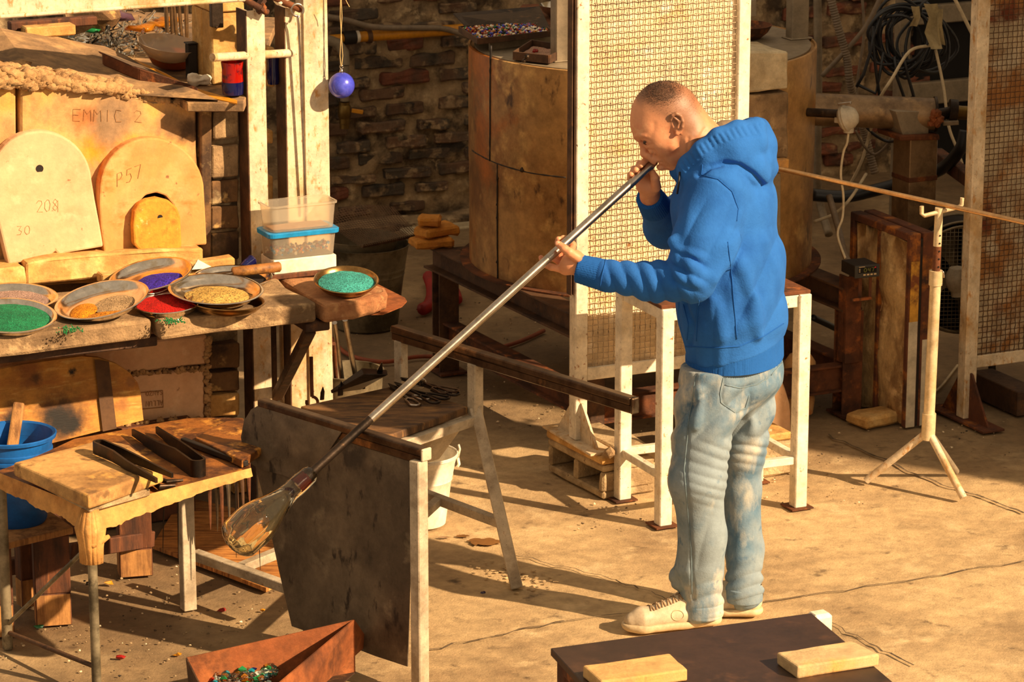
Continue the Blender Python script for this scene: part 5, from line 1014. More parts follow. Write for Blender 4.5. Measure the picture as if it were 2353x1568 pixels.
o, c = bowl(1292,38,zt+.032,.088,'bright steel bowl of gold grains half hidden by the gray post','pan')
mb = MB(); mb.lathe(Matrix.Translation(c), [(.0005,.022),(.04,.019),(.062,.012),(.0005,.008)], 30); tag(standalone('glass_grains', mb, 'refr_orange', 'gold grains in the half hidden steel bowl', 'glass grains', smooth=3), kind='stuff')
o, c = bowl(1712,88,zt,.098,'brown bowl beside the right screen post on the drum top','rust')
def gpost(px0, px1, pyb, label, m='gray_paint', z=zt):
    p = G(px0,pyb,z); F_ = frame(p, A); w = loc(F_, onp(px1,pyb,F_)).x; mb = MB(); mb.box(F_, 0, w, 0, .05, z, z+.6); mb.box(F_, -.012, w+.012, -.012, .062, z, z+.006); return standalone('steel_post', mb, m, label, 'post', bevel=.003)
def onp(px,py,F_): return F_ @ onplane(F_, px, py, 0)
gpost(1278,1310,143,'square gray steel post standing at the front rim of the drum left of the screen','conduit'); gpost(1820,1858,92,'square gray steel post standing on the drum right of the screen','conduit')
# refractory lining blocks showing right of the screen
KM = frame(V(1718,365,11.13), A)
def kb(pts, ly, th, m, label, nm='lining_block', **kw):
    mb = MB(); mb.prism(KM, [(onplane(KM,x,y,ly).x, onplane(KM,x,y,ly).z) for x,y in pts], ly, ly+th); return standalone(nm, mb, m, label, 'block', 'blocks lining the drum door', **kw)
kb([(1640,128),(1720,120),(1812,118),(1813,206),(1720,212),(1640,215)], .02, .22, 'lime_plaster', 'rough pale lining block right of the screen, upper of two', bevel=.006, rough=(.007,9,1), cuts=3)
kb([(1640,222),(1720,218),(1812,212),(1811,364),(1720,366),(1640,368)], .02, .22, 'stone', 'large brown lining block right of the screen, lower of two', bevel=.006, rough=(.007,9,2), cuts=3)
kb([(1640,374),(1720,370),(1815,366),(1813,392),(1720,398),(1640,400)], -.01, .24, 'refractory', 'thin pale ledge block under the brown lining block', bevel=.004)
kb([(1640,405),(1720,402),(1794,398),(1794,600),(1640,610)], .03, .2, 'conduit', 'gray sheet metal cladding below the lining ledge behind the man', 'cladding', bevel=.002)
mb = MB(); mb.prism(KM, [(onplane(KM,x,y,.06).x, onplane(KM,x,y,.06).z) for x,y in [(1640,60),(1770,48),(1815,20),(1815,60),(1640,70)]], .3, .33); standalone('cream_angle', mb, 'conduit', 'cream angle strip on the drum top right of the screen', 'angle strip')
# bricks on the end of the stand beam
e0 = BL - dE2*.06; bF = frame(e0, A+R(-20))
for k,(z,dx,dy,w,d,h,an,lab) in enumerate([(.474,-.03,-.01,.15,.11,.035,-8,'bottom broken yellow brick of the stack on the drum stand beam'),(.511,-.005,.01,.15,.10,.038,12,'middle rounded yellow brick of the stack on the drum stand beam'),(.551,-.03,.0,.085,.09,.036,-30,'small yellow brick topmost of the stack on the drum stand beam')]):
    F_ = frame(bF @ Vector((dx,dy,0)), A+R(an)); mb = MB(); mb.box(F_, -w/2, w/2, -d/2, d/2, z, z+h); standalone('firebrick', mb, mat('stack_brick%d'%k, (206,140,52), .9, mix=[((170,110,44), 8, .5, .65)], bump=(.4,40)), lab, 'brick', 'broken bricks stacked on the stand', bevel=.012, rough=(.010,12,k*3+1), cuts=3)
# bucket pair with a perforated sheet on top
c = G(842,748); t = thing('metal_bucket', c, 'dull galvanised bucket on the floor under the perforated sheet', 'bucket')
mb = MB(); Hb = .335; mb.lathe(Matrix.Translation(c), [(.0005,.008),(.118,.008),(.122,0),(.126,.006),(.150,Hb*.62),(.154,Hb*.64),(.153,Hb*.68),(.157,Hb*.70),(.157,Hb*.73),(.155,Hb*.75),(.172,Hb-.006),(.176,Hb),(.171,Hb),(.15,Hb*.6),(.12,.015),(.0005,.015)], 48); build('body', mb, M_['galv'], t, smooth=.6)
mb = MB(); c2 = c+Vector((-.02,0,.10)); mb.lathe(Matrix.Translation(c2), [(.0005,0),(.10,0),(.148,.255),(.152,.262),(.147,.262),(.098,.008),(.0005,.008)], 48); standalone('metal_bucket', mb, 'galv', 'second galvanised bucket nested inside the lower one', 'bucket', smooth=.6)
a, b, d_, e_ = G(838,574,.375), G(968,546,.385), G(905,478,.42), G(730,500,.40)
mb = MB(); n1, n2 = 28, 24
def sp_(u,v):
    p = a.lerp(b,u).lerp(e_.lerp(d_,u),v); p = p + Vector((0,0,.03*math.sin(u*3)*v - .02*math.sin(v*3.1)*math.sin(u*3.1) + (.015 if v < .04 else 0))); return p
for i in range(n1):
    for j in range(n2):
        u0,u1,v0,v1 = i/n1,(i+1)/n1,j/n2,(j+1)/n2; um,vm = (u0+u1)/2,(v0+v1)/2; n = len(mb.v)
        outer = [(u0,v0),(um,v0),(u1,v0),(u1,vm),(u1,v1),(um,v1),(u0,v1),(u0,vm)]; rr = .41
        inner = [(um+rr*(u1-u0)*math.cos(R(x)), vm+rr*(v1-v0)*math.sin(R(x))) for x in (225,270,315,0,45,90,135,180)]
        mb.add([sp_(*q) for q in outer]+[sp_(*q) for q in inner], [(k,(k+1)%8,8+(k+1)%8,8+k) for k in range(8)])
standalone('perforated_sheet', mb, 'perf', 'dark perforated metal sheet curling over the two galvanised buckets', 'metal sheet')
rng = random.Random(3)
def hose(pts, r, m, label, nm='hose', ribs=False, n=10, cat='hose', group=None, smooth_n=6):
    Q = []
    P = [Vector(p) for p in pts]
    for i in range(len(P)-1):
        p0,p1,p2,p3 = P[max(i-1,0)],P[i],P[i+1],P[min(i+2,len(P)-1)]
        for k in range(smooth_n):
            t = k/smooth_n; Q.append(.5*((2*p1)+(p2-p0)*t+(2*p0-5*p1+4*p2-p3)*t*t+(3*p1-p0-3*p2+p3)*t**3))
    Q.append(P[-1]); rs = r
    if ribs:
        Q2 = []
        for a_,b_ in zip(Q,Q[1:]):
            m_ = max(1, round((b_-a_).length/.0022))
            for k in range(m_): Q2.append(a_.lerp(b_,k/m_))
        Q = Q2; rs = [r*(.9+.1*math.cos(k*math.pi/2.5)) for k in range(len(Q))]
    mb = MB(); mb.tube(Q, rs, n); return standalone(nm, mb, m, label, cat, group, smooth=2)
hose([G(985,636,.026),G(993,660,.026),G(992,685,.026),G(984,703,.026),G(968,712,.026)], .026, 'hose_red', 'red corrugated hose curving on the floor left of the stand leg', ribs=True)
hose([G(1040,655,.02),G(1048,675,.02),G(1052,690,.02)], .02, 'hose_red', 'bit of red corrugated hose right of the stand leg', ribs=True)
hose([G(760,775,.008),G(800,815,.008),G(880,832,.008),G(960,820,.008),G(1060,818,.008),G(1180,790,.008),G(1250,760,.008)], .008, mat('orange_hose',(150,70,34),.6), 'thin rust red hose snaking on the floor behind the bench')
# pipes on the back wall
def wv(px,py,ly): return WM @ onplane(WM,px,py,ly)
gp = thing('gas_pipe', wv(930,78,-.1), 'yellow gas pipe with a black coupling on the brick wall', 'pipe')
def pr(name, pts, r, m, par, n=14): mb = MB(); mb.tube(pts, r, n); return build(name, mb, M_[m], par, smooth=.8)
pr('pipe', [wv(812,86,-.09), wv(1075,66,-.09)], .024, 'gas_yellow', gp); pr('coupling', [wv(788,88,-.09), wv(816,85,-.09)], .031, 'black_steel', gp); pr('collar', [wv(816,85,-.09), wv(824,84,-.09)], .027, 'white_enamel', gp); pr('clamp', [wv(842,84,-.09), wv(852,83,-.09)], .031, 'rust_dark', gp); pr('pipe', [wv(735,92,-.09), wv(788,88,-.09)], .02, 'gas_yellow', gp)
mb = MB(); mb.bar(wv(844,62,-.03), wv(846,96,-.06), .025, .01); build('bracket', mb, M_['rust_dark'], gp)
hose([wv(700,30,-.12),wv(790,45,-.12),wv(860,62,-.12),wv(960,64,-.12),wv(1020,66,-.12),wv(1080,84,-.13)], .013, 'cable_gray', 'gray hose draped over the yellow gas pipe')
vl = thing('gas_valve', wv(792,260,-.12), 'brass gas valve with an orange lever hanging on the brick wall below the ball', 'valve')
pr('elbow', [wv(745,90,-.1),wv(775,98,-.1),wv(790,120,-.11),wv(792,150,-.12)], .024, 'conduit', vl); pr('pipe', [wv(792,150,-.12), wv(792,232,-.12)], .02, 'conduit', vl)
mb = MB(); mb.lathe(Matrix.Translation(wv(792,295,-.12)), [(.0005,0),(.022,0),(.022,.02),(.024,.022),(.024,.045),(.028,.05),(.030,.075),(.028,.1),(.024,.105),(.024,.118),(.0005,.118)], 16); build('body', mb, M_['brass'], vl, smooth=.6)
mb = MB(); mb.bar(wv(808,254,-.14), wv(834,258,-.15), .012, .018); build('lever', mb, M_['gas_yellow'], vl, bevel=.002)
# ------------------------------------------------------------------ right background: burner, cables, controls
bu = thing('burner', V(2000,250,11.85), 'dull steel burner tube on a square pedestal right of the drum', 'burner')
pr('tube', [V(1840,250,11.72), V(2150,263,11.72)], .060, 'burner_steel', bu, 28); pr('end_ring', [V(2146,263,11.72), V(2152,263,11.72)], .066, 'steel_dark', bu, 28)
pr('inlet', [V(2150,265,11.72), V(2186,258,11.74)], .022, 'steel_dark', bu); pr('valve_disc', [V(2180,256,11.74), V(2198,258,11.74)], .046, 'steel_dark', bu, 24); pr('inlet', [V(2196,258,11.74), V(2250,262,11.75)], .026, 'brass', bu)
mb = MB(); mb.bar(V(2166,283,11.7), V(2202,281,11.7), .03, .016); build('plate', mb, M_['conduit'], bu, bevel=.002)
mb = MB(); 
for k in range(14): mb.blob(V(2148+rng.uniform(-8,14), 272+rng.uniform(-14,18), 11.66), .014, k, 1, .5)
build('rusty_crust', mb, M_['rust_orange'], bu)
BF = frame(V(2056,300,11.62), A); 
def bq(px,py,ly=0): q = onplane(BF,px,py,ly); return (q.x,q.z)
mb = MB(); mb.prism(BF, [bq(2058,256),bq(2135,256),bq(2134,312),bq(2075,312)], 0, .12); build('bracket', mb, M_['conduit'], bu, bevel=.002)
mb = MB(); mb.prism(BF, [bq(2060,310),bq(2152,306),bq(2154,320),bq(2062,322)], -.02, .14); build('flange', mb, M_['rust'], bu, bevel=.005, seg=2)
mb = MB(); x0,x1 = bq(2090,400)[0], bq(2153,400)[0]; mb.box(BF, x0, x1, 0, .12, 0, bq(2100,320)[1]); build('pedestal', mb, M_['burner_steel'], bu, bevel=.003)
mb = MB(); z_ = bq(2100,412)[1]; mb.box(BF, x0-.002, x1+.002, -.002, .122, z_-.012, z_+.006); build('weld_band', mb, M_['rust'], bu, bevel=.002)
tc = thing('thermocouple_head', V(1955,270,11.45), 'white domed thermocouple head on a short pipe right of the drum', 'sensor')
pr('pipe', [V(1856,258,11.5), V(1930,262,11.45)], .016, 'steel_dark', tc)
HM = Matrix.Translation(V(1944,272,11.44)) @ Matrix.Rotation(R(70), 4, 'Y') @ Matrix.Rotation(R(20), 4, 'X')
mb = MB(); mb.lathe(HM, [(.0005,-.022),(.034,-.022),(.045,-.012),(.046,0),(.046,.004),(.043,.008),(.040,.022),(.028,.038),(.012,.045),(.0005,.046)], 32); build('head', mb, M_['head_gray'], tc, smooth=.6)
mb = MB(); mb.lathe(HM, [(.046,-.004),(.049,-.002),(.049,.003),(.046,.005)], 32, closed=True); build('rim', mb, M_['head_gray'], tc, smooth=1)
mb = MB(); p = V(1950,300,11.44); mb.tube([p+Vector((0,0,.02)), p-Vector((0,0,.008))], .019, 12); mb.bar(V(1920,268,11.46), V(1936,270,11.45), .03, .04); build('gland', mb, M_['head_gray'], tc, bevel=.002)
mb = MB(); mb.bar(V(1926,240,11.44), V(1956,236,11.42), .012, .01); build('clip', mb, M_['steel'], tc, bevel=.002)
wz_ = 'white sheathed cable '; 
hose([V(1950,302,11.44),V(1946,330,11.43),V(1938,350,11.43),V(1932,400,11.4),V(1938,450,11.4),V(1936,500,11.38),V(1925,540,11.35),V(1945,600,11.3)], .0045, 'cable_white', 'white cable dropping from the thermocouple head to the controller', 'cable', cat='cable')
hose([V(2135,105,12.3),V(2090,118,12.2),V(2050,180,12.1),V(2020,230,12.1),V(2000,300,12.2),V(1980,370,12.2),V(1950,430,12.2)], .006, 'cable_white', 'pale cable slanting from the coil down behind the burner tube', 'cable', cat='cable')
hose([V(2150,115,12.3),V(2168,200,12.25),V(2180,290,12.2),V(2202,350,12.15),V(2218,400,12.1)], .006, 'cable_white', 'pale cable hanging from the taped coil towards the right screen', 'cable', cat='cable')
hose([V(1870,510,11.9),V(1920,490,11.9),V(1955,455,11.9),V(1990,400,12.1)], .006, 'cable_white', 'pale cable curving low behind the wool filled door', 'cable', cat='cable')
hose([V(1966,300,12.2),V(1985,335,12.2),V(2010,355,12.2),V(2040,330,12.2),V(2055,290,12.2)], .005, 'cable_gray', 'gray loop of cable under the burner tube', 'cable', cat='cable')
hose([V(1985,285,12.2),V(2010,310,12.2),V(2040,325,12.2),V(2070,322,12.1)], .006, 'cable_black', 'black cable sagging under the burner tube', 'cable', cat='cable')
hose([V(1868,448,12.1),V(1940,452,12.1),V(2000,440,12.1),V(2080,418,12.1),V(2160,390,12.1),V(2205,345,12.0),V(2218,300,12.0)], .024, 'cable_black', 'thick black hose sweeping behind the pedestal to the valve', 'hose')
hose([V(1905,-20,12.9),V(1925,60,12.9),V(1945,130,12.9),V(1955,200,12.9),V(1985,300,13.0),V(2010,400,13.0)], .018, 'cable_gray', 'gray corrugated hose hanging in front of the dark red bricks', ribs=True)
hose([V(2030,-20,12.9),V(1990,60,12.9),V(1940,120,12.9),V(1888,175,12.9)], .010, 'cable_gray', 'gray cable crossing diagonally in front of the red bricks', 'cable', cat='cable')
hose([V(1980,-20,13.1),V(1985,80,13.1),V(1970,190,13.1),V(1968,300,13.1)], .006, 'cable_gray', 'thin gray wire hanging by the corrugated hose', 'cable', cat='cable')
hose([V(2185,-20,12.2),V(2215,40,12.2),V(2240,90,12.2)], .007, 'cable_white', 'pale cord slanting down at the top beside the right screen', 'cable', cat='cable')
hose([V(1878,-20,13.0),V(1880,200,13.0),V(1878,400,13.0),V(1885,470,13.0),V(1905,540,12.9)], .017, 'conduit', 'pale vertical conduit right of the drum', 'conduit', cat='conduit')
hose([V(1905,450,11.7),V(1925,520,11.6),V(1940,580,11.4),V(1952,606,11.25)], .012, 'cable_gray', 'gray conduit running down to the controller', 'conduit', cat='conduit')
hose([V(1868,730,11.6),V(1900,745,11.7),V(1930,760,11.8)], .012, 'cable_black', 'black hose on the floor under the drum stand', 'hose')
hose([G(2130,910,.006),G(2160,890,.006),G(2200,840,.006)], .005, 'cable_white', 'pale cable on the floor behind the tripod', 'cable', cat='cable')
WP = frame(V(2063,300,12.6), A); x1 = onplane(WP,2086,300,0).x
mb = MB(); mb.box(WP, 0, x1, 0, .05, 0, 2.1); standalone('white_post', mb, 'conduit', 'pale square post rising behind the cable coil', 'post', bevel=.002)
co = thing('cable_coil', V(2090,90,12.35), 'big coil of black cable hung up with tape in front of a pale post', 'cable coil')
mb = MB(); rng = random.Random(17)
for k in range(13):
    cx, cy = 2088+rng.uniform(-34,44), 84+rng.uniform(-10,14); rx, ry = rng.uniform(48,74), rng.uniform(58,84); Yk = 12.35+rng.uniform(-.05,.05); ph = rng.random()*6
    mb.tube([V(cx+rx*math.cos(ph+a)+6*math.sin(2*a+k), cy+ry*math.sin(ph+a)+5*math.cos(3*a+k), Yk+.02*math.sin(a*2+k)) for a in [j*.21 for j in range(30+rng.randrange(3))]], .0065, 7)
build('loops', mb, M_['cable_black'], co, smooth=2)
mb = MB()
for a_ in ([(2022,40),(2005,90),(2014,170),(2024,240)],[(2030,120),(2020,180),(2012,215),(1972,195)],[(2055,130),(2062,180),(2080,230),(2100,222)],[(2075,120),(2085,170),(2098,215),(2102,230)],[(2008,60),(2003,110),(1985,170),(1968,200)],[(2140,-10),(2118,10),(2110,40)]):
    mb.tube([V(x,y,12.3) for x,y in a_], .0065, 7)
build('loose_ends', mb, M_['cable_black'], co, smooth=2)
def strip(pts, w, nm='tape'):
    mb = MB(); P = [V(x,y,12.26) for x,y in pts]; vs = []
    for i,p in enumerate(P): vs += [p-Vector((w*(1-.3*(i%2)),.008*(i%2),0)), p+Vector((0,-.015+.02*(i%3),0)), p+Vector((w,.004*(i%3),0))]
    mb.add(vs, [(i*3+k,i*3+k+1,i*3+k+4,i*3+k+3) for i in range(len(P)-1) for k in range(2)]); return build(nm, mb, M_['tape'], co, smooth=3)
strip([(2138,8),(2145,40),(2140,75),(2150,112)], .026); strip([(2160,20),(2158,60),(2166,105)], .012); strip([(2103,14),(2106,40),(2098,62)], .016)
# small wooden plank and mesh behind the right screen post
mb = MB(); mb.bar(V(2150,355,12.3), V(2240,420,11.9), .05, .05); standalone('old_timber', mb, 'wood_dark', 'weathered timber end behind the pedestal near the right screen', 'timber', bevel=.003)
fa = thing('fan', V(2180,760,11.75), 'round caged floor fan behind the tripod stand', 'fan')
FC = V(2196,620,11.75); FMx = Matrix.Translation(FC) @ Matrix.Rotation(A-R(20),4,'Z') @ Matrix.Rotation(R(90),4,'X')
mb = MB()
for r_, z_ in ((.21,0),(.21,.12),(.2,.15)):
    mb.tube([FMx @ Vector((r_*math.cos(a),r_*math.sin(a),z_)) for a in [k*math.pi/24 for k in range(49)]], .005, 6)
for k in range(-13,14):
    h = math.sqrt(max(0,.2**2-(k*.0148)**2)); mb.tube([FMx @ Vector((k*.0148,-h,.152)), FMx @ Vector((k*.0148,h,.152))], .0014, 4); mb.tube([FMx @ Vector((-h,k*.0148,.152)), FMx @ Vector((h,k*.0148,.152))], .0014, 4)
build('guard', mb, M_['galv'], fa, smooth=2)
mb = MB(); mb.lathe(FMx, [(.2,-.02),(.208,-.02),(.208,.11),(.2,.11)], 48, closed=True); build('housing', mb, M_['black_steel'], fa, smooth=.6)
mb = MB(); mb.lathe(FMx, [(.0005,-.015),(.198,-.015),(.198,-.01),(.0005,-.01)], 40); build('back_plate', mb, M_['dark_void'], fa)
for k in range(4):
    a = k*math.pi/2+.4; mb = MB(); mb.hexa([FMx @ Vector((.03*math.cos(a+s),.03*math.sin(a+s),z)) for s,z in ((-.5,.03),(.5,.06),(.5,.064),(-.5,.034))], [FMx @ Vector((.18*math.cos(a+s),.18*math.sin(a+s),z)) for s,z in ((-.35,.03),(.35,.06),(.35,.064),(-.35,.034))]); build('blade', mb, M_['galv'], fa)
mb = MB(); 
for s in (-1,1): mb.bar(FC+Vector((s*.13,.03,-.15)), Vector((FC.x+s*.16, FC.y+.05, .0)), .02, .02)
build('stand', mb, M_['black_steel'], fa)
mb = MB(); mb.lathe(Matrix.Translation(V(2200,640,11.5)), [(.0005,-.05),(.03,-.045),(.042,-.02),(.044,.01),(.03,.04),(.0005,.048)], 28); mb.tube([V(2200,660,11.5),V(2202,680,11.5)], .026, 14); standalone('white_fitting', mb, 'head_gray', 'round white fitting peeking out behind the right screen post', 'fitting', smooth=.8)
# rusty frame filled with mineral wool
e2 = Vector((math.sin(A), -math.cos(A), 0)); e1 = Vector((math.cos(A), math.sin(A), 0))
o_ = G(2078,984) ; NM = Matrix.Translation(Vector((o_.x,o_.y,0))) @ Matrix.Rotation(A-R(90), 4, 'Z')   # local x = towards the camera, local y = to the right
nd = thing('insulated_door', NM @ Vector((-.2,.04,0)), 'rusty steel door frame packed with mineral wool standing on the floor', 'furnace door')
Hd = .705; Wd = .41
def nb(nm, x0,x1,y0,y1,z0,z1,m,**kw): mb = MB(); mb.box(NM,x0,x1,y0,y1,z0,z1); return build(nm, mb, M_[m], nd, **kw)
for y0 in (0,.055):
    nb('frame_bar', -.024,0,y0,y0+.045,0,Hd,'rust_frame',bevel=.003); nb('frame_bar', -Wd,-Wd+.026,y0,y0+.045,0,Hd,'rust_frame',bevel=.003); nb('frame_bar', -Wd+.026,-.024,y0,y0+.045,Hd-.028,Hd,'rust_frame',bevel=.003)
nb('mid_bar', -.222,-.200,.0,.04,0,Hd-.028,'rust_frame',bevel=.003)
nb('spacer', -.03,-.004,.044,.056,0,Hd-.02,'charred'); 
nb('edge_strip', -.002,.003,.004,.04,0,Hd*.55,'head_gray',bevel=.001); nb('edge_strip', -.002,.003,.062,.096,0,Hd*.45,'head_gray',bevel=.001); nb('edge_strip', -.002,.0025,.006,.04,Hd*.55,Hd*.86,'yellow_rust')
for x0,x1,s in ((-.200,-.024,1),(-Wd+.026,-.222,2)):
    mb = MB(); mb.box(NM, x0-.004, x1+.004, .008, .04, .01, Hd-.026); tag(build('mineral_wool', mb, M_['wool'], nd, rough=(.022,9,s*4), cuts=9, smooth=3), kind='stuff')
mb = MB(); mb.box(frame(G(1985,985), A+R(10)), -.005, .165, -.02, .10, 0, .038); standalone('firebrick', mb, 'firebrick', 'small yellow firebrick on the floor before the wool filled door', 'brick', bevel=.008, rough=(.006,14,2), cuts=2)
# temperature controller
ct = thing('temperature_controller', V(1990,650,11.15), 'black temperature controller showing 047 mounted by the rusty stand post', 'controller')
QM = frame(V(1966,640,11.14), A-R(3)); o3 = onplane(QM,1966,640,0); q1 = onplane(QM,1966,613,0); bz = o3.z; tz_ = q1.z; W = onplane(QM,2021,610,0).x
mb = MB(); mb.box(QM, 0, W, .008, .11, bz, tz_); build('case', mb, M_['black_steel'], ct, bevel=.002)
mb = MB(); mb.box(QM, -.002, W+.002, 0, .008, bz-.002, tz_+.001); build('bezel', mb, mat('bezel',(48,46,42),.4), ct, bevel=.002)
def cq(u,v,ly=-.0006): return QM @ Vector((u*W, ly, bz+v*(tz_-bz)))
mb = MB(); mb.add([cq(.1,.38),cq(.88,.38),cq(.88,.86),cq(.1,.86)], [(0,1,2,3)]); build('display', mb, M_['dark_void'], ct); dsp = bpy.context.scene.collection.objects[-1] if False else bpy.data.objects['display']
mb = MB(); letters(mb, '047', lambda q: cq(.34+q[0]*.115, .46+q[1]*.32, -.0012), .0008, 1.4); build('digits', mb, M_['led'], dsp)
mb = MB()
for k in range(4):
    u = .32+k*.15; mb.add([cq(u,.16,-.001),cq(u+.10,.16,-.001),cq(u+.10,.28,-.001),cq(u,.28,-.001)], [(0,1,2,3)])
for v in (.48,.6,.72): mb.add([cq(.13,v,-.001),cq(.19,v,-.001),cq(.19,v+.05,-.001),cq(.13,v+.05,-.001)], [(0,1,2,3)])
mb.add([cq(.13,.89,-.001),cq(.38,.89,-.001),cq(.38,.94,-.001),cq(.13,.94,-.001)], [(0,1,2,3)]); build('keys', mb, M_['key'], dsp)
mb = MB(); mb.add([cq(.79,.74,-.0012),cq(.85,.76,-.0012),cq(.85,.84,-.0012),cq(.79,.82,-.0012)], [(0,1,2,3)]); build('indicator', mb, M_['led_red'], dsp)
mb = MB(); mb.bar(QM @ Vector((.04,.04,bz)), QM @ Vector((.04,.04,bz-.08)), .012, .012); mb.bar(QM @ Vector((.075,.03,bz)), QM @ Vector((.075,.03,bz-.085)), .01, .01); mb.bar(QM @ Vector((.0,.03,bz-.085)), QM @ Vector((.08,.03,bz-.085)), .014, .01); build('mount', mb, M_['rust'], ct)
# tripod stand with the rod in its fork
TB = Vector((1.37,10.40,0)); TB.x = V(2133,1000,10.40).x; hubz = V(2133,985,10.4).z; topz = V(2160,478,10.4).z
tr_ = thing('tripod_stand', TB, 'pale metal tripod stand with a forked top carrying a long rod', 'stand')
hub = TB+Vector((0,0,hubz)); X_t = V(2158,475,10.4).x; tp_ = Vector((X_t,10.4,topz)); up = (tp_-hub)
for k,e in enumerate((G(1990,1113), G(2214,1153), G(2196,1092))): mb = MB(); mb.tube([hub+Vector((0,0,-.01)), e+Vector((0,0,.012))], .0125, 14); build('leg', mb, M_['conduit' if k == 2 else 'white_rust'], tr_, smooth=.8)
cm = mat('cream_tube', (214,194,156), .45, metal=.2, mix=[((190,160,112), 6, .5, .65)]); M_['cream_tube'] = cm
pr('collar', [hub-up*.05, hub+up*.07], .023, 'cream_tube', tr_, 20); pr('tube', [hub, hub+up*.66], .0185, 'cream_tube', tr_, 20); pr('collar', [hub+up*.655, hub+up*.72], .0225, 'cream_tube', tr_, 20); pr('inner_tube', [hub+up*.70, hub+up*.83], .0135, 'rust', tr_, 16); pr('inner_tube', [hub+up*.83, tp_], .0135, 'cream_tube', tr_, 16)
mb = MB()
for k in range(5): p = hub+up*(.74+k*.035)+Vector((.006,-.0125,0)); mb.tube([p, p+Vector((0,-.002,0))], .003, 8)
build('pin_hole', mb, M_['dark_void'], tr_)
mb = MB(); p = hub+up*.69+Vector((.02,-.01,0)); mb.tube([p+Vector((.006*math.cos(a),0,.022*math.sin(a))) for a in [k*.4 for k in range(13)]], .0025, 6); build('lock_ring', mb, M_['steel'], tr_, smooth=2)
y0 = V(2118,492,10.38); y1 = V(2210,462,10.42); mb = MB(); mb.tube([V(2118,474,10.38), y0+Vector((0,0,.002)), y0+Vector((.008,0,-.006)), y1+Vector((-.008,0,-.020)), y1+Vector((0,0,-.012)), V(2211,455,10.42)], [.008,.0085,.0085,.0085,.0085,.008], 10, flat=.8); build('fork', mb, M_['cream_tube'], tr_, smooth=1)
ra, rb_ = V(1700,368,11.02), V(2420,526,10.10); mb = MB(); mb.tube([ra, ra.lerp(rb_,.3), rb_], .0085, 14); standalone('long_rod', mb, 'rod_bright', 'long thin metal rod resting in the tripod fork behind the man', 'rod', smooth=.8)
# refractory pieces behind the stool
RF = frame(G(1785,1016), A); mb = MB(); mb.prism(RF, [(onplane(RF,x,y,0).x, max(0,onplane(RF,x,y,0).z)) for x,y in [(1744,1024),(1744,852),(1782,848),(1800,882),(1817,930),(1822,1010)]], 0, .06)
standalone('refractory_block', mb, 'refr_pink', 'pale tapered refractory slab standing behind the right stool legs', 'block', bevel=.006, rough=(.004,12,5), cuts=3)
c = G(1836,948); mb = MB(); mb.lathe(Matrix.Translation(c), [(.0005,0),(.050,0),(.056,.05),(.052,.08),(.058,.14),(.056,.19),(.04,.215),(.0005,.222)], 32); standalone('clay_crucible', mb, 'refr_orange', 'rounded tan clay crucible behind the right stool leg', 'crucible', smooth=.8)
# ------------------------------------------------------------------ dark steel table in the foreground
zt3 = .50; P = [G(1265,1490,zt3), G(1450,1690,zt3), G(2065,1590,zt3), G(1865,1409,zt3)]
P[2] = P[3] + (P[1]-P[0])
mt = thing('steel_table', (P[0]+P[2])/2*1.0, 'low dark brown steel topped table in the foreground carrying two bricks', 'table'); ROOT[mt.name] = Vector(mt.location)
mb = MB(); mb.hexa([p-Vector((0,0,.02)) for p in P], P); build('top', mb, M_['board_black'], mt, bevel=.002)
c_ = sum(P,Vector())/4
for p in P:
    q = c_.lerp(p,.9); mb = MB(); mb.box(frame(q,A), -.02,.02,-.02,.02,0,zt3-.02); build('leg', mb, M_['rust'], mt, bevel=.002)
for a,b in zip(P,P[1:]+P[:1]):
    mb = MB(); mb.bar(c_.lerp(a,.92)-Vector((0,0,.04)), c_.lerp(b,.92)-Vector((0,0,.04)), .02, .04); build('apron', mb, M_['rust'], mt, bevel=.002)
def fbrick(pts, h, label):
    Q = [G(x,y,zt3+h) for x,y in pts]; mb = MB(); mb.hexa([Vector((p.x,p.y,zt3+.001)) for p in Q], Q); return standalone('firebrick', mb, mat('table_brick'+label.split()[0], (206,166,106) if 'left' in label else (204,176,130), .9, mix=[((196,150,84),6,.5,.65),((120,80,50),9,.64,.72)], bump=(.3,50)), label, 'brick', 'bricks on the dark table', bevel=.004, rough=(.003,14,3), cuts=3, seg=2)
fbrick([(1340,1530),(1381,1567),(1580,1539),(1538,1503)], .030, 'left yellowish firebrick on the dark foreground table'); fbrick([(1785,1500),(1833,1533),(2020,1505),(1957,1473)], .030, 'right buff firebrick on the dark foreground table')
mb = MB(); q = G(2022,1558,.47); mb.box(frame(q,A), -.05,.02,-.02,.06,.0,.45); standalone('wood_block', mb, 'wood_pale', 'pale wooden prop under the right corner of the dark table', 'prop', bevel=.004)
mb = MB(); mb.box(frame(G(1885,1425,.34),A), -.03,.03,-.02,.03,.0,.36); standalone('white_lump', mb, 'white_enamel', 'white object peeking out behind the dark foreground table', 'block', bevel=.01)
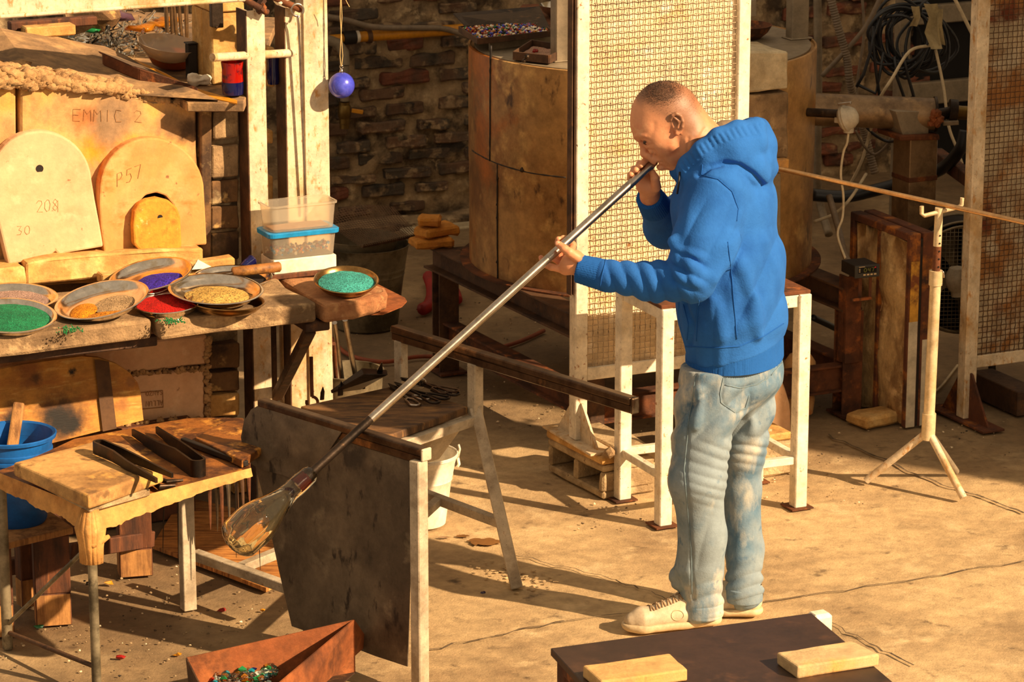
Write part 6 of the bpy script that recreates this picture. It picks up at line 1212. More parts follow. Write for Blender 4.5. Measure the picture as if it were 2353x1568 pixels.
# ------------------------------------------------------------------ the man: signed distance modelling, then one skin over each shape
class SDF:
    def __init__(s, lo, hi, h):
        s.lo = np.array(lo, np.float32); s.h = h; s.n = np.ceil((np.array(hi)-np.array(lo))/h).astype(int)+1; s.F = np.full(s.n, .2, np.float32)
    def sl(s, lo, hi):
        a = np.clip(np.floor((np.array(lo)-s.lo)/s.h).astype(int), 0, s.n-1); b = np.clip(np.ceil((np.array(hi)-s.lo)/s.h).astype(int)+1, 1, s.n)
        if np.any(b-a < 1): return None, None
        ax = [(s.lo[i] + s.h*np.arange(a[i], b[i])).astype(np.float32) for i in range(3)]
        return tuple(slice(a[i], b[i]) for i in range(3)), np.stack(np.meshgrid(*ax, indexing='ij'), -1)
    def op(s, lo, hi, fn, k, sub=False):
        m = k + 3*s.h; q, P = s.sl(np.array(lo)-m, np.array(hi)+m)
        if q is None: return
        d = fn(P).astype(np.float32); f = s.F[q]
        if sub:
            d = -d; hh = np.clip(.5 - .5*(f-d)/k, 0, 1); s.F[q] = f*(1-hh) + d*hh + k*hh*(1-hh)
        else:
            hh = np.clip(.5 + .5*(f-d)/k, 0, 1); s.F[q] = f*(1-hh) + d*hh - k*hh*(1-hh)
    def cone(s, a, b, ra, rb, k=.01, sub=False, ax=None, sq=1.0):   # tapered limb; squash sq along axis ax (sq>1 wider)
        a = np.array(a, np.float32); b = np.array(b, np.float32); R_ = max(ra, rb)*max(1, sq)
        if ax is not None: ax = np.array(ax, np.float32); ax /= np.linalg.norm(ax)
        def fn(P):
            Q = P - a; ba = b - a
            if ax is not None:
                w = 1/sq - 1; Q = Q + (Q @ ax)[..., None]*ax*w; ba = ba + np.dot(ba, ax)*ax*w
            t = np.clip((Q @ ba)/max(1e-9, float(ba @ ba)), 0, 1); return (np.linalg.norm(Q - t[..., None]*ba, axis=-1) - (ra + (rb-ra)*t))
        s.op(np.minimum(a, b)-R_, np.maximum(a, b)+R_, fn, k, sub)
    def chain(s, pts, rs, k=.006, sub=False):
        for i in range(len(pts)-1): s.cone(pts[i], pts[i+1], rs[i], rs[i+1], k, sub)
    def ell(s, c, r, k=.01, sub=False, rot=None):
        c = np.array(c, np.float32); r = np.array(r, np.float32); M = np.array(rot, np.float32) if rot is not None else np.eye(3, dtype=np.float32); R_ = float(r.max())
        def fn(P):
            Q = (P - c) @ M; k0 = np.linalg.norm(Q/r, axis=-1); k1 = np.linalg.norm(Q/(r*r), axis=-1); return k0*(k0-1)/np.maximum(k1, 1e-6)
        s.op(c-R_, c+R_, fn, k, sub)
    def half(s, p, n, lo, hi, k=.003):   # cut away the side n points to, within a box
        p = np.array(p, np.float32); n = np.array(n, np.float32); n /= np.linalg.norm(n); s.op(lo, hi, lambda P: -((P-p) @ n), k, True)
    def mesh(s):
        F = s.F; S = F < 0; nx, ny, nz = F.shape
        c = np.zeros((nx-1, ny-1, nz-1), np.int8)
        for i in (0,1):
            for j in (0,1):
                for l in (0,1): c += S[i:nx-1+i, j:ny-1+j, l:nz-1+l]
        act = (c > 0) & (c < 8); idx = np.argwhere(act); ID = np.full(act.shape, -1, np.int32); ID[act] = np.arange(len(idx))
        cor = [(i,j,l) for i in (0,1) for j in (0,1) for l in (0,1)]; val = {q: F[idx[:,0]+q[0], idx[:,1]+q[1], idx[:,2]+q[2]] for q in cor}
        acc = np.zeros((len(idx),3), np.float32); cnt = np.zeros(len(idx), np.float32)
        for q in cor:
            for ax in range(3):
                if q[ax]: continue
                w = list(q); w[ax] = 1; w = tuple(w); a, b = val[q], val[w]; m = (a < 0) != (b < 0); t = np.where(m, a/np.where(m, a-b, 1), 0); p = np.tile(np.array(q, np.float32), (len(idx),1)); p[:,ax] = t; acc[m] += p[m]; cnt[m] += 1
        V_ = s.lo + s.h*(idx + acc/cnt[:,None]); faces = []
        for ax in range(3):
            u, v = [(1,2),(2,0),(0,1)][ax]; a = [slice(None)]*3; b = [slice(None)]*3; a[ax] = slice(0,-1); b[ax] = slice(1,None)
            e = S[tuple(a)] != S[tuple(b)]; E_ = np.argwhere(e); E_ = E_[(E_[:,u] > 0) & (E_[:,v] > 0) & (E_[:,u] < F.shape[u]-1) & (E_[:,v] < F.shape[v]-1)]
            sg = S[E_[:,0],E_[:,1],E_[:,2]]
            def g(du, dv): q = E_.copy(); q[:,u] -= du; q[:,v] -= dv; return ID[q[:,0],q[:,1],q[:,2]]
            f = np.stack([g(1,1), g(0,1), g(0,0), g(1,0)], 1); f[~sg] = f[~sg][:, ::-1]; faces.append(f)
        return V_, np.concatenate(faces)
def pxy(P):
    q = P - np.array(CP); f = q[:,1]*math.cos(PIT) - q[:,2]*math.sin(PIT); u = q[:,1]*math.sin(PIT) + q[:,2]*math.cos(PIT); return 1176.5+FPX*q[:,0]/f, 784-FPX*u/f
def normals(V_, Fc):
    n = np.cross(V_[Fc[:,2]]-V_[Fc[:,0]], V_[Fc[:,3]]-V_[Fc[:,1]]); N_ = np.zeros_like(V_)
    for k in range(4): np.add.at(N_, Fc[:,k], n)
    return N_/np.maximum(np.linalg.norm(N_, axis=1), 1e-9)[:,None]
_r = np.random.RandomState(4); _K = _r.normal(size=(8,3)); _PH = _r.uniform(0, 6.28, 8)
def wav(P, f, sd=0): return sum(np.sin((P*f) @ _K[i] + _PH[i] + sd*1.7*(i+1)) for i in range(8))/4.0
def sst(a, b, x): t = np.clip((x-a)/(b-a), 0, 1); return t*t*(3-2*t)
def ridge(ph): return np.abs(np.sin(ph))      # rounded folds with sharp valleys between
def polyd(x, y, pts):
    d = np.full(len(x), 1e9)
    for (x0,y0),(x1,y1) in zip(pts, pts[1:]):
        t = np.clip(((x-x0)*(x1-x0)+(y-y0)*(y1-y0))/((x1-x0)**2+(y1-y0)**2), 0, 1); d = np.minimum(d, np.hypot(x-x0-t*(x1-x0), y-y0-t*(y1-y0)))
    return d
def sdfobj(name, s, m, parent, smooth_it=1, disp=None):
    V_, Fc = s.mesh(); base = np.array(wl(parent), np.float32); me = bpy.data.meshes.new(name)
    if smooth_it:
        ed = np.concatenate([Fc[:, [0,1]], Fc[:, [1,2]], Fc[:, [2,3]], Fc[:, [3,0]]])
        for _ in range(smooth_it):
            a = np.zeros_like(V_); n = np.zeros(len(V_), np.float32); np.add.at(a, ed[:,0], V_[ed[:,1]]); np.add.at(a, ed[:,1], V_[ed[:,0]]); np.add.at(n, ed[:,0], 1); np.add.at(n, ed[:,1], 1); V_ = .5*V_ + .5*a/n[:,None]
    if disp:
        N_ = normals(V_, Fc); x_, y_ = pxy(V_); V_ = V_ + N_*disp(V_, N_, x_, y_).astype(np.float32)[:,None]
    P = (V_ - base).astype(np.float32); me.vertices.add(len(P)); me.vertices.foreach_set('co', P.ravel()); me.loops.add(len(Fc)*4); me.loops.foreach_set('vertex_index', Fc.ravel().astype(np.int32)); me.polygons.add(len(Fc)); me.polygons.foreach_set('loop_start', np.arange(0, len(Fc)*4, 4, dtype=np.int32)); me.polygons.foreach_set('use_smooth', np.ones(len(Fc), bool)); me.update(calc_edges=True); me.validate()
    me.materials.append(M_[m]); o = bpy.data.objects.new(name, me); C.objects.link(o); o.parent = parent; ROOT[o.name] = wl(parent); return o, V_, Fc
PX = 1/786.0
man = thing('person', G(1640,1425), 'man in a blue hooded sweatshirt and pale jeans blowing through a long steel pipe', 'person')
fwd = Vector((-.95,.31,0)).normalized(); lat = Vector((-fwd.y, fwd.x, 0))        # lat points to his left, towards the camera
def q3(px, py, Y): return tuple(V(px, py, Y))
body = SDF((-.06, 8.82, .0), (.95, 9.62, 1.68), .0031)
HY = 9.19
def hp(px, py, dy=0): return q3(px, py, HY+dy)
# head, pitched forward over the pipe
body.ell(hp(1530,264), (79*PX, .077, 76*PX), .008)
body.ell(hp(1496,290), (44*PX, .066, 42*PX), .02)
body.cone(hp(1514,312), hp(1538,352), 38*PX, 28*PX, .02, ax=(0,1,0), sq=1.4)
for s in (-1,1):
    body.cone(hp(1592,312,s*.050), hp(1556,370,s*.026), 17*PX, 15*PX, .03)
    body.cone(hp(1504,340,s*.034), hp(1542,330,s*.052), 12*PX, 17*PX, .02)
    body.ell(hp(1478,327,s*.036), (13*PX, .018, 8*PX), .010, True)
    body.ell(hp(1487,326,s*.032), (9*PX, .013, 7*PX), .004)
    body.cone(hp(1478,325,s*.040), hp(1492,330,s*.046), 1.5*PX, 1.5*PX, .003, True)
    body.cone(hp(1465,316,s*.012), hp(1478,312,s*.046), 7*PX, 7*PX, .012)
    body.ell(hp(1492,358,s*.017), (11*PX, .011, 9*PX), .004)
    body.ell(hp(1490,369,s*.009), (4*PX, .005, 4*PX), .004, True)
body.cone(hp(1474,324), hp(1483,350), 6.5*PX, 11*PX, .008); body.ell(hp(1483,353), (12*PX,.014,11*PX), .006)
body.ell(hp(1510,364), (20*PX,.030,15*PX), .015)
body.ell(hp(1507,369), (8*PX,.020,5*PX), .006); body.ell(hp(1518,384), (10*PX,.020,7*PX), .006); body.ell(hp(1546,375), (22*PX,.026,17*PX), .016)
body.cone(hp(1510,376,-.03), hp(1512,376,.03), 3*PX, 3*PX, .005, True)
# neck
body.cone(hp(1588,300), hp(1648,372), 52*PX, 60*PX, .03)
body.cone(hp(1575,350), hp(1625,400), 34*PX, 48*PX, .03)
body.cone(hp(1580,318,-.062), hp(1612,390,-.03), 12*PX, 12*PX, .02)
# ears
for s in (-1,1):
    ey = s*.0765; pts = [(1541,275),(1545,265),(1554,261),(1564,267),(1569,279),(1568,292),(1562,303),(1556,307)]
    body.ell(hp(1555,283,ey*.97), (13*PX,.008,20*PX), .004)
    body.chain([hp(x,y,ey+s*.006*(1 if 0 < i < 6 else .2)) for i,(x,y) in enumerate(pts)], [4*PX]*7+[5.5*PX], .003)
    body.chain([hp(1551,272,ey+s*.006), hp(1560,280,ey+s*.006), hp(1557,293,ey+s*.006)], [3*PX]*3, .003)
    body.ell(hp(1551,285,ey+s*.006), (6*PX,.006,9*PX), .003, True)
# trunk, arms and legs under the clothes
sh_l, sh_r = q3(1640,445,9.03), q3(1655,440,9.36)
body.cone(hp(1645,372), hp(1672,470), 54*PX, 68*PX, .04, ax=lat, sq=1.3); body.cone(hp(1672,480), hp(1672,640), 76*PX, 76*PX, .05, ax=lat, sq=1.3); body.cone(hp(1672,640), hp(1686,830), 76*PX, 80*PX, .05, ax=lat, sq=1.25)
el_l, wr_l = q3(1592,652,8.93), q3(1345,616,9.015)
body.cone(sh_l, el_l, .050, .040, .02); body.cone(el_l, wr_l, .041, .029, .01)
el_r, wr_r = q3(1530,520,9.44), q3(1494,452,9.27)
body.cone(sh_r, el_r, .050, .040, .02); body.cone(el_r, wr_r, .040, .028, .01)
hipl, hipr = q3(1650,860,9.10), q3(1722,850,9.24); knl, knr = q3(1604,1110,9.06), q3(1706,1105,9.23); anl, anr = q3(1612,1400,9.08), q3(1706,1378,9.22)
for a, b, c_ in ((hipl,knl,anl),(hipr,knr,anr)): body.cone(a, b, .075, .042, .03); body.cone(b, c_, .040, .032, .02)
# left hand, seen from the thumb side, cradling the pipe
pk = lambda px: (lambda t: tuple(PM.lerp(PE, t)))((1506-px)/(1506-722))
def hq(px, py, Y): return q3(px, py, Y)
body.cone(wr_l, hq(1312,606,9.02), .028, .030, .012, ax=(0,1,0), sq=.85)
body.cone(hq(1326,600,9.02), hq(1300,616,9.03), .024, .021, .012); body.cone(hq(1322,590,9.03), hq(1306,598,9.05), .020, .019, .010)
body.chain([hq(1326,592,8.995), hq(1308,580,8.985), hq(1296,571,8.988), hq(1282,560,9.0)], [.0150,.0125,.0115,.0095], .005)       # thumb over the pipe
body.chain([hq(1311,586,9.055), hq(1316,563,9.085), hq(1308,551,9.09), hq(1294,547,9.068)], [.0120,.0105,.0098,.0085], .004)        # index curls up behind
body.chain([hq(1300,596,9.06), hq(1290,572,9.095), hq(1283,557,9.09), hq(1283,550,9.065)], [.0118,.0105,.0098,.0085], .004)         # middle
body.chain([hq(1296,608,9.055), hq(1270,592,9.085), hq(1272,580,9.09), hq(1287,590,9.055)], [.0115,.0102,.0095,.0085], .004)        # ring
body.chain([hq(1296,620,9.03), hq(1266,614,9.03), hq(1249,607,9.045), hq(1243,592,9.065)], [.0115,.0098,.0090,.0075], .004)          # little
# right hand, beyond the pipe, by the mouth
body.cone(wr_r, hq(1490,424,9.235), .027, .031, .012)
body.cone(hq(1478,428,9.235), hq(1472,408,9.235), .020, .018, .012); body.cone(hq(1500,432,9.225), hq(1497,410,9.235), .020, .018, .012)
body.chain([hq(1508,430,9.205), hq(1505,410,9.19), hq(1499,396,9.195)], [.0150,.0125,.0095], .005)                                   # thumb below the pipe
body.chain([hq(1493,400,9.235), hq(1494,376,9.225), hq(1484,368,9.20), hq(1472,380,9.172)], [.0118,.0105,.0095,.0085], .0035)
body.chain([hq(1481,402,9.235), hq(1479,382,9.230), hq(1470,376,9.20), hq(1461,391,9.170)], [.0118,.0105,.0095,.0085], .0035)
body.chain([hq(1470,408,9.235), hq(1464,392,9.230), hq(1457,388,9.20), hq(1450,401,9.170)], [.0115,.0100,.0092,.0082], .0035)
body.chain([hq(1464,418,9.235), hq(1455,404,9.228), hq(1448,402,9.205), hq(1446,411,9.185)], [.0105,.0092,.0085,.0075], .0035)
def face_disp(P, N_, x, y):
    m = sst(-.05,.25,-N_[:,1])*(P[:,2] > 1.36)*(x > 1440)*(x < 1640); d = np.zeros(len(x))
    for pts, dep, w in (([(1502,344),(1508,354),(1509,366)], .0030, 3.2), ([(1488,345),(1497,345),(1501,352),(1498,361)], .0035, 2.6), ([(1472,320),(1482,319),(1494,324)], .0022, 2.2), ([(1478,332),(1488,334),(1498,331)], .0016, 2.4), ([(1582,318),(1580,345),(1586,372)], .0030, 4), ([(1520,374),(1513,373)], .003, 2.2), ([(1524,372),(1534,378),(1536,388)], .0016, 3), ([(1620,296),(1610,312),(1600,336)], .0018, 4), ([(1496,312),(1502,300),(1503,285)], .0016, 6)): d -= m*dep*np.exp(-(polyd(x,y,pts)/w)**2)
    for pts, dep, w in (([(1460,314),(1468,311),(1482,312)], .0028, 4.5), ([(1488,354),(1496,354)], .0024, 4), ([(1474,330),(1479,346)], .0020, 3.5), ([(1556,370),(1580,352),(1590,330)], .0028, 8), ([(1505,338),(1525,336)], .0018, 8)): d += m*dep*np.exp(-(polyd(x,y,pts)/w)**2)
    return d
bo, BV, BF_ = sdfobj('body', body, 'skin', man, 1, face_disp)
# scalp stubble as a point attribute
hc = np.array(hp(1530,264)); at_ = bo.data.attributes.new('stubble', 'FLOAT', 'POINT')
bx_, by_ = pxy(BV)
line = 255 + (bx_-1480)*.72   # hairline runs from the forehead down behind the ear
st_a = np.clip((line-by_)/26, 0, 1)*(BV[:,2] > 1.36)*(bx_ > 1462)*np.clip((1625-bx_)/30,0,1)*.62
beard = np.clip(1-np.hypot((bx_-1548)/40,(by_-368)/26),0,1)*.45*(by_ > 335)*(bx_ > 1495)*(bx_ < 1610)*(BV[:,2] > 1.36)
at_.data.foreach_set('value', np.maximum(st_a, beard).astype(np.float32))
BN = normals(BV, BF_)
top_ = np.clip(1-np.hypot((bx_-1524)/52, (by_-212)/38), 0, 1)*(BV[:,2] > 1.45)
st_a = np.maximum(st_a, np.clip(top_*1.6, 0, .85)); at_.data.foreach_set('value', np.maximum(st_a, beard).astype(np.float32))
cand = np.argwhere(((top_ > .05) | ((st_a > .3) & (np.arange(len(bx_)) % 3 == 0))) & (by_ < 262))[:,0]
mb = MB(); rr_ = random.Random(5)
for i in cand:
    for _ in range(2 if top_[i] > .2 else 1):
        p = Vector(BV[i].tolist()); n = Vector(BN[i].tolist()); t = Vector((rr_.gauss(-.5,.5), rr_.gauss(0,.6), rr_.gauss(0,.4))); d = (n*.8 + t*.6).normalized()*rr_.uniform(.003,.0075)*(.45+.55*min(1,float(top_[i])*2)); w = d.cross(Vector((rr_.gauss(0,1),rr_.gauss(0,1),1))).normalized()*.0005
        p = p + Vector((rr_.gauss(0,.001), rr_.gauss(0,.001), rr_.gauss(0,.0006))); mb.add([p-w-n*.001, p+w-n*.001, p+d], [(0,1,2)])
tag(build('hair', mb, M_['hair'], man), kind='stuff')
mb = MB()
for s in (-1,1): mb.blob(Vector(hp(1484,326,s*.033)), .0092, 1, 2, 0)
build('eye', mb, M_['eye'], man, smooth=3)
for s in (-1,1): mb = MB(); mb.tube([Vector(hp(1474,322,s*.030)), Vector(hp(1481,322.5,s*.041)), Vector(hp(1491,328,s*.046))], [.0010,.0018,.0008], 6); build('eyelashes', mb, M_['hair'], man, smooth=2)
mb = MB(); mb.tube([Vector(hp(1462,313,-.014)), Vector(hp(1466,310,-.034)), Vector(hp(1480,309,-.052))], [.0035,.0050,.002], 7); build('eyebrow', mb, M_['hair'], man, smooth=2); mb = MB(); mb.tube([Vector(hp(1462,313,.014)), Vector(hp(1466,310,.034)), Vector(hp(1480,309,.052))], [.003,.0042,.002], 7); build('eyebrow', mb, M_['hair'], man, smooth=2)
mb = MB(); mb.blob(Vector(hq(1281,560,8.9915)), .0075, 1, 2, 0, (1,.35,1)); build('thumbnail', mb, M_['nail'], man, smooth=3)
# hooded sweatshirt
hd = SDF((.14,8.74,.78),(.96,9.66,1.58),.0042)
TY = 9.19
def tp3(px, py, dy=0): return q3(px, py, TY+dy)
hd.cone(tp3(1655,470), tp3(1672,600), 108*PX, 110*PX, .05, ax=lat, sq=1.45)
hd.cone(tp3(1672,600), tp3(1680,700), 112*PX, 112*PX, .05, ax=lat, sq=1.42); hd.cone(tp3(1680,700), tp3(1688,790), 112*PX, 110*PX, .04, ax=lat, sq=1.38)
hd.cone(tp3(1660,400), tp3(1690,470), 66*PX, 88*PX, .05, ax=lat, sq=1.55)
for a, b in (((1648,440,9.05),(1612,560,8.97)),((1660,430,9.34),(1590,490,9.41))): hd.cone(q3(*a), q3(*b), .086, .078, .035)
hd.cone(q3(1612,560,8.97), q3(1590,640,8.935), .080, .066, .03)
hd.cone(q3(1592,642,8.93), q3(1500,648,8.96), .066, .056, .022); hd.cone(q3(1500,648,8.96), q3(1392,634,8.995), .056, .047, .018)
hd.cone(q3(1590,490,9.41), q3(1530,520,9.44), .074, .064, .03); hd.cone(q3(1530,520,9.44), q3(1502,468,9.31), .062, .045, .025)
# sleeve folds
for x0, y0, x1, y1, r, dy in () and ((1408,602,1424,668,9,-.045),(1434,600,1462,676,10,-.052),(1470,602,1500,684,10,-.056),(1502,606,1540,690,10,-.058),(1528,604,1580,690,12,-.060),(1410,640,1440,680,7,-.045),(1560,600,1600,680,12,-.064),(1548,588,1578,612,12,-.05)):
    Ya = 9.06-(x0-1392)*.00033; hd.cone(q3(x0,y0,Ya+dy), q3((x0+x1)/2,(y0+y1)/2,Ya+dy-.022), r*PX*.8, r*PX, .014); hd.cone(q3((x0+x1)/2,(y0+y1)/2,Ya+dy-.022), q3(x1,y1,Ya+dy), r*PX, r*PX*.6, .014)
for a, b, r in (((1545,555,8.93),(1600,640,8.87),9),((1640,640,8.89),(1690,560,8.97),10),((1690,600,9.0),(1730,680,9.0),10),((1745,560,9.08),(1770,650,9.12),9),((1640,690,8.99),(1660,770,8.99),9),((1725,700,9.01),(1745,770,9.02),10)):
    hd.cone(q3(*a), q3(*b), r*PX, r*PX*.7, .03)
for a, b, r in (((1600,700,8.985),(1580,770,9.0),8),((1665,600,8.96),(1650,680,8.96),8),((1702,640,8.97),(1700,720,8.97),8)): hd.cone(q3(*a), q3(*b), r*PX, r*PX*.8, .025, True)
# hood: thick collar and the sack hanging behind
cp_ = [(1560,392,9.19),(1584,374,9.10),(1612,344,9.06),(1650,314,9.065),(1694,297,9.09),(1738,290,9.14),(1746,292,9.20),(1728,292,9.28),(1680,300,9.32),(1620,340,9.33),(1575,378,9.28),(1560,392,9.19)]
hd.chain([q3(*p) for p in cp_], [.024]*len(cp_), .018)
hd.cone(q3(1585,395,9.10), q3(1690,350,9.08), .034, .050, .03)
hd.cone(q3(1600,400,9.28), q3(1690,350,9.30), .034, .050, .03)
hd.cone(q3(1690,345,9.10), q3(1735,335,9.18), .055, .055, .03); hd.cone(q3(1690,345,9.28), q3(1735,335,9.20), .055, .055, .03)
hd.cone(q3(1735,345,9.19), q3(1757,393,9.19), .052, .030, .03, ax=lat, sq=2.4); hd.cone(q3(1750,370,9.13), q3(1772,385,9.20), .030, .018, .02)
hd.ell(q3(1690,385,9.19), (80*PX,.14,40*PX), .02)
hd.chain([q3(1590,392,9.085), q3(1630,362,9.075), q3(1680,336,9.075), q3(1735,322,9.10)], [.026,.036,.042,.036], .03)
hd.chain([q3(1640,360,9.07), q3(1690,362,9.065), q3(1730,384,9.085), q3(1752,405,9.11)], [.026,.034,.034,.022], .02)
hd.cone(q3(1560,330,9.19), q3(1680,322,9.19), 30*PX, 50*PX, .02, True, ax=(0,1,0), sq=1.75)   # neck opening
hd.cone(hp(1588,296), hp(1640,362), 54*PX, 58*PX, .006, True)
cxh_ = Vector(tp3(1688,800))
# pocket mouth and flat hem
hd.cone(q3(1566,690,9.06), q3(1584,760,9.01), 7*PX, 6*PX, .012, True)
hd.half(Vector((cxh_.x,cxh_.y,V(1690,800,9.19).z+.006)), Vector((.21,0,-1)), (.2,8.7,.76), (.96,9.66,V(1690,800,9.19).z+.02), .004)
def hood_disp(P, N_, x, y):
    near = sst(-.1, .35, -N_[:,1]); d = .0022*wav(P, 16, 1)
    warp = wav(P, 9, 2)*.8
    m = sst(1378,1402,x)*(1-sst(1575,1605,x))*sst(585,600,y)*(P[:,1] < 9.10)        # rucked forearm
    d += m*(.0135*(1-.55*sst(630,690,y))*(.75+.35*wav(P,15,9))*ridge((x - .38*(y-640) + warp*8)/17.5*math.pi*.5) - .005)
    m = sst(1530,1560,x)*(1-sst(1600,1640,x))*sst(560,590,y)*(1-sst(640,690,y))*(P[:,1] < 9.05); d += m*.011*ridge((y - .5*(x-1560) + warp*6)/17*math.pi*.5)   # elbow crook
    m = near*sst(440,500,y)*(1-sst(600,650,y))*sst(1560,1590,x)*(1-sst(1690,1720,x)); d += m*.009*ridge((x + .55*(y-520) + warp*14)/36*math.pi*.5)                   # sleeve drape
    m = sst(1655,1690,x)*sst(520,560,y)*(1-sst(740,790,y)); d += m*.012*ridge((x + .45*(y-620) + warp*16)/38*math.pi*.5)                                              # back drape from the armpit
    m = near*(1-sst(1650,1690,x))*sst(690,715,y); d += m*.005*ridge((x + warp*8)/20*math.pi*.5)
    m = near*(1-sst(9,15,polyd(x,y,[(1570,386),(1600,354),(1640,324),(1690,304),(1745,294)]))); d += m*(.0038*ridge((x*.85 - y*.5 + warp*2.5)/6.5*math.pi*.5) - .002)
    d -= near*.0025*np.exp(-(polyd(x,y,[(1580,396),(1612,366),(1652,338),(1700,318),(1748,310)])/2.5)**2)   # gathered collar edge
    for pts, dep, w in (([(1604,402),(1632,382),(1665,375),(1700,381),(1730,400),(1756,428)], .012, 6), ([(1620,392),(1612,404),(1650,412),(1682,440),(1697,480),(1690,520),(1668,556)], .003, 4), ([(1575,700),(1592,745),(1586,790)], .010, 7)):
        d -= near*dep*np.exp(-(polyd(x,y,pts)/w)**2)
    return d
ho_, HV, HF = sdfobj('hoodie', hd, 'hoodie', man, 2, hood_disp)
hb = SDF((.36,8.86,.78),(.94,9.55,1.06),.0042)
zH = V(1690,800,9.19).z
cxh = Vector(tp3(1688,800)); 
hb.cone(cxh+Vector((0,0,.06)), cxh-Vector((0,0,.10)), 111*PX, 109*PX, .01, ax=lat, sq=1.38)
hb.half(Vector((cxh.x,cxh.y,zH+.024)), Vector((-.21,0,1)), (.3,8.8,zH-.06), (.96,9.6,1.1), .012)
nrmh = Vector((.21,0,-1)); hb.half(Vector((cxh.x,cxh.y,zH-.062)), nrmh, (.3,8.8,.7), (.96,9.6,zH+.02), .006)
def hem_disp(P, N_, x, y):
    ang = np.arctan2(P[:,1]-cxh.y, P[:,0]-cxh.x); return .0011*np.sin(ang*150) + .0025*wav(P, 14, 3)
sdfobj('hem_band', hb, 'hoodie_rib', man, 1, hem_disp)
for a, b, ra_, rb2 in ((q3(1404,637,8.993), q3(1328,617,9.018), .046, .040), (q3(1507,478,9.325), q3(1492,452,9.268), .046, .040)):
    cu = SDF(np.minimum(a,b)-np.array(.07), np.maximum(a,b)+np.array(.07), .003); cu.cone(a, b, ra_, rb2, .004); d = np.array(b)-np.array(a); d /= np.linalg.norm(d)
    cu.half(np.array(b)+d*.0, d, np.array(b)-.09, np.array(b)+.09, .004); cu.half(np.array(a), -d, np.array(a)-.09, np.array(a)+.09, .004); aa_ = np.array(a); u1_ = np.cross(d, [0,0,1.0]); u1_ /= np.linalg.norm(u1_); u2_ = np.cross(d, u1_); sdfobj('cuff', cu, 'hoodie_rib', man, 1, lambda P, N_, x, y: .0011*np.sin(np.arctan2((P-aa_) @ u1_, (P-aa_) @ u2_)*44))
bvh = BVHTree.FromPolygons([Vector(p) for p in HV.tolist()], HF.tolist())
def surf(pts, b=bvh, off=.0012):
    out = []
    for i in range(len(pts)-1):
        for k in range(8):
            t = k/8; h = b.ray_cast(CP, ray(pts[i][0]*(1-t)+pts[i+1][0]*t, pts[i][1]*(1-t)+pts[i+1][1]*t).normalized())
            if h[0]: out.append(h[0]+h[1]*off)
    return out
mb = MB()
for pts in ([(1614,378),(1612,402),(1650,412),(1682,440),(1696,480),(1692,512)],[(1672,556),(1682,640),(1688,720),(1694,788)],[(1606,690),(1602,740),(1600,790)],[(1566,796),(1640,800),(1700,796),(1760,770),(1806,740)],[(1392,598),(1382,640),(1378,668)],[(1570,700),(1582,745),(1578,786)]):
    P = surf(pts); mb = MB()
    if len(P) > 3: mb.tube(P, .0014, 6); build('seam', mb, M_['hoodie_rib'], man, smooth=2)
mb = MB(); mb.tube([Vector(q3(1562,395,9.07)), Vector(q3(1560,420,9.06)), Vector(q3(1556,446,9.06))], .003, 6); build('drawstring', mb, M_['black_leather'], man, smooth=2)
# brown lining peeping out of the hood
mb = MB(); mb.tube([Vector(q3(1632,300,9.22)), Vector(q3(1660,288,9.25)), Vector(q3(1700,284,9.25))], [.012,.015,.012], 10); build('hood_lining', mb, M_['hood_inner'], man, smooth=2)
# jeans
je = SDF((.34,8.86,.02),(.90,9.55,1.02),.0042)
je.cone(q3(1686,805,9.18), q3(1688,850,9.18), 98*PX, 97*PX, .03, ax=lat, sq=1.28); je.ell(q3(1735,850,9.20), (64*PX,.13,56*PX), .04)
je.chain([q3(1642,870,9.105), q3(1612,1010,9.08), q3(1601,1105,9.06), q3(1614,1235,9.07), q3(1606,1320,9.08), q3(1612,1392,9.08)], [82*PX, 65*PX, 65*PX, 52*PX, 55*PX, 50*PX], .02)
je.cone(q3(1716,880,9.23), q3(1708,1050,9.22), 74*PX, 50*PX, .02); je.cone(q3(1708,1050,9.22), q3(1704,1120,9.22), 48*PX, 46*PX, .02); je.cone(q3(1704,1120,9.22), q3(1710,1260,9.20), 46*PX, 41*PX, .02); je.cone(q3(1710,1260,9.20), q3(1709,1358,9.165), 41*PX, 43*PX, .02)
rng = random.Random(8)
for cx_, Yc, yy in ((1606,9.07,(1030,1056,1082,1108,1134,1160)),(1708,9.22,(1040,1060,1084,1108,1130,1156))):
    wd_ = 58 if cx_ < 1650 else 40
    for k,y in enumerate(yy):
        s = rng.choice((-1,1)); () and je.cone(q3(cx_+wd_*.9,y+rng.uniform(-8,8),Yc-.02), q3(cx_-wd_*.1,y+14+rng.uniform(-8,10),Yc-wd_*PX*.98), 5*PX, 6*PX, .014); () and je.cone(q3(cx_+wd_*.6,y+14,Yc-.05), q3(cx_-wd_*.5,y+24,Yc-wd_*PX*.80), 4*PX, 4*PX, .012, True)
for cx_, Yc, y0, w in ((1612,9.08,1330,50),(1706,9.22,1296,40)):
    for k in range(5): y = y0+k*15; () and je.cone(q3(cx_-w*.95,y,Yc-.01), q3(cx_+w*.2,y+12-4*k,Yc-w*PX), 6*PX, 7*PX, .012); () and je.cone(q3(cx_+w*.2,y+12-4*k,Yc-w*PX), q3(cx_+w*.95,y+2,Yc-.01), 7*PX, 5*PX, .012)
je.ell(q3(1552,1330,9.09), (16*PX,.03,22*PX), .02)
for a,b in (((1670,940,9.03),(1622,1010,9.02)),((1745,905,9.13),(1690,950,9.06)),((1610,900,9.01),(1600,980,9.0)),((1720,930,9.13),(1730,1000,9.16))): je.cone(q3(*a), q3(*b), 7*PX, 6*PX, .022)
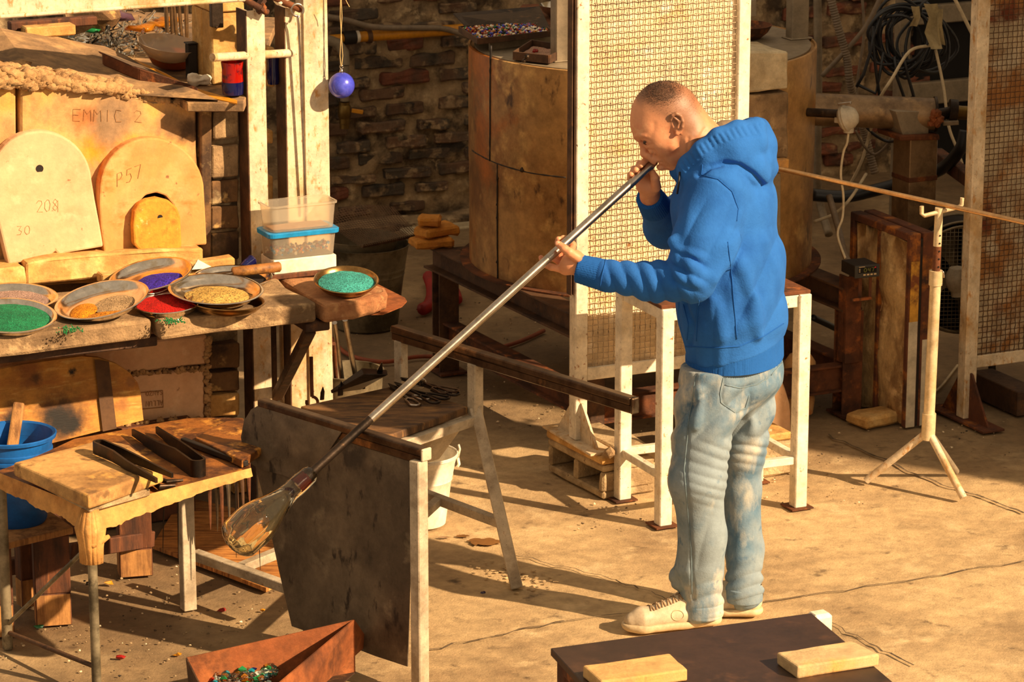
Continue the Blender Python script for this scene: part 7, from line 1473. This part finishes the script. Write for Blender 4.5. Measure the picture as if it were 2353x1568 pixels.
je.half(Vector((cxh_.x,cxh_.y,V(1690,800,9.19).z-.02)), (-.21,0,1), (.3,8.8,V(1690,800,9.19).z-.01), (.9,9.6,1.05), .004)
def jean_disp(P, N_, x, y):
    warp = wav(P, 11, 5); d = .0018*wav(P, 26, 7)
    left = x < 1664
    m = sst(985,1040,y)*(1-sst(1150,1230,y)); sl_ = np.where(left, .30, .22); d += m*(.0075*np.clip(.15+1.1*wav(P,9,11),0,1)*ridge((y - (sl_+.15)*(x-1640) + warp*16)/13*math.pi*.5) + .0075*np.clip(.15+1.1*wav(P,9,12),0,1)*ridge((y + .3*(x-1640) + warp*16)/17*math.pi*.5) - .003)
    y0 = np.where(left, 1310, 1285); m = sst(0,40,y-y0); d += m*(.0120*np.clip(.45+.9*wav(P,10,13),0,1.1)*ridge((y + .25*(x-1620) + warp*11)/14*math.pi*.5) - .005)
    m = sst(1180,1230,y)*(1-sst(0,30,y-y0)); d += m*.005*ridge((x + .25*(y-1250) + warp*10)/30*math.pi*.5)
    m = sst(860,900,y)*(1-sst(985,1030,y)); d += m*(.014*ridge((y + .85*(x-1650) + warp*14)/34*math.pi*.5) - .006)
    for pts, dep, w in (([(1664,870),(1656,908),(1660,928),(1690,950),(1714,938),(1724,905)], .003, 3.5), ([(1668,886),(1704,892),(1742,884),(1772,866)], .003, 4), ([(1598,862),(1584,960),(1574,1080),(1580,1150),(1590,1260),(1592,1380)], .004, 4)):
        d -= dep*np.exp(-(polyd(x,y,pts)/w)**2)*sst(0,.3,-N_[:,1])
    return d
jo, JV, JF = sdfobj('jeans', je, 'denim', man, 1, jean_disp)
bj = BVHTree.FromPolygons([Vector(p) for p in JV.tolist()], JF.tolist())
mb = MB()
for pts in ([(1600,862),(1584,960),(1572,1080),(1578,1150),(1588,1260),(1590,1380)],[(1662,868),(1654,905),(1656,925),(1688,948),(1712,938),(1722,905)],[(1666,885),(1700,892),(1740,884),(1770,866)],[(1772,862),(1800,830)]):
    P = surf(pts, bj); mb = MB()
    if len(P) > 3: mb.tube(P, .0015, 6); build('seam', mb, M_['denim_seam'], man, smooth=2)
for c_, r, tl_ in ((q3(1612,1398,9.08), 50*PX, .02),(q3(1709,1364,9.165), 44*PX, .01)):
    cu = SDF(np.array(c_)-.1, np.array(c_)+.1, .0032); cu.cone(np.array(c_)+[0,0,.022], np.array(c_)-[0,0,.02], r*1.02, r*1.02, .003); cu.half(np.array(c_)-[0,0,.022], (0,0,-1), np.array(c_)-.1, np.array(c_)+.1, .004); cu.half(np.array(c_)+[0,0,.022], (0,0,1), np.array(c_)-.1, np.array(c_)+.1, .004); sdfobj('turn_up', cu, 'denim', man, 1)
# shoes
def shoe(toe, heel, w, lbl=None):
    T, H_ = Vector(toe), Vector(heel); d = (T-H_); L = d.length; d.normalize(); s = Vector((-d.y,d.x,0)); Z_ = Vector((0,0,1)); at = lambda u, v, z: tuple(H_ + d*(u*L) + s*v + Z_*z)
    so = SDF(np.minimum(T,H_)-.09, np.maximum(T,H_)+np.array((.09,.09,.16)), .0028)
    so.cone(at(.16,0,.018), at(.42,.004,.018), .034, .036, .01, ax=Z_, sq=.6); so.cone(at(.42,.004,.018), at(.80,0,.018), .036, .046, .01, ax=Z_, sq=.6); so.cone(at(.8,0,.018), at(.88,.0,.020), .046, .034, .01, ax=Z_, sq=.6)
    so.half((0,0,.002), (0,0,-1), np.minimum(T,H_)-.1, np.maximum(T,H_)+np.array((.1,.1,.03)), .002); so.half((0,0,.027), (0,0,1), np.minimum(T,H_)-.1, np.maximum(T,H_)+np.array((.1,.1,.2)), .003)
    o, _, _ = sdfobj('shoe', so, 'sole', man, 1)
    up_ = SDF(np.minimum(T,H_)-.09, np.maximum(T,H_)+np.array((.09,.09,.18)), .0028)
    up_.cone(at(.16,0,.045), at(.45,.003,.045), .031, .033, .01); up_.cone(at(.45,.003,.042), at(.80,0,.034), .033, .036, .012); up_.cone(at(.80,0,.034), at(.885,0,.032), .036, .024, .01)
    up_.cone(at(.15,0,.08), at(.30,0,.085), .030, .032, .014); up_.cone(at(.34,0,.085), at(.62,0,.055), .028, .026, .012)
    up_.half((0,0,.024), (0,0,-1), np.minimum(T,H_)-.1, np.maximum(T,H_)+np.array((.1,.1,.06)), .002)
    uo, _, _ = sdfobj('upper', up_, 'leather_white', o, 1); bu_ = BVHTree.FromPolygons([Vector(p) for p in _v(uo)], [tuple(p.vertices) for p in uo.data.polygons])
    def on(u, v):
        p = Vector(at(u, v, .3)); h = bu_.ray_cast(p, Vector((0,0,-1))); return h[0]+Vector((0,0,.002)) if h[0] else Vector(at(u,v,.06))
    mb = MB()
    for k in range(6):
        u = .44+k*.052; mb.tube([on(u,-.022), on(u+.012,-.008), on(u+.026,.010), on(u+.032,.022)], .0026, 6); mb.tube([on(u,.022), on(u+.012,.008), on(u+.026,-.010), on(u+.032,-.022)], .0026, 6)
    build('laces', mb, M_['lace'], o, smooth=2)
    mb = MB(); n = 9
    for a in range(n-1):
        pass
    rows = []
    for z in (.055,.07,.085,.10):
        row = []
        for k in range(9):
            a = R(-75+18.75*k); dr_ = (-d*math.cos(a)+s*math.sin(a)); h = bu_.ray_cast(Vector(at(.18,0,z))+dr_*.2, -dr_); row.append((h[0]+dr_*.0015) if h[0] else Vector(at(.16,0,z))+dr_*.031)
        rows.append(row)
    mb.add([p for r in rows for p in r], [(i*9+k, i*9+k+1, (i+1)*9+k+1, (i+1)*9+k) for i in range(3) for k in range(8)]); build('heel_tab', mb, M_['black_leather'], o, smooth=3)
    # round embossed badge on the side
    h = bu_.ray_cast(Vector(at(.50,.2,.052)), -s)
    if h[0]:
        mb = MB(); P = []
        for k in range(25):
            a = k*math.pi/12; hh = bu_.ray_cast(Vector(at(.50+.055*math.cos(a),.2,.050+.0150*math.sin(a))), -s)
            if hh[0]: P.append(hh[0]+s*.0008)
        if len(P) > 20: mb.tube(P, .0012, 5); build('badge', mb, M_['sole'], o, smooth=2)
    return o
def _v(o):
    b = wl(o.parent); return [v.co + b for v in o.data.vertices]
shoe(G(1424,1453), G(1672,1432), .1); shoe(G(1545,1432)+Vector((-.02,.10,0)), G(1766,1416), .1)
